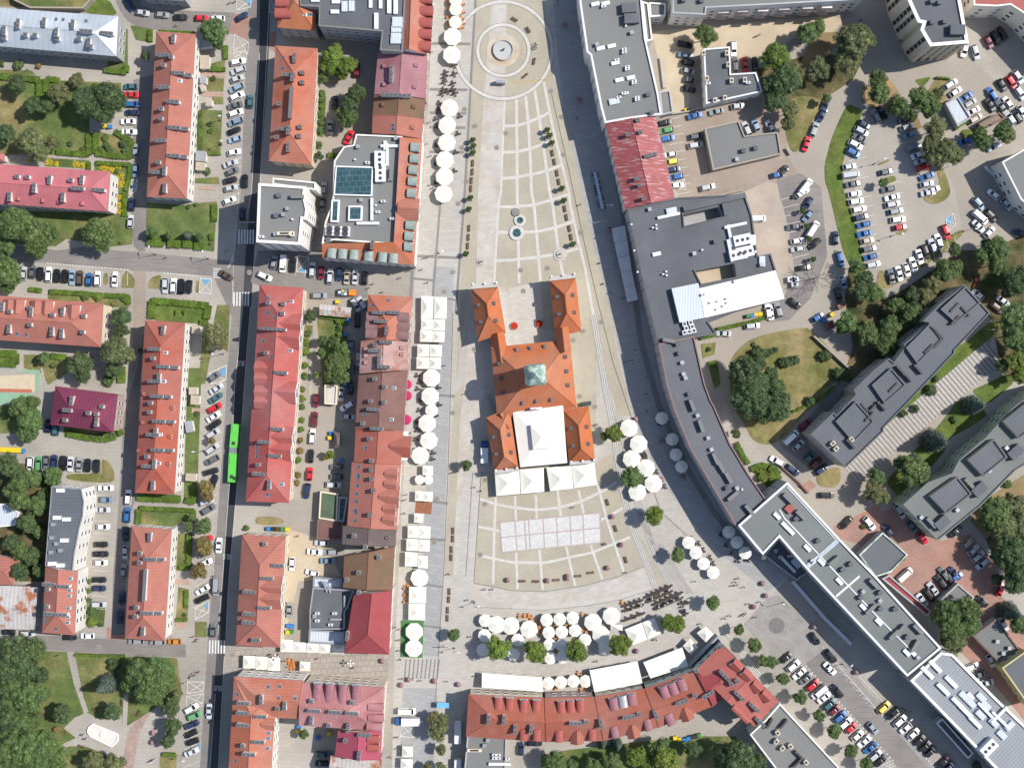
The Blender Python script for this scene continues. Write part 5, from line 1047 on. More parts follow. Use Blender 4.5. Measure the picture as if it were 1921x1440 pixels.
cars((0, 1), 'in the lower angled bays along the bus street', G1, 35, '1607 1385 g;1625 1475 s 33;1620 1545 t 33;1610 1620 r 30;1603 1685 w 33;1608 1745 k 32;1597 1812 s 33;1592 1927 s 36')
cars((0, 2), 'in the lower angled bays along the bus street', G1, 30, '1590 572 g 28;1582 657 k 16;1603 735 k 70;1548 880 s 20;1563 940 g 32;1540 1165 r 15;1528 1275 g 22;1543 1338 w 20')
cars((0, 3), 'in the bottom angled bays along the bus street', G1, 25, '1520 103 w 32;1515 172 k 25;1435 993 w 30;1458 1047 e 22;1440 1115 n 22;1433 1183 k 27;1443 1243 k 18;1437 1320 s 25')
G2 = 'cars driving on the bus street'
cars((0, 0), 'driving on the bus street', G2, 88, '1815 125 n 30;1878 760 t;1838 1358 k'); cars((0, 1), 'driving on the bus street', G2, 88, '1820 165 n;1697 627 c -28')
cars((0, 2), 'driving on the bus street', G2, 88, '1643 1210 w 86'); cars((0, 3), 'driving on the bus street', G2, 88, '1622 80 Gv 87;1598 408 g;1570 1015 s 90')
cars((0, 1), 'in the bays along the west side street', 'cars in the bays of the west side street', 88, '178 610 s;242 598 g;300 615 k;366 620 w;425 628 k;485 632 k;541 642 l;598 645 c;668 657 b;733 652 w;862 655 w 86;1240 703 s;1302 705 w;1358 708 k;1417 712 k 84')
cars((0, 0), 'in the shaded lane by the uppermost red-roofed block', 'cars in the lanes behind the red-roofed blocks', 0, '980 650 t;983 712 r;995 783 b;990 845 n;962 913 w;970 990 w;1018 1130 G 88;1015 1280 L 88;987 1532 n 88;980 1662 s 86')
cars((0, 0), 'at the kerb of the curved road near the top edge', 'cars at the curved road near the top edge', 0, '972 30 n -62;1070 97 s -8;1217 112 G -4;1355 130 k;1512 137 r;1635 140 w')
cars((0, 2), 'in the row by the yellow containers', 'cars in the row by the yellow containers', 87, '228 602 w;290 600 e;347 587 g;405 588 n;472 595 k;528 600 s;595 603 G;656 610 k;723 617 k;360 315 n 88;418 330 t 88')
cars((0, 2), 'beside the white building with the curved roof', 'cars between the curved roof and the lower red block', 0, '793 780 w;795 867 L;770 943 s;773 1070 w;757 1203 k;755 1275 k;755 1340 w;962 850 w 88;955 982 b 87;942 1125 k 88;940 1262 s 88;928 1400 G 88;745 1468 k;742 1533 n;740 1653 s;915 1605 n 88;900 1745 n 87')
cars((0, 3), 'along the lower cross street', 'cars along the lower cross street', 0, '62 420 k;207 430 s;655 448 w;525 460 k;1310 492 o;1020 487 G;1180 494 G')
G3 = 'cars in the inner yards west of the square'
cars((1, 0), 'in the leafy upper yard', G3, 86, '757 525 m;592 770 k;557 955 G;697 1030 r 62;508 1415 s;500 1540 g')
cars((1, 1), 'in the bays below the mall arcade', 'cars in the bays below the arcade', 86, '137 528 G 78;203 538 wv;277 545 k;423 585 s;490 607 p;557 633 s;625 617 n;683 637 h;745 637 s;817 645 k'.replace(' p', ' m'))
cars((1, 1), 'in the lane below the mall arcade', G3, 0, '65 632 w -25;475 778 G;748 845 s -58;797 835 s -58;762 960 k 88;715 1160 L 88;720 1315 g 86;770 1250 s 88;675 1410 L 80')
cars((1, 2), 'in the yard behind the brown town houses', G3, 86, '640 75 s;712 30 n;685 165 w 30;692 245 s -4;450 125 m;440 265 m;425 395 w;412 540 k;403 675 r;383 802 n 80;607 622 g 0;605 695 g 0;580 757 s -3')
cars((1, 2), 'in the yard beside the lower cross-gabled house', G3, 0, '490 1192 s -3;442 1258 w -4;560 1260 G;540 1325 L;272 1350 w 87;422 1415 w -14;250 1697 G 88')
cars((1, 3), 'on the promenade and yards at the bottom', G3, 0, '1133 1012 wv;505 1335 t;495 1405 k'); cars((2, 3), 'behind the curved red terrace', G3, 88, '70 1295 n;170 1252 k 0')
G4 = 'cars in the courtyards east of the square'
cars((2, 0), 'in the row against the weathered red roof', G4, 10, '1147 922 k 12;1157 980 e 12;1168 1040 b 12;1187 1160 s;1192 1215 y;1212 1272 n;1230 1328 b;1243 1390 w 5')
cars((2, 0), 'in the courtyard by the grey garage roof', G4, 12, '1375 868 b 15;1538 838 G 13;1697 798 s 8;1387 1023 g 10;1380 1090 s 10;1763 967 s -66;1830 940 l -68;1940 950 w -58;1470 1405 s 14')
cars((2, 0), 'near the small flat office roof', G4, -12, '1665 365 w 92;1677 487 g 92;1752 488 r 96;1825 480 k 94;1300 335 k;1305 415 L;1320 470 k;1325 535 G;1340 603 g;1330 668 k')
cars((2, 1), 'beside the bright white roof', G4, -3, '1590 1062 s -3;1805 1005 s 6;1840 200 wv 2'); cars((2, 1), 'beside the bright white roof', G4, -2, '1925 895 w 98')
G5 = 'cars along the curved lane east of the square'
cars((3, 0), 'along the curved lane', G5, 65, '408 865 n 62;350 972 G 70;292 1080 r 72;440 775 n 62'); cars((3, 1), 'along the curved lane', G5, 88, '510 345 n;545 505 b -75;567 680 l -70;530 770 k -75;203 835 k -38;22 905 w 98;80 887 G 105;378 940 b 32')
cars((3, 0), 'near the narrow bays of the curved lane', G5, 50, '75 1312 b 12;118 1284 k 50;285 1400 wv 52'); cars((3, 1), 'near the narrow bays of the curved lane', G5, 52, '303 85 n 58;303 180 L 50;340 280 wv 58;355 388 k 42;262 5 w 35;193 262 g 8;225 368 w 8;225 428 s 10;272 568 k 8')
G6 = 'cars in the oval island car park'
cars((3, 0), 'in the oval car park', G6, 18, '725 935 n -28;705 985 s -28;692 1040 g -28;660 1085 w -28;643 1145 b -28;810 870 G -62;862 845 k -65;1045 955 G 18;1065 1010 L 22;1100 1105 L 15;1133 1160 w 22;1150 1210 s 18;1175 1255 r 15;1197 1322 b 22;1197 1380 s 14;1240 1425 s 20;887 1290 g 12;905 1420 g 12;615 1250 s 10;625 1312 sv 8;640 1380 g 12;655 1455 w 10;1035 895 n 20')
cars((3, 1), 'in the oval car park', G6, 12, '665 72 w 10;685 130 w 12;700 190 n 14;722 245 b 14;728 312 b 12;750 365 h 12;760 427 g 12;772 487 b 14;790 545 s 14;935 40 w 14;940 92 s 12;962 145 G 12;980 208 w 6;993 265 r 10;1340 300 r -70;1285 370 w -72;1240 405 s -70;1185 450 k -72;1142 487 w -74;1095 545 w -72;1045 585 w -72;988 613 w -76;928 635 g -80;1205 8 s 10')
G7 = 'cars in the north-east parking yard'
cars((3, 0), 'in the north-east parking yard', G7, -55, '1375 632 s 33;1412 690 w 35;1492 727 b 35;1518 775 G 32;1540 835 w 28;1560 890 h 30;1660 318 m -60;1713 287 k -58;1762 250 k -58;1478 380 w 76;1560 393 s -72;1685 707 b;1672 790 k;1760 640 k;1832 620 r;1880 580 s;1895 700 s;1755 805 g;1803 770 w;1820 888 s;1868 875 k;1910 840 s;1485 1060 b 15;1705 1100 s 25')
cars((3, 1), 'in the lanes by the east edge', G7, -48, '1587 88 l;1695 20 w -38;1793 95 s;1595 190 wv -42;1678 180 k -42;1583 258 s -45;1665 300 s 45;1895 305 n -10;1722 870 c -38;1768 820 s -38;1578 770 s -40')
G8 = 'cars around the stepped apartment blocks'
cars((3, 2), 'beside the stepped grey apartment block', G8, 42, '283 302 m 38;175 400 wv 42;232 458 s 42;315 548 t;363 592 m;405 640 n 38;72 578 w -28;187 645 n -35;442 835 k 0')
cars((3, 2), 'in the red-paved yard', G8, 42, '590 1040 k 45;765 1045 w -50;905 1100 n -52;993 957 s -55;1085 1070 t -48;1163 1155 r -45;1412 1105 k 42;1497 1197 G 42;1545 1245 s 42;1578 1293 s 40;1612 1345 s 42;1325 1425 g -55;1405 1420 n -50;1030 1430 wv 42')
cars((3, 3), 'in the red-paved yard', G8, -52, '1160 180 s;1212 145 k;1240 95 s;1300 45 k;1350 5 k;1750 100 r 62;1610 190 k -45;1770 360 s -60;1420 5 b 30'); cars((3, 3), 'in the lower brick yard by the seamed roof', G8, 15, '1530 680 w 18;1590 738 g 14;1640 800 s 12;1675 635 s -62')
G9 = 'cars parked along the diagonal street'
cars((3, 3), 'in the west row of the diagonal street', G9, 40, '143 610 k;193 672 w;238 730 w;290 768 g;340 818 r;387 868 wv;425 910 w;465 962 t;503 1005 m;545 1055 b;585 1103 w;628 1138 r;675 1195 w;725 1240 w;773 1288 b;808 1345 s;848 1385 k')
cars((3, 3), 'in the east row of the diagonal street', G9, 42, '873 985 y;940 1030 k;995 1085 w;1035 1140 w;1095 1180 w;1143 1230 k;1185 1275 k;1225 1315 k;1310 1405 k;1365 1430 n')
cars((3, 3), 'on the roadway of the diagonal street', G9, -50, '355 470 k -55;475 600 k;468 693 w -45;523 863 k;790 1140 G -48')
for k in CARS.values(): kill(k)
# bus
def bus():
    a = P(*tp(0, 2, 1766, 300), 3); b = P(*tp(0, 2, 1748, 500), 3); c = P(*tp(0, 2, 1737, 738), 3)
    rt = root('articulated_bus', (b.x, b.y, .05)); tag(rt, 'long bright green articulated bus in the shaded lane of the bus street', 'bus'); GB = mat('bus_green', (.12, .50, .08), .04, rough=.35)
    for p, q, nm in ((a, b + (a - b).normalized() * .8, 'front_section'), (b + (c - b).normalized() * .8, c, 'rear_section')):
        m = (p + q) / 2; d = q - p; ang = math.atan2(d.y, d.x); mb = MB(); mb.box((m.x, m.y, 1.6), (d.length, 2.55, 2.5), GB, ang); mb.box((m.x, m.y, 2.95), (d.length * .98, 2.35, .2), GB, ang, .97); o = mb.build(nm, rt)
        e = Vector((math.cos(ang), math.sin(ang), 0))
        for t_, sz in ((-.28, (2.2, 1.4, .25)), (.3, (1.0, .9, .2))):
            k = m + e * d.length * t_; mb = MB(); mb.box((k.x, k.y, 3.15), sz, GB if sz[0] > 2 else metal_d, ang); mb.build('roof_hatch', o)
        for s in (-1, 1):
            k = Vector((-e.y, e.x, 0)) * 1.29 * s; mb = MB(); mb.box((m.x + k.x, m.y + k.y, 1.95), (d.length * .9, .05, .9), glass_m, ang); mb.build('side_window', o)
            for t_ in (-.3, .33):
                w_ = m + e * d.length * t_ + Vector((-e.y, e.x, 0)) * 1.15 * s; mb = MB(); mb.tube((w_.x - e.y * .12, w_.y + e.x * .12, .5), (w_.x + e.y * .12, w_.y - e.x * .12, .5), .48, tyre_m, 12); mb.build('wheel', o)
    m = b; d = a - c; ang = math.atan2(d.y, d.x); mb = MB()
    for i in range(6): mb.box((m.x + math.cos(ang) * (i - 2.5) * .3, m.y + math.sin(ang) * (i - 2.5) * .3, 1.6), (.2, 2.3 - .1 * (i % 2), 2.4), metal_g, ang)
    mb.build('bellows', rt)
    k = c + (c - b).normalized() * .03; ang = math.atan2((c - b).y, (c - b).x); mb = MB(); mb.box((k.x, k.y, 1.9), (.06, 2.2, 1.2), glass_m, ang); mb.build('windscreen', rt)
bus()
def truck(px, py, ang, L, cabcol, boxcol, label, name='box_truck'):
    p = P(px, py, 1.5); rt = root(name, (p.x, p.y, .05), R(ang)); tag(rt, label, 'truck')
    m = MB(); m.box((-.9, 0, 1.75), (L - 2.1, 2.2, 2.3), boxcol); link('cargo_box', m.mesh('cargo_box'), rt)
    m = MB(); m.box((L / 2 - 1.0, 0, 1.15), (1.9, 2.05, 1.7), cabcol, 0, .86); m.box((L / 2 - .25, 0, 1.0), (.7, 1.9, .9), cabcol); link('cab', m.mesh('cab'), rt)
    m = MB(); m.poly([(L / 2 - .05, -.85, 1.45), (L / 2 - .05, .85, 1.45), (L / 2 - .45, .75, 2.05), (L / 2 - .45, -.75, 2.05)], ((0, 1, 2, 3),), cglass); link('windscreen', m.mesh('windscreen'), rt)
    m = MB(); m.tube((0, -.12, 0), (0, .12, 0), .42, tyre_m, 12); me = m.mesh('wheel')
    for x in (-L * .3, L * .33):
        for s in (-1, 1): link('wheel', me, rt, (x, s * .9, .42))
truck(909, 848, 90, 6.6, mat('truck_blue', (.03, .10, .30), 0), metal_w, 'white box truck with a blue cab parked in the shadow beside the town hall')
truck(765, 1352, 180, 7.6, mat('truck_blue', (.03, .10, .30), 0), metal_w, 'long white truck with a blue cab near the bottom of the promenade')
def pickup():
    p = P(651, 549, 1); rt = root('pickup_truck', (p.x, p.y, .05)); tag(rt, 'orange pickup truck with a multicoloured load in its bed below the arcade', 'truck'); O_ = mat('pickup_orange', (.75, .22, .03), .03, rough=.4)
    m = MB(); m.box((1.6, 0, .8), (2.2, 1.9, .9), O_, 0, .94); m.box((1.1, 0, 1.4), (1.2, 1.7, .5), O_, 0, .85); link('cab', m.mesh('cab'), rt)
    m = MB(); m.box((-1.3, 0, .75), (3.4, 2.0, .5), metal_d); link('bed', m.mesh('bed'), rt)
    for x, y, c in ((-.3, .4, paint_b), (-.4, -.4, metal_w), (-1.2, .5, flower_y), (-1.3, -.4, paint_b), (-2.2, .1, metal_w)):
        m = MB(); m.box((x, y, 1.15), (.8, .7, .4), c); link('load', m.mesh('load'), rt)
    m = MB(); m.tube((0, -.1, 0), (0, .1, 0), .34, tyre_m, 12); me = m.mesh('wheel')
    for x in (-1.7, 1.7):
        for s in (-1, 1): link('wheel', me, rt, (x, s * .85, .34))
pickup()
# ------------------------------------------------------------------ trees
def leafcard(mb, p, n, s, m, rnd):
    u = n.orthogonal().normalized(); u.rotate(Matrix.Rotation(rnd.uniform(0, 6.28), 3, n)); v = n.cross(u)
    a = rnd.uniform(.6, 1.0); b = rnd.uniform(.35, .6)
    mb.face([p - u * s * a, p - v * s * b + n * s * .12, p + u * s * a, p + v * s * b + n * s * .12], m)
def crown_mesh(seed, nleaf, leaf, nlobe=18, flatz=.8, cone=False, gap=0.0):
    rnd = random.Random(seed); mb = MB(); lobes = []
    if cone:
        for i in range(46):
            t = i / 46; rr = (1 - t) * .92; a = i * 2.4; lobes.append((Vector((math.cos(a) * rr * .62, math.sin(a) * rr * .62, -.9 + t * 2.3)), .16 + .22 * (1 - t)))
    else:
        for i in range(nlobe):
            t = (i + .5) / nlobe; ph = math.acos(1 - 1.65 * t); a = i * 2.39996 + rnd.uniform(-.35, .35); rr = rnd.uniform(.48, .68)
            lobes.append((Vector((math.sin(ph) * math.cos(a) * rr, math.sin(ph) * math.sin(a) * rr, math.cos(ph) * rr * flatz)), rnd.uniform(.2, .34)))
        lobes.append((Vector((0, 0, 0)), .5)); nb = len(lobes) - 1
        for i in range(nb * 3):     # smaller sprays standing out of the boughs
            c0, r0 = lobes[i % nb]; d = Vector((rnd.gauss(0, 1), rnd.gauss(0, 1), rnd.gauss(.5, .8))).normalized(); lobes.append((c0 + d * r0 * rnd.uniform(.75, 1.05), rnd.uniform(.09, .17)))
    for c, r in lobes:      # inner mass of each bough, lumpy
        bm = bmesh.new(); bmesh.ops.create_icosphere(bm, subdivisions=1 if r < .18 else 2, radius=r * .7)
        off = len(mb.v); vs = []
        for v in bm.verts: q = v.co * (1 + .30 * noise.noise(v.co * 5 / r + c * 7)); vs.append((q.x + c.x, q.y + c.y, q.z * flatz + c.z))
        mb.poly(vs, [tuple(v.index for v in f.verts) for f in bm.faces], leaf_m); bm.free()
    tot = sum(r * r for c, r in lobes) * .8
    for c, r in lobes:
        for _ in range(int(nleaf * r * r / tot)):
            z = rnd.uniform(-.5, 1); a = rnd.uniform(0, 6.283); q = math.sqrt(1 - z * z); n = Vector((q * math.cos(a), q * math.sin(a), z)); nn = noise.noise(n * 2.6 + c * 9)
            p = c + Vector((n.x, n.y, n.z * flatz)) * r * (1 + .22 * nn + rnd.uniform(-.12, .14))
            d = (n + Vector((rnd.gauss(0, .45), rnd.gauss(0, .45), rnd.gauss(0, .35) + .35))).normalized()
            leafcard(mb, p, d, leaf * rnd.uniform(.7, 1.35), leaf_m, rnd)
    return mb.mesh('crown')
CR = {'big': [crown_mesh(i + 1, 7200, .042, 26) for i in range(4)], 'mid': [crown_mesh(i + 11, 4200, .058, 17) for i in range(4)], 'small': [crown_mesh(i + 21, 1500, .10, 11) for i in range(4)],
      'cone': [crown_mesh(i + 31, 4200, .06, cone=True) for i in range(2)]}
def trunk_mesh(seed, small=False):
    rnd = random.Random(seed); mb = MB(); z = 0; p = Vector((0, 0, -.02)); r = .055
    for i in range(3):
        q = p + Vector((rnd.uniform(-.04, .04), rnd.uniform(-.04, .04), .33)); mb.tube(p, q, r, trunk_m, 7, r * .8); p = q; r *= .8
    for i in range(7):
        a = i * 2.4; e = p + Vector((math.cos(a) * .5, math.sin(a) * .5, rnd.uniform(.25, .7))); s_ = p - Vector((0, 0, .15 * (i % 3))); m_ = (s_ + e) / 2 + Vector((0, 0, -.06))
        mb.tube(s_, m_, r * .7, trunk_m, 5, r * .45); mb.tube(m_, e, r * .45, trunk_m, 5, r * .15)
    return mb.mesh('trunk')
TR = [trunk_mesh(i) for i in range(3)]
TC = {'d': ((.062, .095, .034), 'dark green'), 'm': ((.088, .135, .040), 'mid-green'), 'g': ((.125, .178, .028), 'bright green'), 'o': ((.125, .138, .055), 'olive green'), 'c': ((.095, .13, .10), 'blue-green'), 'y': ((.20, .145, .05), 'autumn-tinged')}
ntree = 0
def trees(s, t=None, kind='tree', place=None):
    global ntree
    for tok in s.split(';'):
        tok = tok.split()
        if len(tok) < 4: continue
        x, y, r = (float(v) for v in tok[:3]); px, py = tp(t[0], t[1], x, y) if t else (x, y); col, cn = TC[tok[3]]; rnd = random.Random(int(px * 3 + py * 17)); conif = tok[3] == 'c'
        rm = r / S * .97; ht = max(2.4, min(15, rm * 2.3 + 1.5)); zc = ht - rm * .85
        if conif: ht = max(4, rm * 3.2); zc = ht * .42
        p = P(px, py, zc); v = rnd.uniform(.86, 1.16); c3 = (col[0] * v * rnd.uniform(.92, 1.08), col[1] * v, col[2] * v)
        size = 'very large' if r > 33 else 'large' if r >= 25 else 'medium' if r >= 17 else 'small'
        rt = root('spruce_tree' if conif else 'leafy_tree', (p.x, p.y, .1), rnd.uniform(0, 6.28))
        fam = 'cone' if conif else 'big' if r > 27 else 'mid' if r > 12 else 'small'
        link('crown', rnd.choice(CR[fam]), rt, (0, 0, zc), col=c3, scale=(rm, rm * rnd.uniform(.92, 1.08), rm * (rnd.uniform(.8, 1.0) if not conif else 1.35)))
        link('trunk', rnd.choice(TR), rt, (0, 0, 0), scale=(max(rm, 1.5) * .9, max(rm, 1.5) * .9, zc * 1.02))
        reg(rt, f'{size} {cn} ' + ('spruce tree' if conif else 'tree'), 'tree', 'trees around the town square', px, py, place); ntree += 1
def bushes(s, t=None, place=None):
    for tok in s.split(';'):
        tok = tok.split()
        if len(tok) < 4: continue
        x, y, r = (float(v) for v in tok[:3]); px, py = tp(t[0], t[1], x, y) if t else (x, y); col, cn = TC[tok[3]]; rnd = random.Random(int(px * 5 + py * 11)); rm = r / S
        p = P(px, py, rm * .5); fam = 'small' if r < 12 else 'mid'
        o = link('round_bush', rnd.choice(CR[fam]), None, (p.x, p.y, rm * .55 + .1), rnd.uniform(0, 6), col, (rm, rm, rm * .8)); reg(o, f'rounded {cn} bush', 'bush', 'garden bushes', px, py, place)
trees('130 630 21 d;240 790 21 d;350 800 16 d;440 700 22 o;570 600 16 o;650 760 32 d;760 700 26 d;830 740 34 d;760 830 30 d;40 1010 24 d;230 1060 30 o;400 1070 16 o;300 1150 20 o;1600 235 28 m;1640 330 14 m;1090 420 11 d', (0, 0))
trees('110 230 38 m;260 330 36 m;360 300 26 m;290 420 24 m;60 400 20 m;735 310 32 m;760 390 20 m;20 480 14 m;60 610 30 m;60 710 16 m;915 940 22 d;910 1040 18 d;870 1190 32 o;960 1220 18 o;600 1290 27 d;620 1370 20 d;850 1330 19 d;330 1240 14 m;1140 300 13 m;1275 320 10 m;1400 325 11 c;1505 330 10 m;1610 1080 28 o;1640 1140 16 o', (0, 1))
trees('150 170 24 m;240 150 20 m;230 260 28 m;210 370 22 m;60 600 26 d;110 650 18 d;150 740 24 m;240 700 22 m;400 690 22 m;80 800 18 m;160 870 26 m;280 900 24 m;330 840 16 m;200 1040 22 d;290 1110 14 m;90 1190 20 d;160 1250 22 m;240 1290 20 d;150 1400 20 d;300 1400 16 m;1590 425 9 y;1545 780 18 y;1560 850 12 y;1530 1065 19 m;1420 1070 11 m;1440 1000 9 m;1530 1220 21 y;1500 1400 19 y', (0, 2))
trees('100 560 34 d;250 560 28 m;40 700 34 d;180 680 32 d;300 740 20 d;90 830 30 m;210 900 34 m;100 960 26 m;330 880 16 m;60 1060 30 d;150 1120 28 m;60 1200 26 m;260 1080 18 m;190 1270 44 m;60 1330 36 m;340 1270 30 m;260 1390 34 m;430 1330 24 m;430 1420 22 m;100 1430 30 m;470 1030 22 d;790 820 23 c;1060 730 34 m;1200 700 32 m;1130 850 34 m;1240 800 26 m;1000 820 22 m;1150 770 36 m;840 1020 20 d;1280 990 21 d;1300 1130 20 d;1260 1230 17 d;1330 880 12 o;720 1400 26 o;860 1410 24 o', (0, 3))
trees('580 420 24 g;680 500 22 g;560 500 20 g;640 550 16 g;720 480 14 g;510 590 12 m;740 710 22 d;710 790 22 d;780 700 16 m;690 890 23 m;660 860 18 m;475 1170 10 d', (1, 0))
trees('415 930 15 d;500 1115 12 d;580 1120 12 d;490 1210 12 m;650 1190 19 m;600 1280 24 m;670 1290 16 m;560 1370 16 m;640 1380 20 m;462 1372 8 g', (1, 1)); trees('1580 610 13 m;560 530 11 g', (1, 2))
trees('1485 440 14 m;1340 1060 15 o;1400 1080 15 o;1365 1160 22 o;1390 1300 13 o;1290 1430 11 o;1385 1430 12 o;1815 540 27 g;360 1185 12 m', (1, 3))
trees('700 390 12 g;765 375 19 g;900 700 24 m;1070 985 22 g;1245 1280 17 m', (2, 2))
trees('175 565 27 g;485 560 26 g;810 510 26 g;1180 350 20 g;1245 360 20 g;1510 200 16 m;1705 400 13 m;1820 520 17 m;1890 640 14 m;330 1390 26 m;430 1430 20 m;620 1430 22 m;760 1400 24 m;930 1350 24 g;1120 1290 24 m;1150 1380 30 g;1030 1400 20 g;790 1270 14 c;680 1260 12 c;1690 1370 40 d;1840 1400 26 d;1360 1290 18 d;1580 1420 20 d', (2, 3))
trees('1455 260 25 m', (2, 0))
trees('300 250 24 m;370 210 20 m;60 430 29 g;130 600 32 d;40 650 26 d;200 560 22 o;380 520 27 o;640 310 38 o;740 290 24 m;600 460 30 o;60 760 26 d;170 830 20 o;150 930 16 o;830 600 22 m;840 700 24 m;980 800 24 m;1150 740 26 m;1220 800 24 m;1280 700 14 o;1060 850 18 m;1270 960 26 o;1340 1130 28 o;1230 1080 24 o;1400 1170 20 o;1260 1180 24 o;1590 1010 18 m;1620 1070 18 m;1760 980 22 m;1800 1020 18 o;870 1370 11 m;440 740 12 m', (3, 0))
trees('660 560 18 m;720 660 22 d;700 740 22 d;800 760 22 m;590 980 24 m;560 1030 14 m;900 1020 26 m;760 1060 26 m;880 1130 26 m;930 1180 18 m;1020 970 18 m;960 850 20 m;1080 900 26 m;1190 790 22 o;1100 780 20 d;1240 690 22 o;1330 600 24 m;1400 570 20 m;1310 540 16 m;1400 430 16 d;1620 480 22 m;1720 430 28 m;1720 540 24 m;1640 390 14 m;1850 690 28 d;1900 620 22 d;1800 740 18 d;1860 960 36 m;1830 1080 26 m;1900 1150 22 m;1870 1270 24 g;1890 1370 20 g;1760 1300 16 d;20 1370 18 d', (3, 1))
trees('1750 1350 34 d;1850 1290 18 d', (2, 1)); trees('1790 100 42 d;1900 220 26 d;1840 20 30 d;1680 370 11 d', (2, 2)); trees('70 160 34 d;60 40 24 d', (3, 2))
trees('1560 160 22 c;1270 430 26 c;1120 580 16 c;1100 660 32 m;1010 590 18 m;820 700 20 m;800 810 24 o;870 850 16 o;1700 950 36 m;1840 900 26 o;1880 1000 24 o;1760 1080 30 o;1650 1030 20 m;1820 1250 38 d;1900 1150 26 o;1740 1280 22 d;1880 1400 30 d', (3, 2))
trees('1350 290 34 m;1490 260 32 m;1380 400 30 m;1510 360 28 m;1400 500 27 o;1330 480 14 o;1830 270 22 c;1880 350 24 m;1850 50 26 d;1720 20 14 d;30 640 15 m;115 770 15 m;245 910 16 m;385 1050 14 m;500 1160 16 m;625 1310 16 m;740 1410 15 m;1580 1430 10 c', (3, 3))
bushes('140 490 11 m;290 495 7 y;795 1035 8 g;800 1090 8 m;750 1120 7 m;825 1125 8 m;930 1080 10 d;945 1130 9 m;525 1080 6 d;615 1120 5 m;1600 590 6 d;1580 930 6 m;1580 985 6 m;1655 1080 4 d;1120 305 4 d;10 480 8 d;985 1100 6 m;1555 1285 9 m;880 1285 6 m', (0, 0))
bushes('640 790 9 m;735 790 9 g;850 840 5 y;930 800 7 m;400 1300 7 m;1330 900 7 g;1390 900 7 g;1470 95 5 m;1415 115 5 m;820 1410 14 m;905 380 4 y;1050 1190 5 m;1580 390 4 m;900 600 1 m', (0, 1))
bushes('1850 1080 7 m;760 400 8 m;690 395 8 m;840 390 8 m;1410 1370 6 m;1480 220 6 d', (0, 2)); bushes('690 350 11 g;700 260 12 m;755 365 5 d;670 40 6 m;668 110 6 m;670 180 6 m;860 665 15 d;430 1150 9 y;500 1170 4 y;1385 290 5 d;1010 910 10 y', (0, 3))
bushes('495 700 7 m;495 750 7 m;495 800 7 g;490 860 7 m;490 920 7 m;480 980 8 m;475 1085 7 m', (1, 0)); bushes('630 1020 8 m;630 1070 8 g;620 970 8 g;395 1060 8 m;380 1130 8 g;375 1200 8 g;370 1300 8 g;370 1380 8 m', (1, 1))
bushes('350 40 7 g;350 110 8 g;345 170 8 m;345 270 7 g;340 340 7 g;335 420 7 y;330 500 8 y;320 570 7 g;320 680 7 y;310 740 7 y', (1, 2))
bushes('1850 1210 15 d;1815 1145 5 d;1910 1210 9 d;1480 1180 6 d;1520 1330 8 m', (2, 1)); bushes('1690 480 7 m;1730 560 7 m;1880 700 12 g;1850 640 8 g', (2, 2)); bushes('200 1265 12 d;130 1280 14 d;430 1230 14 d;530 1370 15 d;60 1185 7 d;20 1200 8 d;190 40 5 d;1260 1400 8 d', (3, 1))
bushes('1225 45 13 d;1105 185 10 d;1015 220 10 d;320 130 12 d;20 690 10 g;1400 265 9 m;1800 750 10 m;720 1070 6 m', (3, 2))
# ------------------------------------------------------------------ hedges
def hedge(s, wd, h=1.1, t=None, label=None):
    pl = [P(*p, h).to_2d() for p in pts(s, t)]; rnd = random.Random(int(sum(p.x for p in pl) * 10)); mb = MB(); hw = wd / 2
    for a, b in zip(pl, pl[1:]):
        d = b - a; L = d.length; e = d.normalized(); n = Vector((-e.y, e.x)); k = max(1, int(L / 1.0)); ang = math.atan2(e.y, e.x)
        for i in range(k):
            q = a + e * (L * (i + .5) / k); j = rnd.uniform(-.06, .06); mb.box((q.x + n.x * j, q.y + n.y * j, h * .48 + rnd.uniform(-.04, .04)), (L / k * 1.12, wd * rnd.uniform(.82, .92), h * .92), hedge_m, ang, .9)
        for i in range(int(L * wd * 22)):
            q = a + e * rnd.uniform(0, L) + n * rnd.uniform(-hw, hw); leafcard(mb, Vector((q.x, q.y, h + rnd.uniform(-.12, .12))), Vector((rnd.gauss(0, .4), rnd.gauss(0, .4), 1)).normalized(), rnd.uniform(.13, .24), hedge_m, rnd)
    o = mb.build('hedge'); m = A(s)[0] if not t else pts(s, t)[0]; xs = pts(s, t); cx = sum(p[0] for p in xs) / len(xs); cy = sum(p[1] for p in xs) / len(xs)
    reg(o, 'clipped green hedge', 'hedge', 'clipped hedges', cx, cy)
for s, w_ in (('0 570 200 585 290 595 290 720', 2.2), ('345 590 345 690', 2.0), ('350 590 440 600', 2.0), ('780 525 940 540 945 490', 1.8), ('665 1000 665 1160', 1.9), ('420 1140 660 1160', 1.8), ('715 1000 715 1150 850 1170 980 1175 985 1060 860 985', 1.9), ('1480 1150 1650 1152', 1.0), ('1185 235 1460 245', 1.0), ('660 1215 665 1270', 1.3), ('715 1220 975 1235 975 1300 940 1430', 1.4), ('1690 340 1690 440', 1.5), ('1550 515 1685 520', 1.6), ('1125 220 1125 310', 1.5), ('1500 830 1500 1130', 1.0)): hedge(s, w_, t=(0, 0))
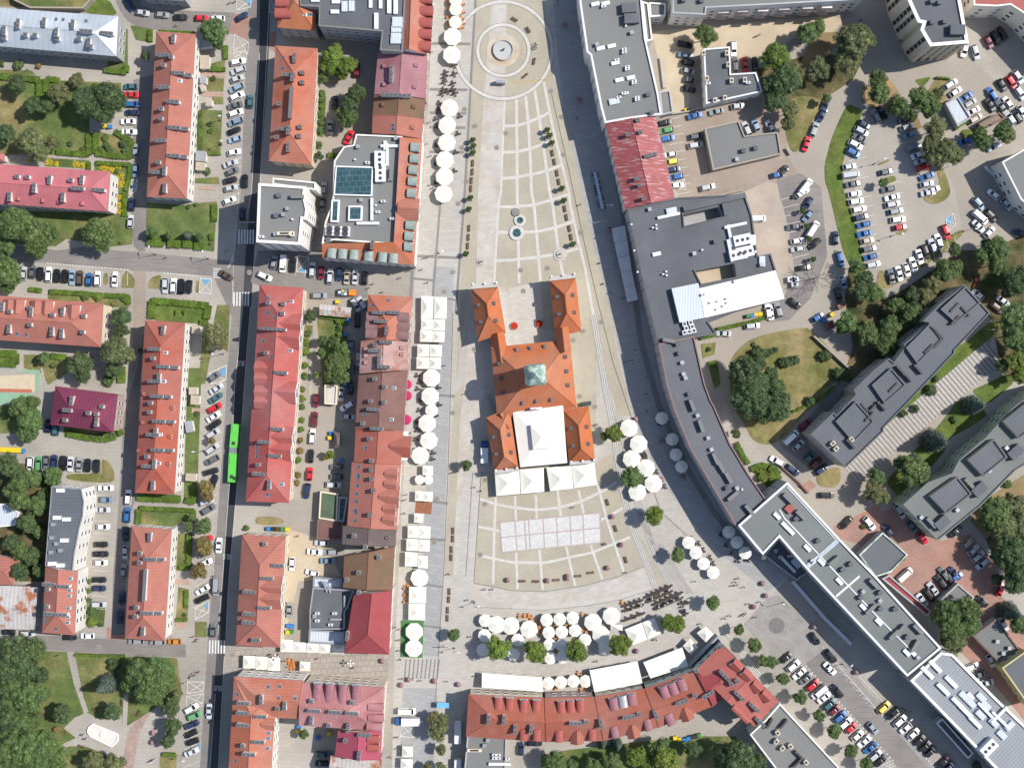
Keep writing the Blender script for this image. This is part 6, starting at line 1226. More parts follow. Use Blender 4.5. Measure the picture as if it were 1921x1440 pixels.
for s, w_ in (('1100 370 1220 378', 3.0), ('1255 388 1350 392', 2.6), ('1370 390 1440 395', 2.4), ('1455 402 1525 405', 2.8), ('1605 90 1605 220', 1.8), ('1585 310 1585 360', 1.5), ('1130 950 1135 815 1560 850 1550 950', 2.2), ('215 730 305 738', 1.5), ('370 745 600 760 780 775 955 780 960 840', 1.6), ('1495 980 1555 985', 2.0), ('0 1210 110 1215 110 1290 0 1280', 2.4), ('380 1230 490 1240', 2.0), ('905 1310 905 1430', 2.6), ('935 0 930 180', 1.6), ('655 1340 655 1340', .1)): hedge(s, w_, t=(0, 1)) if w_ > .5 else None
for s, w_ in (('500 370 640 400 780 415 860 395', 2.2), ('880 370 915 355', 2.0), ('1025 850 1350 865', 2.6), ('1385 870 1450 890 1460 780', 2.0), ('1045 930 1450 950 1450 1030', 1.4), ('1035 940 1035 1050', 1.8), ('1415 1120 1415 1370 1340 1375', 1.6)): hedge(s, w_, t=(0, 2))
for s, w_ in (('1395 110 1395 240', 1.2), ('1320 330 1400 330', 1.2), ('1215 1340 1310 1345', 1.4), ('560 595 930 600', .8)): hedge(s, w_, t=(0, 3))
for s, w_ in (('500 1240 480 1010', .5), ('540 1160 640 1175', 1.6)): hedge(s, w_, t=(1, 0)) if w_ > 1 else None
for s, w_ in (('480 935 660 945 665 1000', 1.6), ('1 1 1 1', 0)): hedge(s, w_, t=(1, 1)) if w_ else None
for s, w_ in (('1545 1030 1640 1010 1800 975 1900 945', 1.3), ('1415 1090 1530 1060', 2.0), ('1480 1290 1540 1275', 1.5)): hedge(s, w_, t=(2, 1))
for s, w_ in (('1690 440 1740 540 1780 600', 1.5), ('1800 640 1880 610 1915 620', 2.0), ('0 0 0 0', 0)): hedge(s, w_, t=(2, 2)) if w_ else None
for s, w_ in (('1150 760 1220 880', .7), ('1410 970 1500 910', .8), ('1270 580 1370 590', .7)): hedge(s, w_, t=(3, 0))
hedge('20 620 90 680 20 790', 2.4, t=(3, 2)); hedge('190 210 380 130 500 20', 1.0, t=(3, 2))
def flowerbed(s, m, label, t):
    for i, tok in enumerate(s.split(';')):
        x, y, r = nums(tok); px, py = tp(t[0], t[1], x, y); p = P(px, py, .4); rm = r / S; rnd = random.Random(i + int(x)); mb = MB(); mb.dome((p.x, p.y, .1), rm * .85, .4, hedge_m, 12, 3)
        for _ in range(int(rm * rm * 60) + 30):
            a = rnd.uniform(0, 6.28); q = rm * math.sqrt(rnd.random()); leafcard(mb, Vector((p.x + q * math.cos(a), p.y + q * math.sin(a), .45 + .2 * (1 - q / rm))), Vector((rnd.gauss(0, .3), rnd.gauss(0, .3), 1)).normalized(), rnd.uniform(.12, .22), m, rnd)
        o = mb.build('flower_bed'); reg(o, label, 'flower bed', 'flower beds', px, py)
flowerbed('370 1220 7;425 1230 5;570 1235 7;620 1240 6;230 1205 4;780 1258 8;830 1270 8;880 1258 8;905 1320 7;912 1380 8', flower_y, 'patch of yellow flowers', (0, 0)); flowerbed('900 40 6;905 100 6;900 150 5', flower_y, 'patch of yellow flowers', (0, 1))
# ------------------------------------------------------------------ parasols and tents
def parasol_mesh(r):
    rt = root('parasol', (0, 0, 0)); n = 8; a = [(math.cos(math.pi / 8 + 2 * math.pi * i / n) * r, math.sin(math.pi / 8 + 2 * math.pi * i / n) * r) for i in range(n)]; mb = MB(); zr = 2.35; za = zr + r * .26
    for i in range(n):
        x0, y0 = a[i]; x1, y1 = a[(i + 1) % n]; mb.face([(x0, y0, zr), (x1, y1, zr), (x1 * .16, y1 * .16, za), (x0 * .16, y0 * .16, za)], canvas); mb.face([(x1 * .16, y1 * .16, za - .03), (x1, y1, zr - .01), (x0, y0, zr - .01), (x0 * .16, y0 * .16, za - .03)], canvas)
        mb.face([(x0, y0, zr - .22), (x1, y1, zr - .22), (x1, y1, zr), (x0, y0, zr)], canvas)
    link('canopy', mb.mesh('canopy'), rt); mb = MB()
    for i in range(n): mb.face([(a[i][0] * .2, a[i][1] * .2, za - .02), (a[(i + 1) % n][0] * .2, a[(i + 1) % n][1] * .2, za - .02), (0, 0, za + .16)], canvas)
    link('vent_cap', mb.mesh('vent_cap'), rt); mb = MB(); mb.cyl((0, 0, 0), .04, za, metal_g, 8); link('pole', mb.mesh('pole'), rt); mb = MB(); mb.cyl((0, 0, 0), .45, .1, metal_d, 10); link('base', mb.mesh('base'), rt)
    mb = MB()
    for i in range(n): mb.tube((0, 0, za - .12), (a[i][0] * .97, a[i][1] * .97, zr - .04), .015, metal_g, 3)
    link('ribs', mb.mesh('ribs'), rt); return rt
PR = {r: parasol_mesh(r) for r in (1.45, 1.95, 2.7)}
def parasols(s, t, r, place=None):
    src = PR[r]; size = {1.45: 'small', 1.95: 'medium', 2.7: 'large'}[r]
    for tok in s.split(';'):
        x, y = nums(tok)[:2]; px, py = tp(t[0], t[1], x, y); p = P(px, py, 2.6); rnd = random.Random(int(x + y)); o = copy_tree(src, None, (p.x, p.y, .1), R(rnd.uniform(-20, 20))); reg(o, f'{size} cream octagonal parasol', 'parasol', 'cream parasols of the cafe terraces', px, py, place)
parasols('1475 275;1470 412;1452 812;1435 940;1432 1070;1418 1200;1415 1325;1408 1455', (1, 0), 2.7, 'in the north row of the promenade cafes'); parasols('1500 0;1500 70;1497 167', (1, 0), 1.95, 'by the orange cafe chairs at the top')
parasols('1318 1395;1307 1532;1285 1735;1297 1865;1232 1977', (1, 1), 2.7, 'beside the brown town houses'); parasols('1318 198', (1, 2), 1.95, 'beside the brown town houses'); parasols('1228 718;1295 718', (1, 2), 1.45, 'on the small cafe deck'); parasols('1227 15;1188 418;1185 543', (1, 3), 2.7, 'beside the crimson roof')
parasols('880 330;953 450;900 562;1010 630;1063 748;943 810', (2, 2), 2.7, 'on the terraces east of the town hall'); parasols('1127 257;1205 415;1233 530;1275 620', (2, 2), 1.95, 'in the shade of the long curved roof')
parasols('1327 1190;1382 1267;1440 1348;1512 1415', (2, 2), 1.95, 'in the diagonal row of four'); parasols('1630 1110;1690 1188;1753 1267', (2, 2), 1.95, 'at the corner of the diagonal store')
parasols('1720 335;1715 445;1702 555', (1, 3), 1.95, 'in the cafe garden south of the square'); parasols('1805 365;1912 375', (1, 3), 2.7, 'in the cafe garden south of the square')
parasols('130 400;610 348;748 300;670 440', (2, 3), 2.7, 'in the cafe garden south of the square'); parasols('262 330;360 325;457 315;278 425;375 420;475 410;285 515;375 520;550 480;290 615;380 610;15 590;45 480', (2, 3), 1.95, 'in the cafe garden south of the square'); parasols('275 805;368 798;463 790;555 790', (2, 3), 1.95, 'between the striped awning and the curved terrace')
for k in PR.values(): kill(k)
def tent(qd, t, place, h=2.5, rise=1.1, base='cream square tent', name='cafe_tent', cols=1):
    q = [P(*p, h).to_2d() for p in pts(qd, t)]; q = ccw(q); c = sum(q, Vector((0, 0))) / 4; rt = root(name, (c.x, c.y, .05)); mb = MB(); L = [v - c for v in q]; n = 4
    for i in range(4):
        a, b = L[i], L[(i + 1) % 4]; k = 3
        for j in range(k):       # slightly sagging cloth
            z0 = h + rise * (j / k) ** 1.25; z1 = h + rise * ((j + 1) / k) ** 1.25; f0 = 1 - j / k; f1 = 1 - (j + 1) / k
            mb.face([(*(a * f0), z0), (*(b * f0), z0), (*(b * f1), z1), (*(a * f1), z1)] if f1 > 0 else [(*(a * f0), z0), (*(b * f0), z0), (0, 0, z1)], canvas)
        mb.face([(*a, h - .3), (*b, h - .3), (*b, h), (*a, h)], canvas)
    link('canopy', mb.mesh('canopy'), rt); pm_ = MB(); pm_.cyl((0, 0, 0), .05, h, metal_w, 6); me = pm_.mesh('pole')
    for v in L: link('pole', me, rt, (v.x * .96, v.y * .96, 0))
    xs = pts(qd, t); reg(rt, base, 'tent', 'cream cafe tents', sum(p[0] for p in xs) / 4, sum(p[1] for p in xs) / 4, place)
def rect(s): a, b, c, d = nums(s); return f'{a} {b} {c} {b + 3} {c - 2} {d} {a - 2} {d - 2}'
for s in ('1240 780 1332 950;1338 787 1432 952;1240 950 1330 1036;1331 954 1420 1040;1232 1036 1326 1126;1328 1042 1416 1128;1212 1143 1302 1234;1306 1146 1397 1237;1206 1236 1299 1328;1301 1239 1390 1330').split(';'): tent(rect(s), (1, 1), 'in the paired block by the orange corner house')
for s in ('1252 612 1330 685;1195 802 1258 878;1260 806 1326 882;1188 970 1256 1040;1140 1062 1222 1156;1224 1064 1310 1160;1130 1160 1218 1252;1220 1164 1304 1256;1120 1260 1213 1368;1216 1286 1290 1382').split(';'): tent(rect(s), (1, 2), 'beside the dormered houses of the promenade', rise=.8)
for s in ('1150 80 1278 204;1146 206 1270 330;1098 1275 1178 1358;1087 1370 1176 1445').split(';'): tent(rect(s), (1, 3), 'on the lower promenade')
for s in ('185 475 280 570;282 495 376 572;380 500 472 576;475 505 570 580;574 512 664 584;0 603 88 702;92 612 182 710;330 640 408 712;-95 597 -3 692').split(';'): tent(rect(s), (1, 3), 'in the tented alley', rise=.9)
for s in ('928 884 974 881 976 926 931 930', '975 881 1020 877 1021 922 977 926', '1025 877 1070 872 1076 916 1032 921', '1070 871 1115 867 1120 909 1077 915'): tent(s, None, 'in the line below the town hall', h=3.2, rise=1.5, base='big white square tent')
for s in ('1172 1180 1204 1167 1214 1199 1186 1210', '1205 1167 1228 1158 1240 1188 1215 1198', '1122 1200 1143 1199 1146 1229 1124 1226', '1145 1171 1167 1171 1168 1182 1146 1182', '1307 1187 1323 1174 1339 1189 1324 1204', '1281 1211 1294 1197 1310 1213 1296 1228'): tent(s, None, 'in the cafe garden by the stepped terraces', base='white square tent')
def awning(qd, lab, h=3.2, m=canvas_s):
    q = [P(*p, h).to_2d() for p in A(qd)]; c = sum(q, Vector((0, 0))) / 4; rt = root('awning', (c.x, c.y, .05)); tag(rt, lab, 'awning'); L = [v - c for v in q]; mb = MB()
    # order: front-left, front-right, wall-right, wall-left
    z = [h - .3, h - .3, h + .5, h + .5]; k = max(1, int((L[1] - L[0]).length / 4)); f = [(*L[i], z[i]) for i in range(4)]
    nrm = (Vector(f[1]) - Vector(f[0])).cross(Vector(f[2]) - Vector(f[0])); mb.face(f if nrm.z > 0 else f[::-1], m); mb.face([(*L[0], h - .6), (*L[1], h - .6), (*L[1], h - .3), (*L[0], h - .3)], m); mb.face([(v[0], v[1], v[2] - .04) for v in (f[::-1] if nrm.z > 0 else f)], m); link('canopy', mb.mesh('canopy'), rt)
    pm_ = MB(); pm_.cyl((0, 0, 0), .05, h - .35, metal_w, 6); me = pm_.mesh('pole')
    for i in range(k + 1): v = L[0].lerp(L[1], i / k) * .99; link('pole', me, rt, (v.x, v.y, 0))
awning('904 1262 1017 1270 1019 1296 904 1288', 'long flat cream awning over the terrace at the promenade end of the curved row'); awning('1106 1257 1196 1240 1205 1280 1115 1297', 'wide striped white awning in the middle of the curved red terrace'); awning('1207 1242 1280 1214 1291 1248 1220 1271', 'striped white awning half in shadow beside the bright red corner house')
awning('1107 365 1 1 1 1 1 1'[:0] or '766 809 756 809 756 820 766 820', 'small white awning over a door beside the plain red-roofed house', 2.8); awning('765 848 754 848 754 862 765 862', 'white awning over a shop door above the pointed dormers', 2.8)
# grey market canopies
xs0 = ((1147.5, 429), (1152.5, 456), (1158.7, 484), (1165, 511), (1171, 539), (1177, 567.5)); xs1 = ((1172, 423), (1177, 450.5), (1181, 479), (1185, 507.5), (1191, 535), (1197.5, 563))
GC = mat('grey_canopy', (.62, .61, .59), .04, .3)
for k in range(5):
    q = [P(*p, 3.2).to_2d() for p in (xs0[k], xs1[k], (xs1[k + 1][0] - .3, xs1[k + 1][1] - .8), (xs0[k + 1][0] - .3, xs0[k + 1][1] - .8))]; c = sum(q, Vector((0, 0))) / 4; rt = root('market_canopy', (c.x, c.y, .05)); mb = MB(); L = [v - c for v in q]; mb.prism(L, 3.0, 3.2, GC); link('canopy', mb.mesh('canopy'), rt)
    pm_ = MB(); pm_.cyl((0, 0, 0), .05, 3, metal_g, 6); me = pm_.mesh('pole')
    for v in L: link('pole', me, rt, (v.x * .95, v.y * .95, 0))
    reg(rt, 'flat grey market canopy', 'canopy', 'grey market canopies in the shaded street', xs0[k][0], xs0[k][1], 'in the shaded street beside the courtyard block')
for x, y in ((763, 721), (763, 742), (762, 787)):
    p = P(x, y, 3); mb = MB(); mb.dome((p.x, p.y, 2.6), 1.5, .8, flower_p if 0 else mat('magenta_canvas', (.40, .02, .10), .05), 12, 4); o = mb.build('round_awning'); reg(o, 'round magenta awning against the brown town house', 'awning', 'magenta awnings', x, y, 'by the promenade')
# ------------------------------------------------------------------ street furniture
def proto(fn, name):
    rt = root(name, (0, 0, 0)); fn(rt); return rt
def f_bench(rt):
    m = MB()
    for i in range(4): m.box((0, -.2 + i * .14, .46), (2.0, .11, .05), wood_m)
    link('seat', m.mesh('seat'), rt); m = MB()
    for i in range(3): m.box((0, -.34 - i * .02, .58 + i * .13), (2.0, .05, .1), wood_m)
    link('backrest', m.mesh('backrest'), rt)
    m = MB(); m.box((0, 0, .22), (.12, .6, .44), stone_m); me = m.mesh('leg')
    for x in (-.8, .8): link('leg', me, rt, (x, -.02, 0))
B0 = proto(f_bench, 'park_bench')
def place_many(src, s, t, base, cat, group, ang=0, place=None, zz=.08, colparts=('body',)):
    for tok in s.split(';'):
        v = nums(tok); px, py = tp(t[0], t[1], v[0], v[1]) if t else (v[0], v[1]); p = P(px, py, .4)
        o = copy_tree(src, None, (p.x, p.y, zz), R(v[2] if len(v) > 2 else ang)); reg(o, base, cat, group, px, py, place)
GB_ = 'benches around the square'
place_many(B0, '1628 1225;1625 1290;1618 1355;1614 1415', (1, 0), 'brown slatted bench', 'bench', GB_, 90, 'in the west line beside the pale granite walk'); place_many(B0, '1600 272;1595 340;1590 405', (1, 1), 'brown slatted bench', 'bench', GB_, 90, 'in the west line beside the pale granite walk')
place_many(B0, '1480 1100;1478 1160;1468 1240;1466 1300;1452 1555;1448 1615;1440 1695;1437 1755', (1, 2), 'brown slatted bench', 'bench', GB_, 90, 'in the lower promenade line'); place_many(B0, '305 1150;320 1215;340 1300;353 1365;398 1567;411 1632;432 1715;445 1780', (2, 0), 'brown slatted bench', 'bench', GB_, 100, 'in the east line of the north square')
place_many(B0, '718 887 108;778 1083 108;855 1318 105;593 1412 5;497 1437 3;80 1475 0;183 1477 -2;335 1467 4', (2, 2), 'dark slatted bench', 'bench', GB_, 0, 'around the lower fan of the square'); place_many(B0, '312 1035 -30;720 1000 -25;912 950 90;1035 1025 60;612 1275 -20', (0, 3), 'brown bench', 'bench', GB_, 0, 'around the white park basin')
place_many(B0, '620 405 -5;1 1 0'.split(';')[0], (1, 1), 'bench', 'bench', GB_, 90, 'in the town hall forecourt') if 0 else None
for a, b in (((966, 36), -30), ((992, 56), -60), ((1002, 115), 80), ((985, 142), 40)): place_many(B0, f'{a[0]} {a[1]} {b}', None, 'small bench', 'bench', GB_, 0, 'around the basin fountain')
kill(B0)
def f_pot(fl):
    def f(rt):
        m = MB(); m.cyl((0, 0, 0), .35, .75, stone_m, 12, .7); link('planter', m.mesh('planter'), rt); m = MB(); m.dome((0, 0, .7), .75, .75, hedge_m, 12, 4); rnd = random.Random(3)
        for _ in range(220):
            z = rnd.uniform(0, 1); a = rnd.uniform(0, 6.28); q = math.sqrt(1 - z * z); n = Vector((q * math.cos(a), q * math.sin(a), z)); leafcard(m, Vector((0, 0, .7)) + n * .8, n, .13, fl, rnd)
        link('flowers', m.mesh('flowers'), rt)
    return f
P0 = proto(f_pot(flower_p), 'flower_planter'); GP = 'round flower planters of the square'
place_many(P0, '755 992;822 1203;718 1377;418 1440;268 1472;418 1455;-30 1468', (2, 2), 'ball-shaped pink flower planter', 'planter', GP); place_many(P0, '1150 1175;1145 1245', (0, 3), 'ball-shaped pink flower planter', 'planter', GP)
place_many(P0, '1090 815;1520 810;1145 775;1340 785;948 635;1292 -955', (1, 3), 'ball-shaped pink flower planter', 'planter', GP); place_many(P0, '400 190;508 750;1455 10', (2, 0), 'ball-shaped pink flower planter', 'planter', GP); place_many(P0, '928 265;1285 700;1125 430;1125 715;730 -1160', (2, 2), 'ball-shaped pink flower planter', 'planter', GP); place_many(P0, '938 560;1880 55;1815 228;1905 145', (2, 3), 'ball-shaped pink flower planter', 'planter', GP); place_many(P0, '660 720;345 380;1345 1350', (3, 3), 'ball-shaped pink flower planter', 'planter', GP); kill(P0)
for x, y in ((965, 611), (1011.5, 607)):
    p = P(x, y, .6); rt = root('raised_flower_bed', (p.x, p.y, .08)); m = MB(); m.cyl((0, 0, 0), 1.35, .55, stone_m, 18, 1.2); link('rim', m.mesh('rim'), rt); m = MB(); m.dome((0, 0, .5), 1.05, .45, hedge_m, 14, 3); rnd = random.Random(4)
    for _ in range(420):
        a = rnd.uniform(0, 6.28); q = math.sqrt(rnd.random()); leafcard(m, Vector((q * 1.05 * math.cos(a), q * 1.05 * math.sin(a), .6 + .38 * math.sqrt(1 - q * q))), Vector((rnd.gauss(0, .4), rnd.gauss(0, .4), 1)).normalized(), .14, flower_r, rnd)
    link('flowers', m.mesh('flowers'), rt); reg(rt, 'round raised bed of red flowers', 'planter', 'red flower beds of the town hall forecourt', x, y, 'in the town hall forecourt')
def f_ptree(rt):
    m = MB(); m.box((0, 0, .35), (1.1, 1.1, .7), stone_m, 0, 1.08); link('planter_box', m.mesh('planter_box'), rt); m = MB(); m.tube((0, 0, .6), (.05, 0, 2.2), .06, trunk_m, 6); link('trunk', m.mesh('trunk'), rt)
    link('crown', CR['small'][1], rt, (0, 0, 2.5), col=(.06, .10, .02), scale=(1.0, 1.0, 1.1))
T0 = proto(f_ptree, 'potted_tree'); GT = 'small potted trees of the north square'
place_many(T0, '1630 1060;1635 1105;1630 1155', (1, 0), 'small potted tree in a stone box', 'tree', GT, 0, 'on the west side of the north square'); place_many(T0, '1612 50;1600 135;1580 467', (1, 1), 'small potted tree in a stone box', 'tree', GT, 0, 'on the west side of the north square'); place_many(T0, '265 985;285 1025;300 1080;375 1420;390 1510;458 1835', (2, 0), 'small potted tree in a stone box', 'tree', GT, 0, 'on the east side of the north square')
place_many(T0, '280 262;300 360;250 150;330 510', (3, 1), 'tiny shrub', 'shrub', GT, 0, 'between the narrow bays of the curved lane'); kill(T0)
# fountain
p = P(944.4, 94.8); rt = root('fountain', (p.x, p.y, .08)); tag(rt, 'round stone basin fountain with a small sculpture inside the ringed paving', 'fountain')
m = MB(); n = 40
for i in range(n):
    a, b = 2 * math.pi * i / n, 2 * math.pi * (i + 1) / n
    for r0, r1, z0, z1 in ((3.1, 3.1, 0, .8), (3.1, 2.75, .8, .8), (2.75, 2.75, .8, .25)):
        m.face([(r0 * math.cos(a), r0 * math.sin(a), z0), (r0 * math.cos(b), r0 * math.sin(b), z0), (r1 * math.cos(b), r1 * math.sin(b), z1), (r1 * math.cos(a), r1 * math.sin(a), z1)], stone_m)
link('rim', m.mesh('rim'), rt); m = MB(); m.cyl((0, 0, 0), 2.75, .3, water_m, 36); link('water', m.mesh('water'), rt)
m = MB(); m.cyl((0, 0, .2), .5, .5, stone_m, 12, .35); m.tube((0, 0, .6), (.1, .05, 1.6), .25, metal_d, 8, .18); m.dome((.1, .05, 1.5), .22, .35, metal_d, 8, 4); m.tube((.05, 0, 1.3), (.6, .3, 1.6), .09, metal_d, 6); m.tube((.05, 0, 1.2), (-.4, -.3, .9), .09, metal_d, 6); link('sculpture', m.mesh('sculpture'), rt)
for x, y, r in ((904, 491, 1.0), (1051, 477, 1.3)):
    p = P(x, y); rt = root('small_fountain', (p.x, p.y, .1)); m = MB(); m.cyl((0, 0, 0), r * 1.6, .12, stone_m, 20); m.cyl((0, 0, .12), r, .35, granite, 18, r * .9); link('basin', m.mesh('basin'), rt); m = MB(); m.cyl((0, 0, .4), .22, .5, metal_d, 8); m.tube((0, 0, .8), (.05, 0, 1.9), .22, metal_d, 8, .14); m.dome((.05, 0, 1.85), .17, .25, metal_d, 8, 3); link('statue', m.mesh('statue'), rt)
    reg(rt, 'small round fountain with a dark statue', 'fountain', 'small statue fountains', x, y, 'on the north square')
for x, y, r, m_, lab in ((967.5, 398.5, 1.25, strip_d, 'smallest flat grey disc of the three beside the glass well heads'), (975.5, 413.5, 1.75, glass_b, 'middle pale round well head with a glass centre'), (969.5, 437, 2.25, glass_b, 'largest pale round well head with a glass centre')):
    p = P(x, y); rt = root('well_head', (p.x, p.y, .09)); tag(rt, lab, 'well head'); m = MB(); m.cyl((0, 0, 0), r, .35, band_m if m_ is glass_b else m_, 28); link('rim', m.mesh('rim'), rt)
    m = MB(); m.cyl((0, 0, .35), r * .58, .04, m_, 8); link('glass_cover' if m_ is glass_b else 'cover', m.mesh('cover'), rt)
# park basin
p0 = P(194, 1377); q = [P(*a).to_2d() for a in pts('665 1130 700 1100 860 1165 895 1185 890 1240 845 1280 680 1200 658 1165', (0, 3))]; rt = root('park_basin', (p0.x, p0.y, .1)); tag(rt, 'elongated white stone basin with a small centre bowl in the park', 'fountain')
L = [v - p0.to_2d() for v in q]; m = MB(); m.prism(L, 0, .6, frame_m, top=False); Li = inset(L, .45); L = ccw(L); m.prism(Li[::-1], .3, .6, frame_m, top=False)
for i in range(len(L)): m.face([(*L[i], .6), (*L[(i + 1) % len(L)], .6), (*Li[(i + 1) % len(L)], .6), (*Li[i], .6)], frame_m)
for i in range(len(L)): m.face([(*Li[(i + 1) % len(L)], .3), (*Li[i], .3), (*Li[i], .6), (*Li[(i + 1) % len(L)], .6)], frame_m)
link('rim', m.mesh('rim'), rt); m = MB(); m.cap(Li, .32, mat('pale_pool', (.62, .58, .54), .08, 1)); link('pool', m.mesh('pool'), rt); m = MB(); m.cyl((0, 0, .32), .6, .5, frame_m, 14, .75); link('bowl', m.mesh('bowl'), rt)
# screen stand, cable mat
p = P(938.5, 154.5, 1.2); rt = root('screen_stand', (p.x, p.y, .08), R(-3)); tag(rt, 'grey metal screen stand casting a long shadow below the fountain ring', 'stand'); m = MB(); m.box((0, 0, 1.3), (2.9, 1.0, 2.2), metal_g, 0, .9); link('cabinet', m.mesh('cabinet'), rt); m = MB(); m.box((1.5, 0, 1.5), (.1, 1.0, 1.4), metal_w); link('panel', m.mesh('panel'), rt)
cm_ = strips('cable_mat', mat('yellow_mat', (.42, .33, .16), .1), [(A('955 157 975 153 1000 152 1030 149'), 2.2)], .09, 'thing'); del cm_['kind']; tag(cm_, 'thin yellowish cable mat curving from the screen stand', 'cable mat')
# manholes
mb = MB(); mb.cyl((0, 0, 0), .48, .03, strip_d, 16); mb.cyl((0, 0, 0), .75, .015, mat('rust_ring', (.27, .235, .20), .1), 16); me = mb.mesh('manhole_cover')
for x, y in [(932, 277), (949, 250), (867, 277), (872, 205), (891, 237), (1034, 171), (1054, 219), (1058, 290), (977, 507), (1027, 503), (1090, 436), (982, 546), (1128, 604), (1094, 621), (1075, 638), (890, 655), (860, 382), (850, 510), (834, 547), (911, 900), (910, 945), (850, 774), (820, 935), (815, 1017), (901, 1040), (1116, 763), (1087, 743), (281, 497), (468, 511), (436, 1228), (186, 1212), (86, 1198), (535, 530), (875, 341)]:
    p = P(x, y); o = link('manhole_cover', me, None, (p.x, p.y, .14)); reg(o, 'round iron manhole cover', 'manhole cover', 'manhole covers', x, y)
# cafe sets
def f_table(m_, top=(.8, .8)):
    def f(rt):
        m = MB(); m.box((0, 0, .74), (top[0], top[1], .04), m_); link('table_top', m.mesh('table_top'), rt); m = MB(); m.cyl((0, 0, 0), .05, .72, metal_d, 6); m.cyl((0, 0, 0), .28, .04, metal_d, 8); link('pedestal', m.mesh('pedestal'), rt)
    return f
def f_chair(m_):
    def f(rt):
        m = MB(); m.box((0, 0, .45), (.46, .46, .06), m_); link('seat', m.mesh('seat'), rt); m = MB(); m.box((-.23, 0, .7), (.05, .44, .45), m_); link('backrest', m.mesh('backrest'), rt)
        lg = MB(); lg.cyl((0, 0, 0), .025, .43, metal_d, 5); me = lg.mesh('leg')
        for x in (-.2, .2):
            for y in (-.2, .2): link('leg', me, rt, (x, y, 0))
    return f
WD = mat('dark_wicker', (.07, .055, .05), .1, 1); TB = proto(f_table(WD), 'cafe_table'); CB = proto(f_chair(WD), 'cafe_chair'); TO = proto(f_table(wood_o), 'cafe_table'); CO = proto(f_chair(mat('orange_plastic', (.62, .20, .04), .05)), 'cafe_chair'); TG = proto(f_table(metal_w), 'cafe_table')
def cafeset(px, py, ang, T_, C_, col, place, n=4, big=False):
    p = P(px, py); a = R(ang); o = copy_tree(T_, None, (p.x, p.y, .1), a); tag(o, f'{col} square cafe table {place}', 'table', f'{col} cafe tables {place}')
    for k in range(n):
        b = a + k * math.pi / 2; o = copy_tree(C_, None, (p.x + math.cos(b) * .72, p.y + math.sin(b) * .72, .1), b + math.pi); tag(o, f'{col} cafe chair {place}', 'chair', f'{col} cafe chairs {place}')
for x, y in pts('1490 495 1425 550 1420 580 1490 560 1415 620 1480 632 1410 680 1400 705 1480 680 1495 705 1440 690', (1, 0)): cafeset(x, y, 20, TB, CB, 'dark', 'at the open terrace west of the fountain', 4)
for x, y in pts('1440 30 1545 40 1440 80 1548 100 1440 135 1540 150 1545 185 1440 190 1535 215', (1, 0)): cafeset(x, y, 5, TO, CO, 'orange', 'around the medium parasols at the top', 2)
for x, y in pts('1120 90 1122 140 1118 190 1145 70', (1, 3)): cafeset(x, y, 0, TO, CO, 'orange', 'beside the paired tents near the crimson roof', 2)
for x, y in pts('250 635 280 640 265 680 290 675', (1, 3)): cafeset(x, y, 0, TO, CO, 'orange', 'in the tented alley')
for x, y in pts('1375 780 1370 830 1350 900 1360 960 1350 1100 1345 1240 1345 1380 1530 880 1515 1010 1500 1150 1490 1290', (1, 0)): cafeset(x, y, 8, TB, CB, 'dark', 'peeking from under the north parasols', 2)
for x, y in pts('1210 1380 1230 1430 1215 1480 1230 1570 1225 1640 1370 1470 1375 1600 1350 1680 1210 1790 1195 1860 1330 1960 1325 2005 1205 1730', (1, 1)): cafeset(x, y, 8, TB, CB, 'dark', 'beside the brown town houses', 2)
# long dining terraces at the steps
for k, (x0, y0, x1, y1, n_) in enumerate(((830, 225, 975, 180, 8), (1000, 160, 1190, 72, 11), (835, 262, 980, 215, 7), (1010, 195, 1195, 112, 9), (1060, 215, 1270, 122, 11), (1070, 250, 1275, 160, 9), (1255, 205, 1325, 200, 4), (830, 335, 990, 275, 7), (1270, 250, 1310, 290, 3))):
    for i in range(n_):
        x = x0 + (x1 - x0) * (i + .5) / n_; y = y0 + (y1 - y0) * (i + .5) / n_; px, py = tp(2, 3, x, y); cafeset(px, py, 25, TB, CB, 'dark', 'on the dining terraces by the steps', 1 + i % 2)
for x, y in pts('100 300 150 320 205 350 210 390 530 290 525 400 560 420 830 200 320 390 410 370 325 460 330 560 200 420 330 840 520 850 500 730 130 300 60 300', (2, 3)): cafeset(x, y, 12, TO, CO, 'orange', 'among the parasols of the south cafe garden', 2)
for x, y in pts('995 535 1000 550 985 520 1140 770 1080 660 1100 300 1340 1160 1395 1195 1430 1245 1480 1300 1505 1345 1560 1130 1600 1210 1640 1275 1690 1325 1760 1320', (2, 2)): cafeset(x, y, -30, TB, CB, 'dark', 'by the parasols along the east street', 2)
def f_closed(rt):
    m = MB(); m.cyl((0, 0, 0), .04, 2.6, metal_g, 6); m.cyl((0, 0, 0), .4, .08, metal_d, 10); link('pole', m.mesh('pole'), rt); m = MB(); m.cyl((0, 0, 1.0), .34, .4, canvas, 10, .3); m.cyl((0, 0, 1.4), .3, 1.3, canvas, 10, .06); link('folded_canopy', m.mesh('folded_canopy'), rt)
CP = proto(f_closed, 'closed_parasol')
place_many(CP, '905 248;965 215;1050 168;1112 130;1175 103;1100 230;1145 215;1212 178;1255 155;1165 198;1290 228;1305 262;1305 295;935 310', (2, 3), 'folded white parasol', 'parasol', 'folded parasols of the dining terraces', 0, 'on the dining terraces'); kill(CP)
for k in (TB, CB, TO, CO, TG): kill(k)
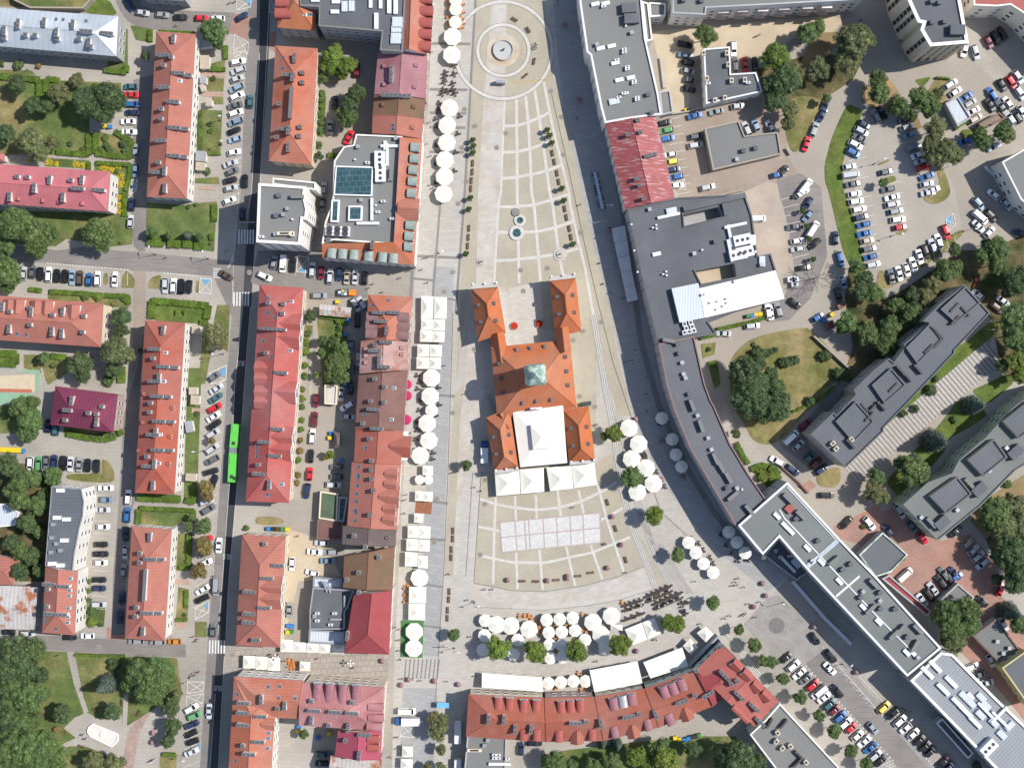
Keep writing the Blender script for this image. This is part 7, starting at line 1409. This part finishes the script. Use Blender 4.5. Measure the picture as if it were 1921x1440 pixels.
# bins and containers
def container(px, py, col, cn, ang, place, sz=(1.15, 1.05, 1.35)):
    p = P(px, py, .7); rt = root('waste_container', (p.x, p.y, .1), R(ang)); m = MB(); m.box((0, 0, sz[2] * .42), (sz[0], sz[1], sz[2] * .84), objm, 0, 1.06); link('body', m.mesh('body'), rt, col=col)
    m = MB(); m.box((0, 0, sz[2] * .9), (sz[0] * 1.1, sz[1] * 1.1, .14), objm, 0, .85); link('lid', m.mesh('lid'), rt, col=tuple(c * .9 for c in col)); reg(rt, f'{cn} waste container', 'waste container', 'waste containers', px, py, place)
YL = (.72, .52, .02); BL = (.04, .20, .50); GR = (.06, .22, .06); BK = (.03, .03, .035); BR = (.12, .05, .03)
for i in range(5): container(5.5 + i * 7.8, 843 + i * .3, YL, 'yellow', 0, 'in the row by the parked car line', (1.3, 1.4, 1.5))
container(43.5, 845, BL, 'blue', 0, 'in the row by the parked car line', (1.0, 1.2, 1.4))
for i, (c, n_) in enumerate(((BL, 'blue'), (BK, 'black'), (BR, 'brown'), (GR, 'green'), (YL, 'yellow'))): container(504 + i * 8.8, 991 + i * .3, c, n_, 0, 'in the row above the lower cross-gabled house')
for x, y, c, n_, a in ((197, 237, YL, 'yellow', 10), (206, 238, BL, 'blue', 10), (633, 566, YL, 'yellow', 0), (622, 812, BL, 'blue', 0), (619, 821, YL, 'yellow', 0), (611, 859, YL, 'yellow', 15), (541, 1173, BL, 'blue', 0), (548, 1174, BL, 'blue', 0), (540, 1185, YL, 'yellow', 0), (547, 1184, GR, 'green', 0), (1291, 207, BL, 'blue', 10), (1288, 207, YL, 'yellow', 10), (654, 600, BL, 'blue', 0), (649, 627, BL, 'blue', 0), (640, 863, BL, 'blue', 5), (597, 1383, BL, 'blue', 0), (618, 1375, YL, 'yellow', 0), (561, 1362, BL, 'blue', 0), (560, 1370, YL, 'yellow', 0),
                     (1266, 1383, YL, 'yellow', 10), (1274, 1386, YL, 'yellow', 10), (1283, 1387, BL, 'blue', 10), (1291, 1384, BL, 'blue', 10), (1298, 1381, BK, 'black', 10), (1305, 1380, BK, 'black', 10), (1311, 1378, GR, 'green', 10), (1411, 592, BL, 'blue', 8), (1418, 590, YL, 'yellow', 8), (1426, 589, YL, 'yellow', 8), (1403, 593, GR, 'green', 8), (1560, 590, YL, 'yellow', 40), (1546, 601, BL, 'blue', 40)): container(x, y, c, n_, a, None)
for x, y in ((1484, 524), (1492, 524), (1491, 533)):
    p = P(x, y, 1.2); m = MB(); m.box((p.x, p.y, .8), (2.0, 1.6, 1.4), metal_w, R(8)); m.cyl((p.x, p.y, 1.5), .5, .1, metal_d, 12); o = m.build('cooling_unit'); reg(o, 'white cooling unit with a dark fan', 'cooling unit', 'cooling units', x, y, 'beside the bright white roof')
# street lamps
def f_lamp(rt):
    m = MB(); m.tube((0, 0, 0), (0, 0, 6.4), .09, metal_d, 8, .05); m.cyl((0, 0, 0), .22, .4, metal_d, 8); link('pole', m.mesh('pole'), rt); m = MB(); m.tube((0, 0, 6.3), (1.2, 0, 6.8), .05, metal_g, 6); link('arm', m.mesh('arm'), rt); m = MB(); m.box((1.5, 0, 6.8), (.8, .34, .14), metal_w); link('lamp_head', m.mesh('lamp_head'), rt)
LP = proto(f_lamp, 'street_lamp')
place_many(LP, '291 477 90;390 485 90;1452 22 0;1640 308 20;1672 443 0;1766 318 180;1808 434 0;852 1215 0;823 475 0;746 500 90;1470 1130 150;1690 1345 40;1580 1245 40;412 226 0;415 272 0;418 664 180;382 845 180;1135 390 0;1260 830 90;890 1130 0;640 243 35;345 1415 0;1605 750 0;1840 620 0', None, 'tall dark street lamp', 'street lamp', 'street lamps'); kill(LP)
def f_globe(rt):
    m = MB(); m.cyl((0, 0, 0), .1, 3.6, metal_d, 8, .06); link('pole', m.mesh('pole'), rt); g_ = MB(); g_.dome((0, 0, 0), .3, .3, frame_m, 10, 4); g_.cyl((0, 0, -.25), .2, .25, frame_m, 10, .3); me = g_.mesh('globe')
    for k in range(4): link('globe', me, rt, (math.cos(k * math.pi / 2) * .75, math.sin(k * math.pi / 2) * .75, 3.6))
    link('globe', me, rt, (0, 0, 3.9)); m = MB(); m.tube((-.75, 0, 3.45), (.75, 0, 3.45), .04, metal_d, 5); m.tube((0, -.75, 3.45), (0, .75, 3.45), .04, metal_d, 5); link('arms', m.mesh('arms'), rt)
GL = proto(f_globe, 'globe_lamp'); place_many(GL, '660 1239;520 1228', None, 'five-globe white lamp post', 'street lamp', 'globe lamps in the tented alley', 0, 'in the tented alley'); kill(GL)
# ------------------------------------------------------------------ people
def figure(pose):
    me = bpy.data.meshes.new('fig'); bm = bmesh.new()
    if pose == 'sit': J = {'pel': (0, 0, .5), 'chest': (-.02, 0, .95), 'neck': (0, 0, 1.08), 'head': (.02, 0, 1.24), 'kl': (.42, .1, .5), 'fl': (.45, .1, .06), 'kr': (.42, -.1, .5), 'fr': (.45, -.1, .06), 'sl': (0, .19, 1.0), 'el': (.12, .24, .74), 'hl': (.36, .15, .74), 'sr': (0, -.19, 1.0), 'er': (.12, -.24, .74), 'hr': (.36, -.15, .74)}
    elif pose == 'walk': J = {'pel': (0, 0, .93), 'chest': (.02, 0, 1.38), 'neck': (.03, 0, 1.5), 'head': (.05, 0, 1.66), 'kl': (.2, .1, .5), 'fl': (.34, .1, .06), 'kr': (-.06, -.1, .5), 'fr': (-.36, -.1, .1), 'sl': (.02, .2, 1.42), 'el': (-.12, .25, 1.15), 'hl': (-.06, .25, .88), 'sr': (.02, -.2, 1.42), 'er': (.12, -.25, 1.16), 'hr': (.32, -.22, 1.0)}
    else: J = {'pel': (0, 0, .93), 'chest': (0, 0, 1.38), 'neck': (.01, 0, 1.5), 'head': (.03, 0, 1.66), 'kl': (.02, .1, .5), 'fl': (0, .11, .05), 'kr': (.02, -.1, .5), 'fr': (0, -.12, .05), 'sl': (0, .2, 1.42), 'el': (0, .26, 1.14), 'hl': (.08, .26, .88), 'sr': (0, -.2, 1.42), 'er': (-.02, -.26, 1.14), 'hr': (.1, -.24, .95)}
    J['tl'] = (J['fl'][0] + .2, J['fl'][1], J['fl'][2] - .02); J['tr'] = (J['fr'][0] + .2, J['fr'][1], J['fr'][2] - .02)
    rad = {'pel': .15, 'chest': .16, 'neck': .06, 'head': .11, 'kl': .075, 'kr': .075, 'fl': .045, 'fr': .045, 'tl': .035, 'tr': .035, 'sl': .07, 'sr': .07, 'el': .045, 'er': .045, 'hl': .035, 'hr': .035}
    V_ = {k: bm.verts.new(v) for k, v in J.items()}
    for a, b in (('pel', 'chest'), ('chest', 'neck'), ('neck', 'head'), ('pel', 'kl'), ('kl', 'fl'), ('fl', 'tl'), ('pel', 'kr'), ('kr', 'fr'), ('fr', 'tr'), ('chest', 'sl'), ('sl', 'el'), ('el', 'hl'), ('chest', 'sr'), ('sr', 'er'), ('er', 'hr')): bm.edges.new((V_[a], V_[b]))
    bm.to_mesh(me); names = list(J); bm.free(); o = bpy.data.objects.new('fig', me); COL.objects.link(o); md = o.modifiers.new('s', 'SKIN'); md.use_smooth_shade = True
    for i, k in enumerate(names): d = me.skin_vertices[0].data[i]; d.radius = (rad[k], rad[k]); d.use_root = (k == 'pel')
    ms_ = o.modifiers.new('u', 'SUBSURF'); ms_.levels = 1; ms_.render_levels = 1
    bpy.context.view_layer.update(); out = bpy.data.meshes.new_from_object(o.evaluated_get(bpy.context.evaluated_depsgraph_get())); bpy.data.objects.remove(o)
    out.materials.clear()
    for m in (skin_m, cloth_m, mat('trousers', (.06, .07, .11), .1)): out.materials.append(m)
    hip_z = J['pel'][2]; nk = J['neck'][2]
    for f in out.polygons:
        c = f.center
        if c.z > nk + .02: f.material_index = 0
        elif c.z > hip_z + .02 and not (abs(c.y) > .2 and c.z < J['el'][2] + .02): f.material_index = 1
        elif c.z <= hip_z + .02 and abs(c.y) < .2: f.material_index = 2
        else: f.material_index = 0
    out.name = 'person'; hm = MB(); h = J['head']; hm.dome((h[0] - .02, h[1], h[2] + .01), .125, .14, hair_m, 10, 4); return out, hm.mesh('hair')
FG = {k: figure(k) for k in ('stand', 'walk', 'sit')}
PC = [((.62, .60, .58), 'a white top'), ((.05, .06, .08), 'a dark top'), ((.10, .20, .45), 'a blue top'), ((.50, .06, .06), 'a red top'), ((.55, .42, .30), 'a beige top'), ((.10, .10, .11), 'a black top'), ((.45, .20, .28), 'a pink top')]
def person(px, py, pose='walk', place=None, ci=None, ang=None, group='people walking about the square', seat=0):
    rnd = random.Random(int(px * 31 + py * 7)); col, cn = PC[ci if ci is not None else rnd.randrange(len(PC))]; p = P(px, py, .9); b, h = FG[pose]
    o = link('person', b, None, (p.x, p.y, .08 + seat), R(ang) if ang is not None else rnd.uniform(0, 6.28), col); link('hair', h, o)
    reg(o, {'walk': 'walking', 'stand': 'standing', 'sit': 'seated'}[pose] + f' person in {cn}', 'person', group, px, py, place)
for t, s in (((0, 3), '1450 455 1485 475 1470 490 1610 0 620 1190 638 1222 1435 760 1465 745 1490 722 1385 803 435 595'), ((0, 0), '205 522 1325 190 1730 20 1765 12'), ((0, 1), '1243 492 690 1240'), ((1, 0), '1310 915 1310 1170 1280 1080 1315 1385 1330 1410 1318 390'),
             ((1, 1), '955 750 1010 615 1085 645 1250 580 1288 678 1205 550 850 720 880 690 1265 495 1420 1300 1150 590'), ((1, 2), '1640 775 1690 803 1115 970 1130 830 1120 870 1450 1425 1480 665 315 1140 1160 370 1155 1320'), ((1, 3), '465 620 730 690 1590 180 1645 187 1610 455 1085 628 1435 790 1650 750 1010 1360 1063 1295 1060 1210 1048 385 1085 400 1720 100 1775 100 1095 770 1185 775 1235 785 200 640 110 590 170 590 1080 560 1075 480'),
             ((2, 0), '350 45 345 15 490 885 1845 270 490 430 1860 262'), ((2, 1), '515 95 745 755 930 1185 1010 1390 850 735 945 620'), ((2, 2), '465 925 705 1205 860 1415 700 1195 635 305 1010 75 1440 850 1015 205 1680 1255 1490 1320 1400 1245'),
             ((2, 3), '1375 40 1680 45 1690 70 1420 360 1080 475 1370 160 1745 85 1640 300 1700 20 1665 72 1600 320 1350 165 1745 290 1760 280 1735 300 1780 210 1865 195 1830 310 1085 480 640 640'), ((3, 0), '690 155 705 150'), ((3, 3), '640 280 370 275 800 790 1010 990 1030 1005 1075 1020')):
    for i, (x, y) in enumerate(pts(s, t)): person(x, y, 'walk' if i % 3 else 'stand')
for i in range(4):
    x, y = 1003.5 + (i % 2) * 2.5, 82 + i * 3; person(x, y, 'stand', 'near the basin fountain', 5)
# leafless tree by the grey car bays
def bare(px, py, rad, label):
    p = P(px, py, 4); rnd = random.Random(5); rt = root('bare_tree', (p.x, p.y, .1)); tag(rt, label, 'tree'); m = MB(); BRK = mat('pale_bark', (.20, .18, .15), .2, 2)
    def br(a, d, L, r, n):
        b = a + d * L; m.tube(a, b, r, BRK, 5, r * .6)
        if n > 0:
            for k in range(3):
                e = (d + Vector((rnd.uniform(-.8, .8), rnd.uniform(-.8, .8), rnd.uniform(-.15, .35)))).normalized(); br(a.lerp(b, rnd.uniform(.5, 1)), e, L * rnd.uniform(.6, .8), r * .6, n - 1)
    t = MB(); t.tube((0, 0, 0), (.1, .05, 3.5), .28, BRK, 8, .2); link('trunk', t.mesh('trunk'), rt)
    for k in range(5): br(Vector((.1, .05, 3.2)), Vector((math.cos(k * 1.3 - .5), math.sin(k * 1.3 - .5) * .6, .45)).normalized(), rad * .38, .12, 4)
    link('limbs', m.mesh('limbs'), rt)
bare(1533, 520, 7, 'leafless spreading tree casting thin shadows over the grey car bays')
bare(58, 268, 7, 'pale-branched birch in the park above the pink-roofed block')
# the long shared table in the shaded street
a = P(1115.5, 324, .8); b = P(1130, 392, .8); d = b - a; Lg = d.length; e = d.normalized(); n3 = Vector((-e.y, e.x, 0)); c = (a + b) / 2; ang = math.degrees(math.atan2(e.y, e.x))
rt = root('long_table', (c.x, c.y, .08), R(ang)); tag(rt, 'very long table with a pale blue cloth where people dine in the shaded street', 'table')
m = MB(); m.box((0, 0, .76), (Lg, .85, .04), mat('pale_blue_cloth', (.38, .52, .66), .06, 1)); link('table_top', m.mesh('table_top'), rt); lg = MB(); lg.box((0, 0, .36), (.08, .6, .72), metal_d); me = lg.mesh('leg')
for i in range(6): link('leg', me, rt, (-Lg / 2 + .3 + i * (Lg - .6) / 5, 0, 0))
pm_ = MB(); pm_.cyl((0, 0, 0), .13, .02, frame_m, 10); pme = pm_.mesh('dinner_plate')
for i in range(13):
    for s in (-1, 1):
        q = a + e * Lg * (i + .5) / 13; k = q + n3 * .28 * s; o = link('dinner_plate', pme, None, (k.x, k.y, .865)); tag(o, 'white plate on the long pale blue table', 'plate', 'white plates on the long pale blue table')
        if (i * 7 + s) % 5:
            k = q + n3 * (.95 * s); px, py = k.x * S * H / (H - .6) + 960.5, 720 - k.y * S * H / (H - .6); person(px, py, 'sit', 'at the long pale blue table', None, ang + (-90 if s > 0 else 90), 'people seated at the long table', 0)
            m = MB(); m.box((0, 0, .43), (.36, .36, .05), wood_m)
            for xx in (-.14, .14):
                for yy in (-.14, .14): m.box((xx, yy, .2), (.04, .04, .42), wood_m)
            kk = q + n3 * .98 * s; o = link('stool', m.mesh('stool'), None, (kk.x, kk.y, .08), R(ang)); tag(o, 'brown stool at the long pale blue table', 'stool', 'stools at the long table')
# bicycles and small things by the town hall
def bike(px, py, ang, place=None):
    p = P(px, py, .5); rt = root('bicycle', (p.x, p.y, .1), R(ang)); w_ = MB(); k = 14
    for i in range(k):
        t0, t1 = 2 * math.pi * i / k, 2 * math.pi * (i + 1) / k; w_.tube((math.cos(t0) * .33, 0, math.sin(t0) * .33), (math.cos(t1) * .33, 0, math.sin(t1) * .33), .025, tyre_m, 4)
    me = w_.mesh('wheel'); link('wheel', me, rt, (-.52, 0, .34)); link('wheel', me, rt, (.52, 0, .34)); m = MB()
    for u, v in (((-.52, 0, .34), (-.1, 0, .3)), ((-.1, 0, .3), (-.2, 0, .8)), ((-.2, 0, .75), (.38, 0, .8)), ((-.1, 0, .3), (.38, 0, .75)), ((.38, 0, .95), (.52, 0, .34)), ((-.52, 0, .34), (-.2, 0, .75))): m.tube(u, v, .03, metal_g, 5)
    link('frame', m.mesh('frame'), rt); m = MB(); m.tube((.36, -.28, .98), (.36, .28, .98), .02, metal_d, 5); link('handlebar', m.mesh('handlebar'), rt); m = MB(); m.box((-.22, 0, .87), (.25, .13, .06), metal_d); link('saddle', m.mesh('saddle'), rt); reg(rt, 'parked bicycle', 'bicycle', 'parked bicycles', px, py, place)
for i in range(9): bike(917 + i * 1.6 + .1, 740 + i * 4.2, 5 + i * 4, 'in the shade of the town hall wall')
for x, y, a_ in ((1117, 797, 40), (1120, 800, 60), (425, 471, 50), (362, 1262, 40), (357, 1268, 70)): bike(x, y, a_)
p = P(1100, 757, 1); m = MB(); m.box((p.x, p.y, .9), (2.8, 1.2, 1.7), metal_d, R(8)); m.box((p.x - 1.9, p.y - .1, .35), (.7, .5, .6), flower_y); o = m.build('electrical_cabinet'); tag(o, 'dark utility cabinet tucked beside the town hall east wall', 'cabinet')
# low walls, terrace rims, fences
def wallrun(s, h, th, m_, lab, t=None, name='garden_wall', cat='wall'):
    mb = MB(); q = [P(*p, h) for p in pts(s, t)]
    for u, v in zip(q, q[1:]):
        c_ = (u + v) / 2; d_ = v - u; mb.box((c_.x, c_.y, h / 2), (d_.length, th, h), m_, math.atan2(d_.y, d_.x))
    o = mb.build(name); tag(o, lab, cat); return o
wallrun('1240 108 1247 165', .9, .9, granite, 'pale low wall beside the red ramp behind the long grey flat roof'); wallrun('1487 1090 1548 1160 1597 1208', 1.1, 1.0, metal_w, 'long pale wall edging the sunken stair passage beside the diagonal store')
wallrun('1243 216 1290 209 1325 199', 1.6, .4, conc_m, 'grey yard wall above the row of cars against the weathered red roof'); wallrun('1270 383 1395 356', 1.2, .5, conc_m, 'long grey wall at the foot of the courtyard lane'); wallrun('1527 630 1595 692', 1.6, .5, conc_m, 'diagonal concrete wall along the edge of the round lawn')
wallrun('1475 278 1483 290', 1.2, .4, conc_m, 'short dark wall by the garage car'); wallrun('1461 870 1500 905 1517 925', 1.0, .4, brown_w, 'low brick wall beside the two cars near the parapet block'); wallrun('1827 540 1832 528 1832 518', .8, .7, mat('red_seat', (.16, .04, .035), .05), 'curved dark red seat wall under the east trees', name='seat_wall')
wallrun('1848 312 1880 342', 1.2, .5, metal_w, 'white rail wall by the north-east corner shade', name='rail_wall'); wallrun('340 180 345 175', .5, .3, metal_w, 'stub') if 0 else None
for x, y, w_, l_, a_ in pts('0 0 0 0') and ((379, 84, 10, 2.2, 10), (384, 117, 5, 4, 0), (381, 150, 3.4, 2.2, 0), (392, 193, 3.4, 2, 0), (377, 293, 5.5, 3, -4), (376, 312, 5, 2.4, -4), (368, 618, 4.5, 2.5, -4), (366, 750, 4.6, 2.8, -4), (355, 800, 4, 3.4, 10), (358, 895, 5.5, 2.2, -4), (362, 733, 4.4, 2.2, 0), (380, 165, 2.3, 2.2, 20)):
    p = P(x, y, 2.5); rt = root('entrance_porch', (p.x, p.y, .1), R(a_)); m = MB(); m.box((0, 0, 2.6), (w_ * .55, l_, .16), metal_g if x % 2 else mat('beige_slab', (.38, .33, .26), .1)); link('canopy', m.mesh('canopy'), rt); m = MB(); m.box((0, 0, 1.25), (w_ * .5, l_ * .9, 2.5), white_w); link('side_walls', m.mesh('side_walls'), rt); reg(rt, 'small pale entrance porch', 'porch', 'entrance porches of the red-roofed blocks', x, y)
bb = P(*tp(0, 3, 1150, 1385), 1.2); rt = root('information_board', (bb.x, bb.y, .1), R(35)); tag(rt, 'slanted pale information board at the lower park corner', 'board'); m = MB(); m.box((0, 0, 1.6), (1.6, .15, 1.6), metal_w); link('panel', m.mesh('panel'), rt); m = MB(); m.cyl((0, 0, 0), .06, 1, metal_d, 6); me = m.mesh('leg'); link('leg', me, rt, (-.6, 0, 0)); link('leg', me, rt, (.6, 0, 0))
bb = P(831, 1322, 2.4); rt = root('bus_shelter', (bb.x, bb.y, .1)); tag(rt, 'light blue glass shelter frame above the promenade tree', 'shelter'); m = MB(); m.box((0, 0, 2.5), (3.6, 1.6, .1), mat('light_blue_panel', (.15, .40, .60), .05)); link('roof', m.mesh('roof'), rt)
m = MB(); m.cyl((0, 0, 0), .05, 2.5, metal_d, 6); me = m.mesh('post')
for x, y in ((-1.7, -.7), (1.7, -.7), (-1.7, .7), (1.7, .7)): link('post', me, rt, (x, y, 0))
bb = P(831, 1214, 3); rt = root('signpost', (bb.x, bb.y, .1)); tag(rt, 'small dark cross-armed signpost beside the lower plaza tree', 'signpost'); m = MB(); m.cyl((0, 0, 0), .08, 3, metal_d, 8); link('post', m.mesh('post'), rt); m = MB(); m.box((0, 0, 2.8), (2.6, .12, .3), metal_d); link('arm', m.mesh('arm'), rt)
for x, y in ((859, 1372), (859, 1432)):
    p = P(x, y, 1.2); m = MB(); m.box((0, 0, 1.3), (2.0, 6.4 if y < 1400 else 3, 2.5), metal_w); o = link('storage_container', m.mesh('storage_container'), None, (p.x, p.y, .08)); reg(o, 'pale storage container', 'container', 'storage containers', x, y, 'by the wall of the felt-roofed storage building')
# wooden cafe deck
mb = MB(); q = [P(*p_).to_2d() for p_ in pts('1205 880 1325 885 1315 975 1195 965', (1, 2))]; mb.prism(q, .03, .2, wood_m.copy() if 0 else mat('reddish_deck', (.26, .11, .06), .15, 1, brick=(3, .25, 0, .7, .1))); o = mb.build('cafe_deck'); tag(o, 'reddish wooden deck between the white cafe tents', 'deck')
mb = MB(); q = [P(*p_).to_2d() for p_ in pts('1090 330 1260 335 1250 612 1085 605', (1, 3))]; mb.prism(q, .03, .18, mat('green_carpet', (.06, .17, .06), .1, 1)); o = mb.build('cafe_carpet'); tag(o, 'green cafe floor carpet under the two large parasols by the crimson roof', 'carpet')
finish_labels()
for o in list(bpy.data.objects):
    if o.type == 'MESH' and o.parent is None and o.users_collection == (): bpy.data.objects.remove(o)
print('cars', ncar, 'trees', ntree, 'objects', len(sc.objects))
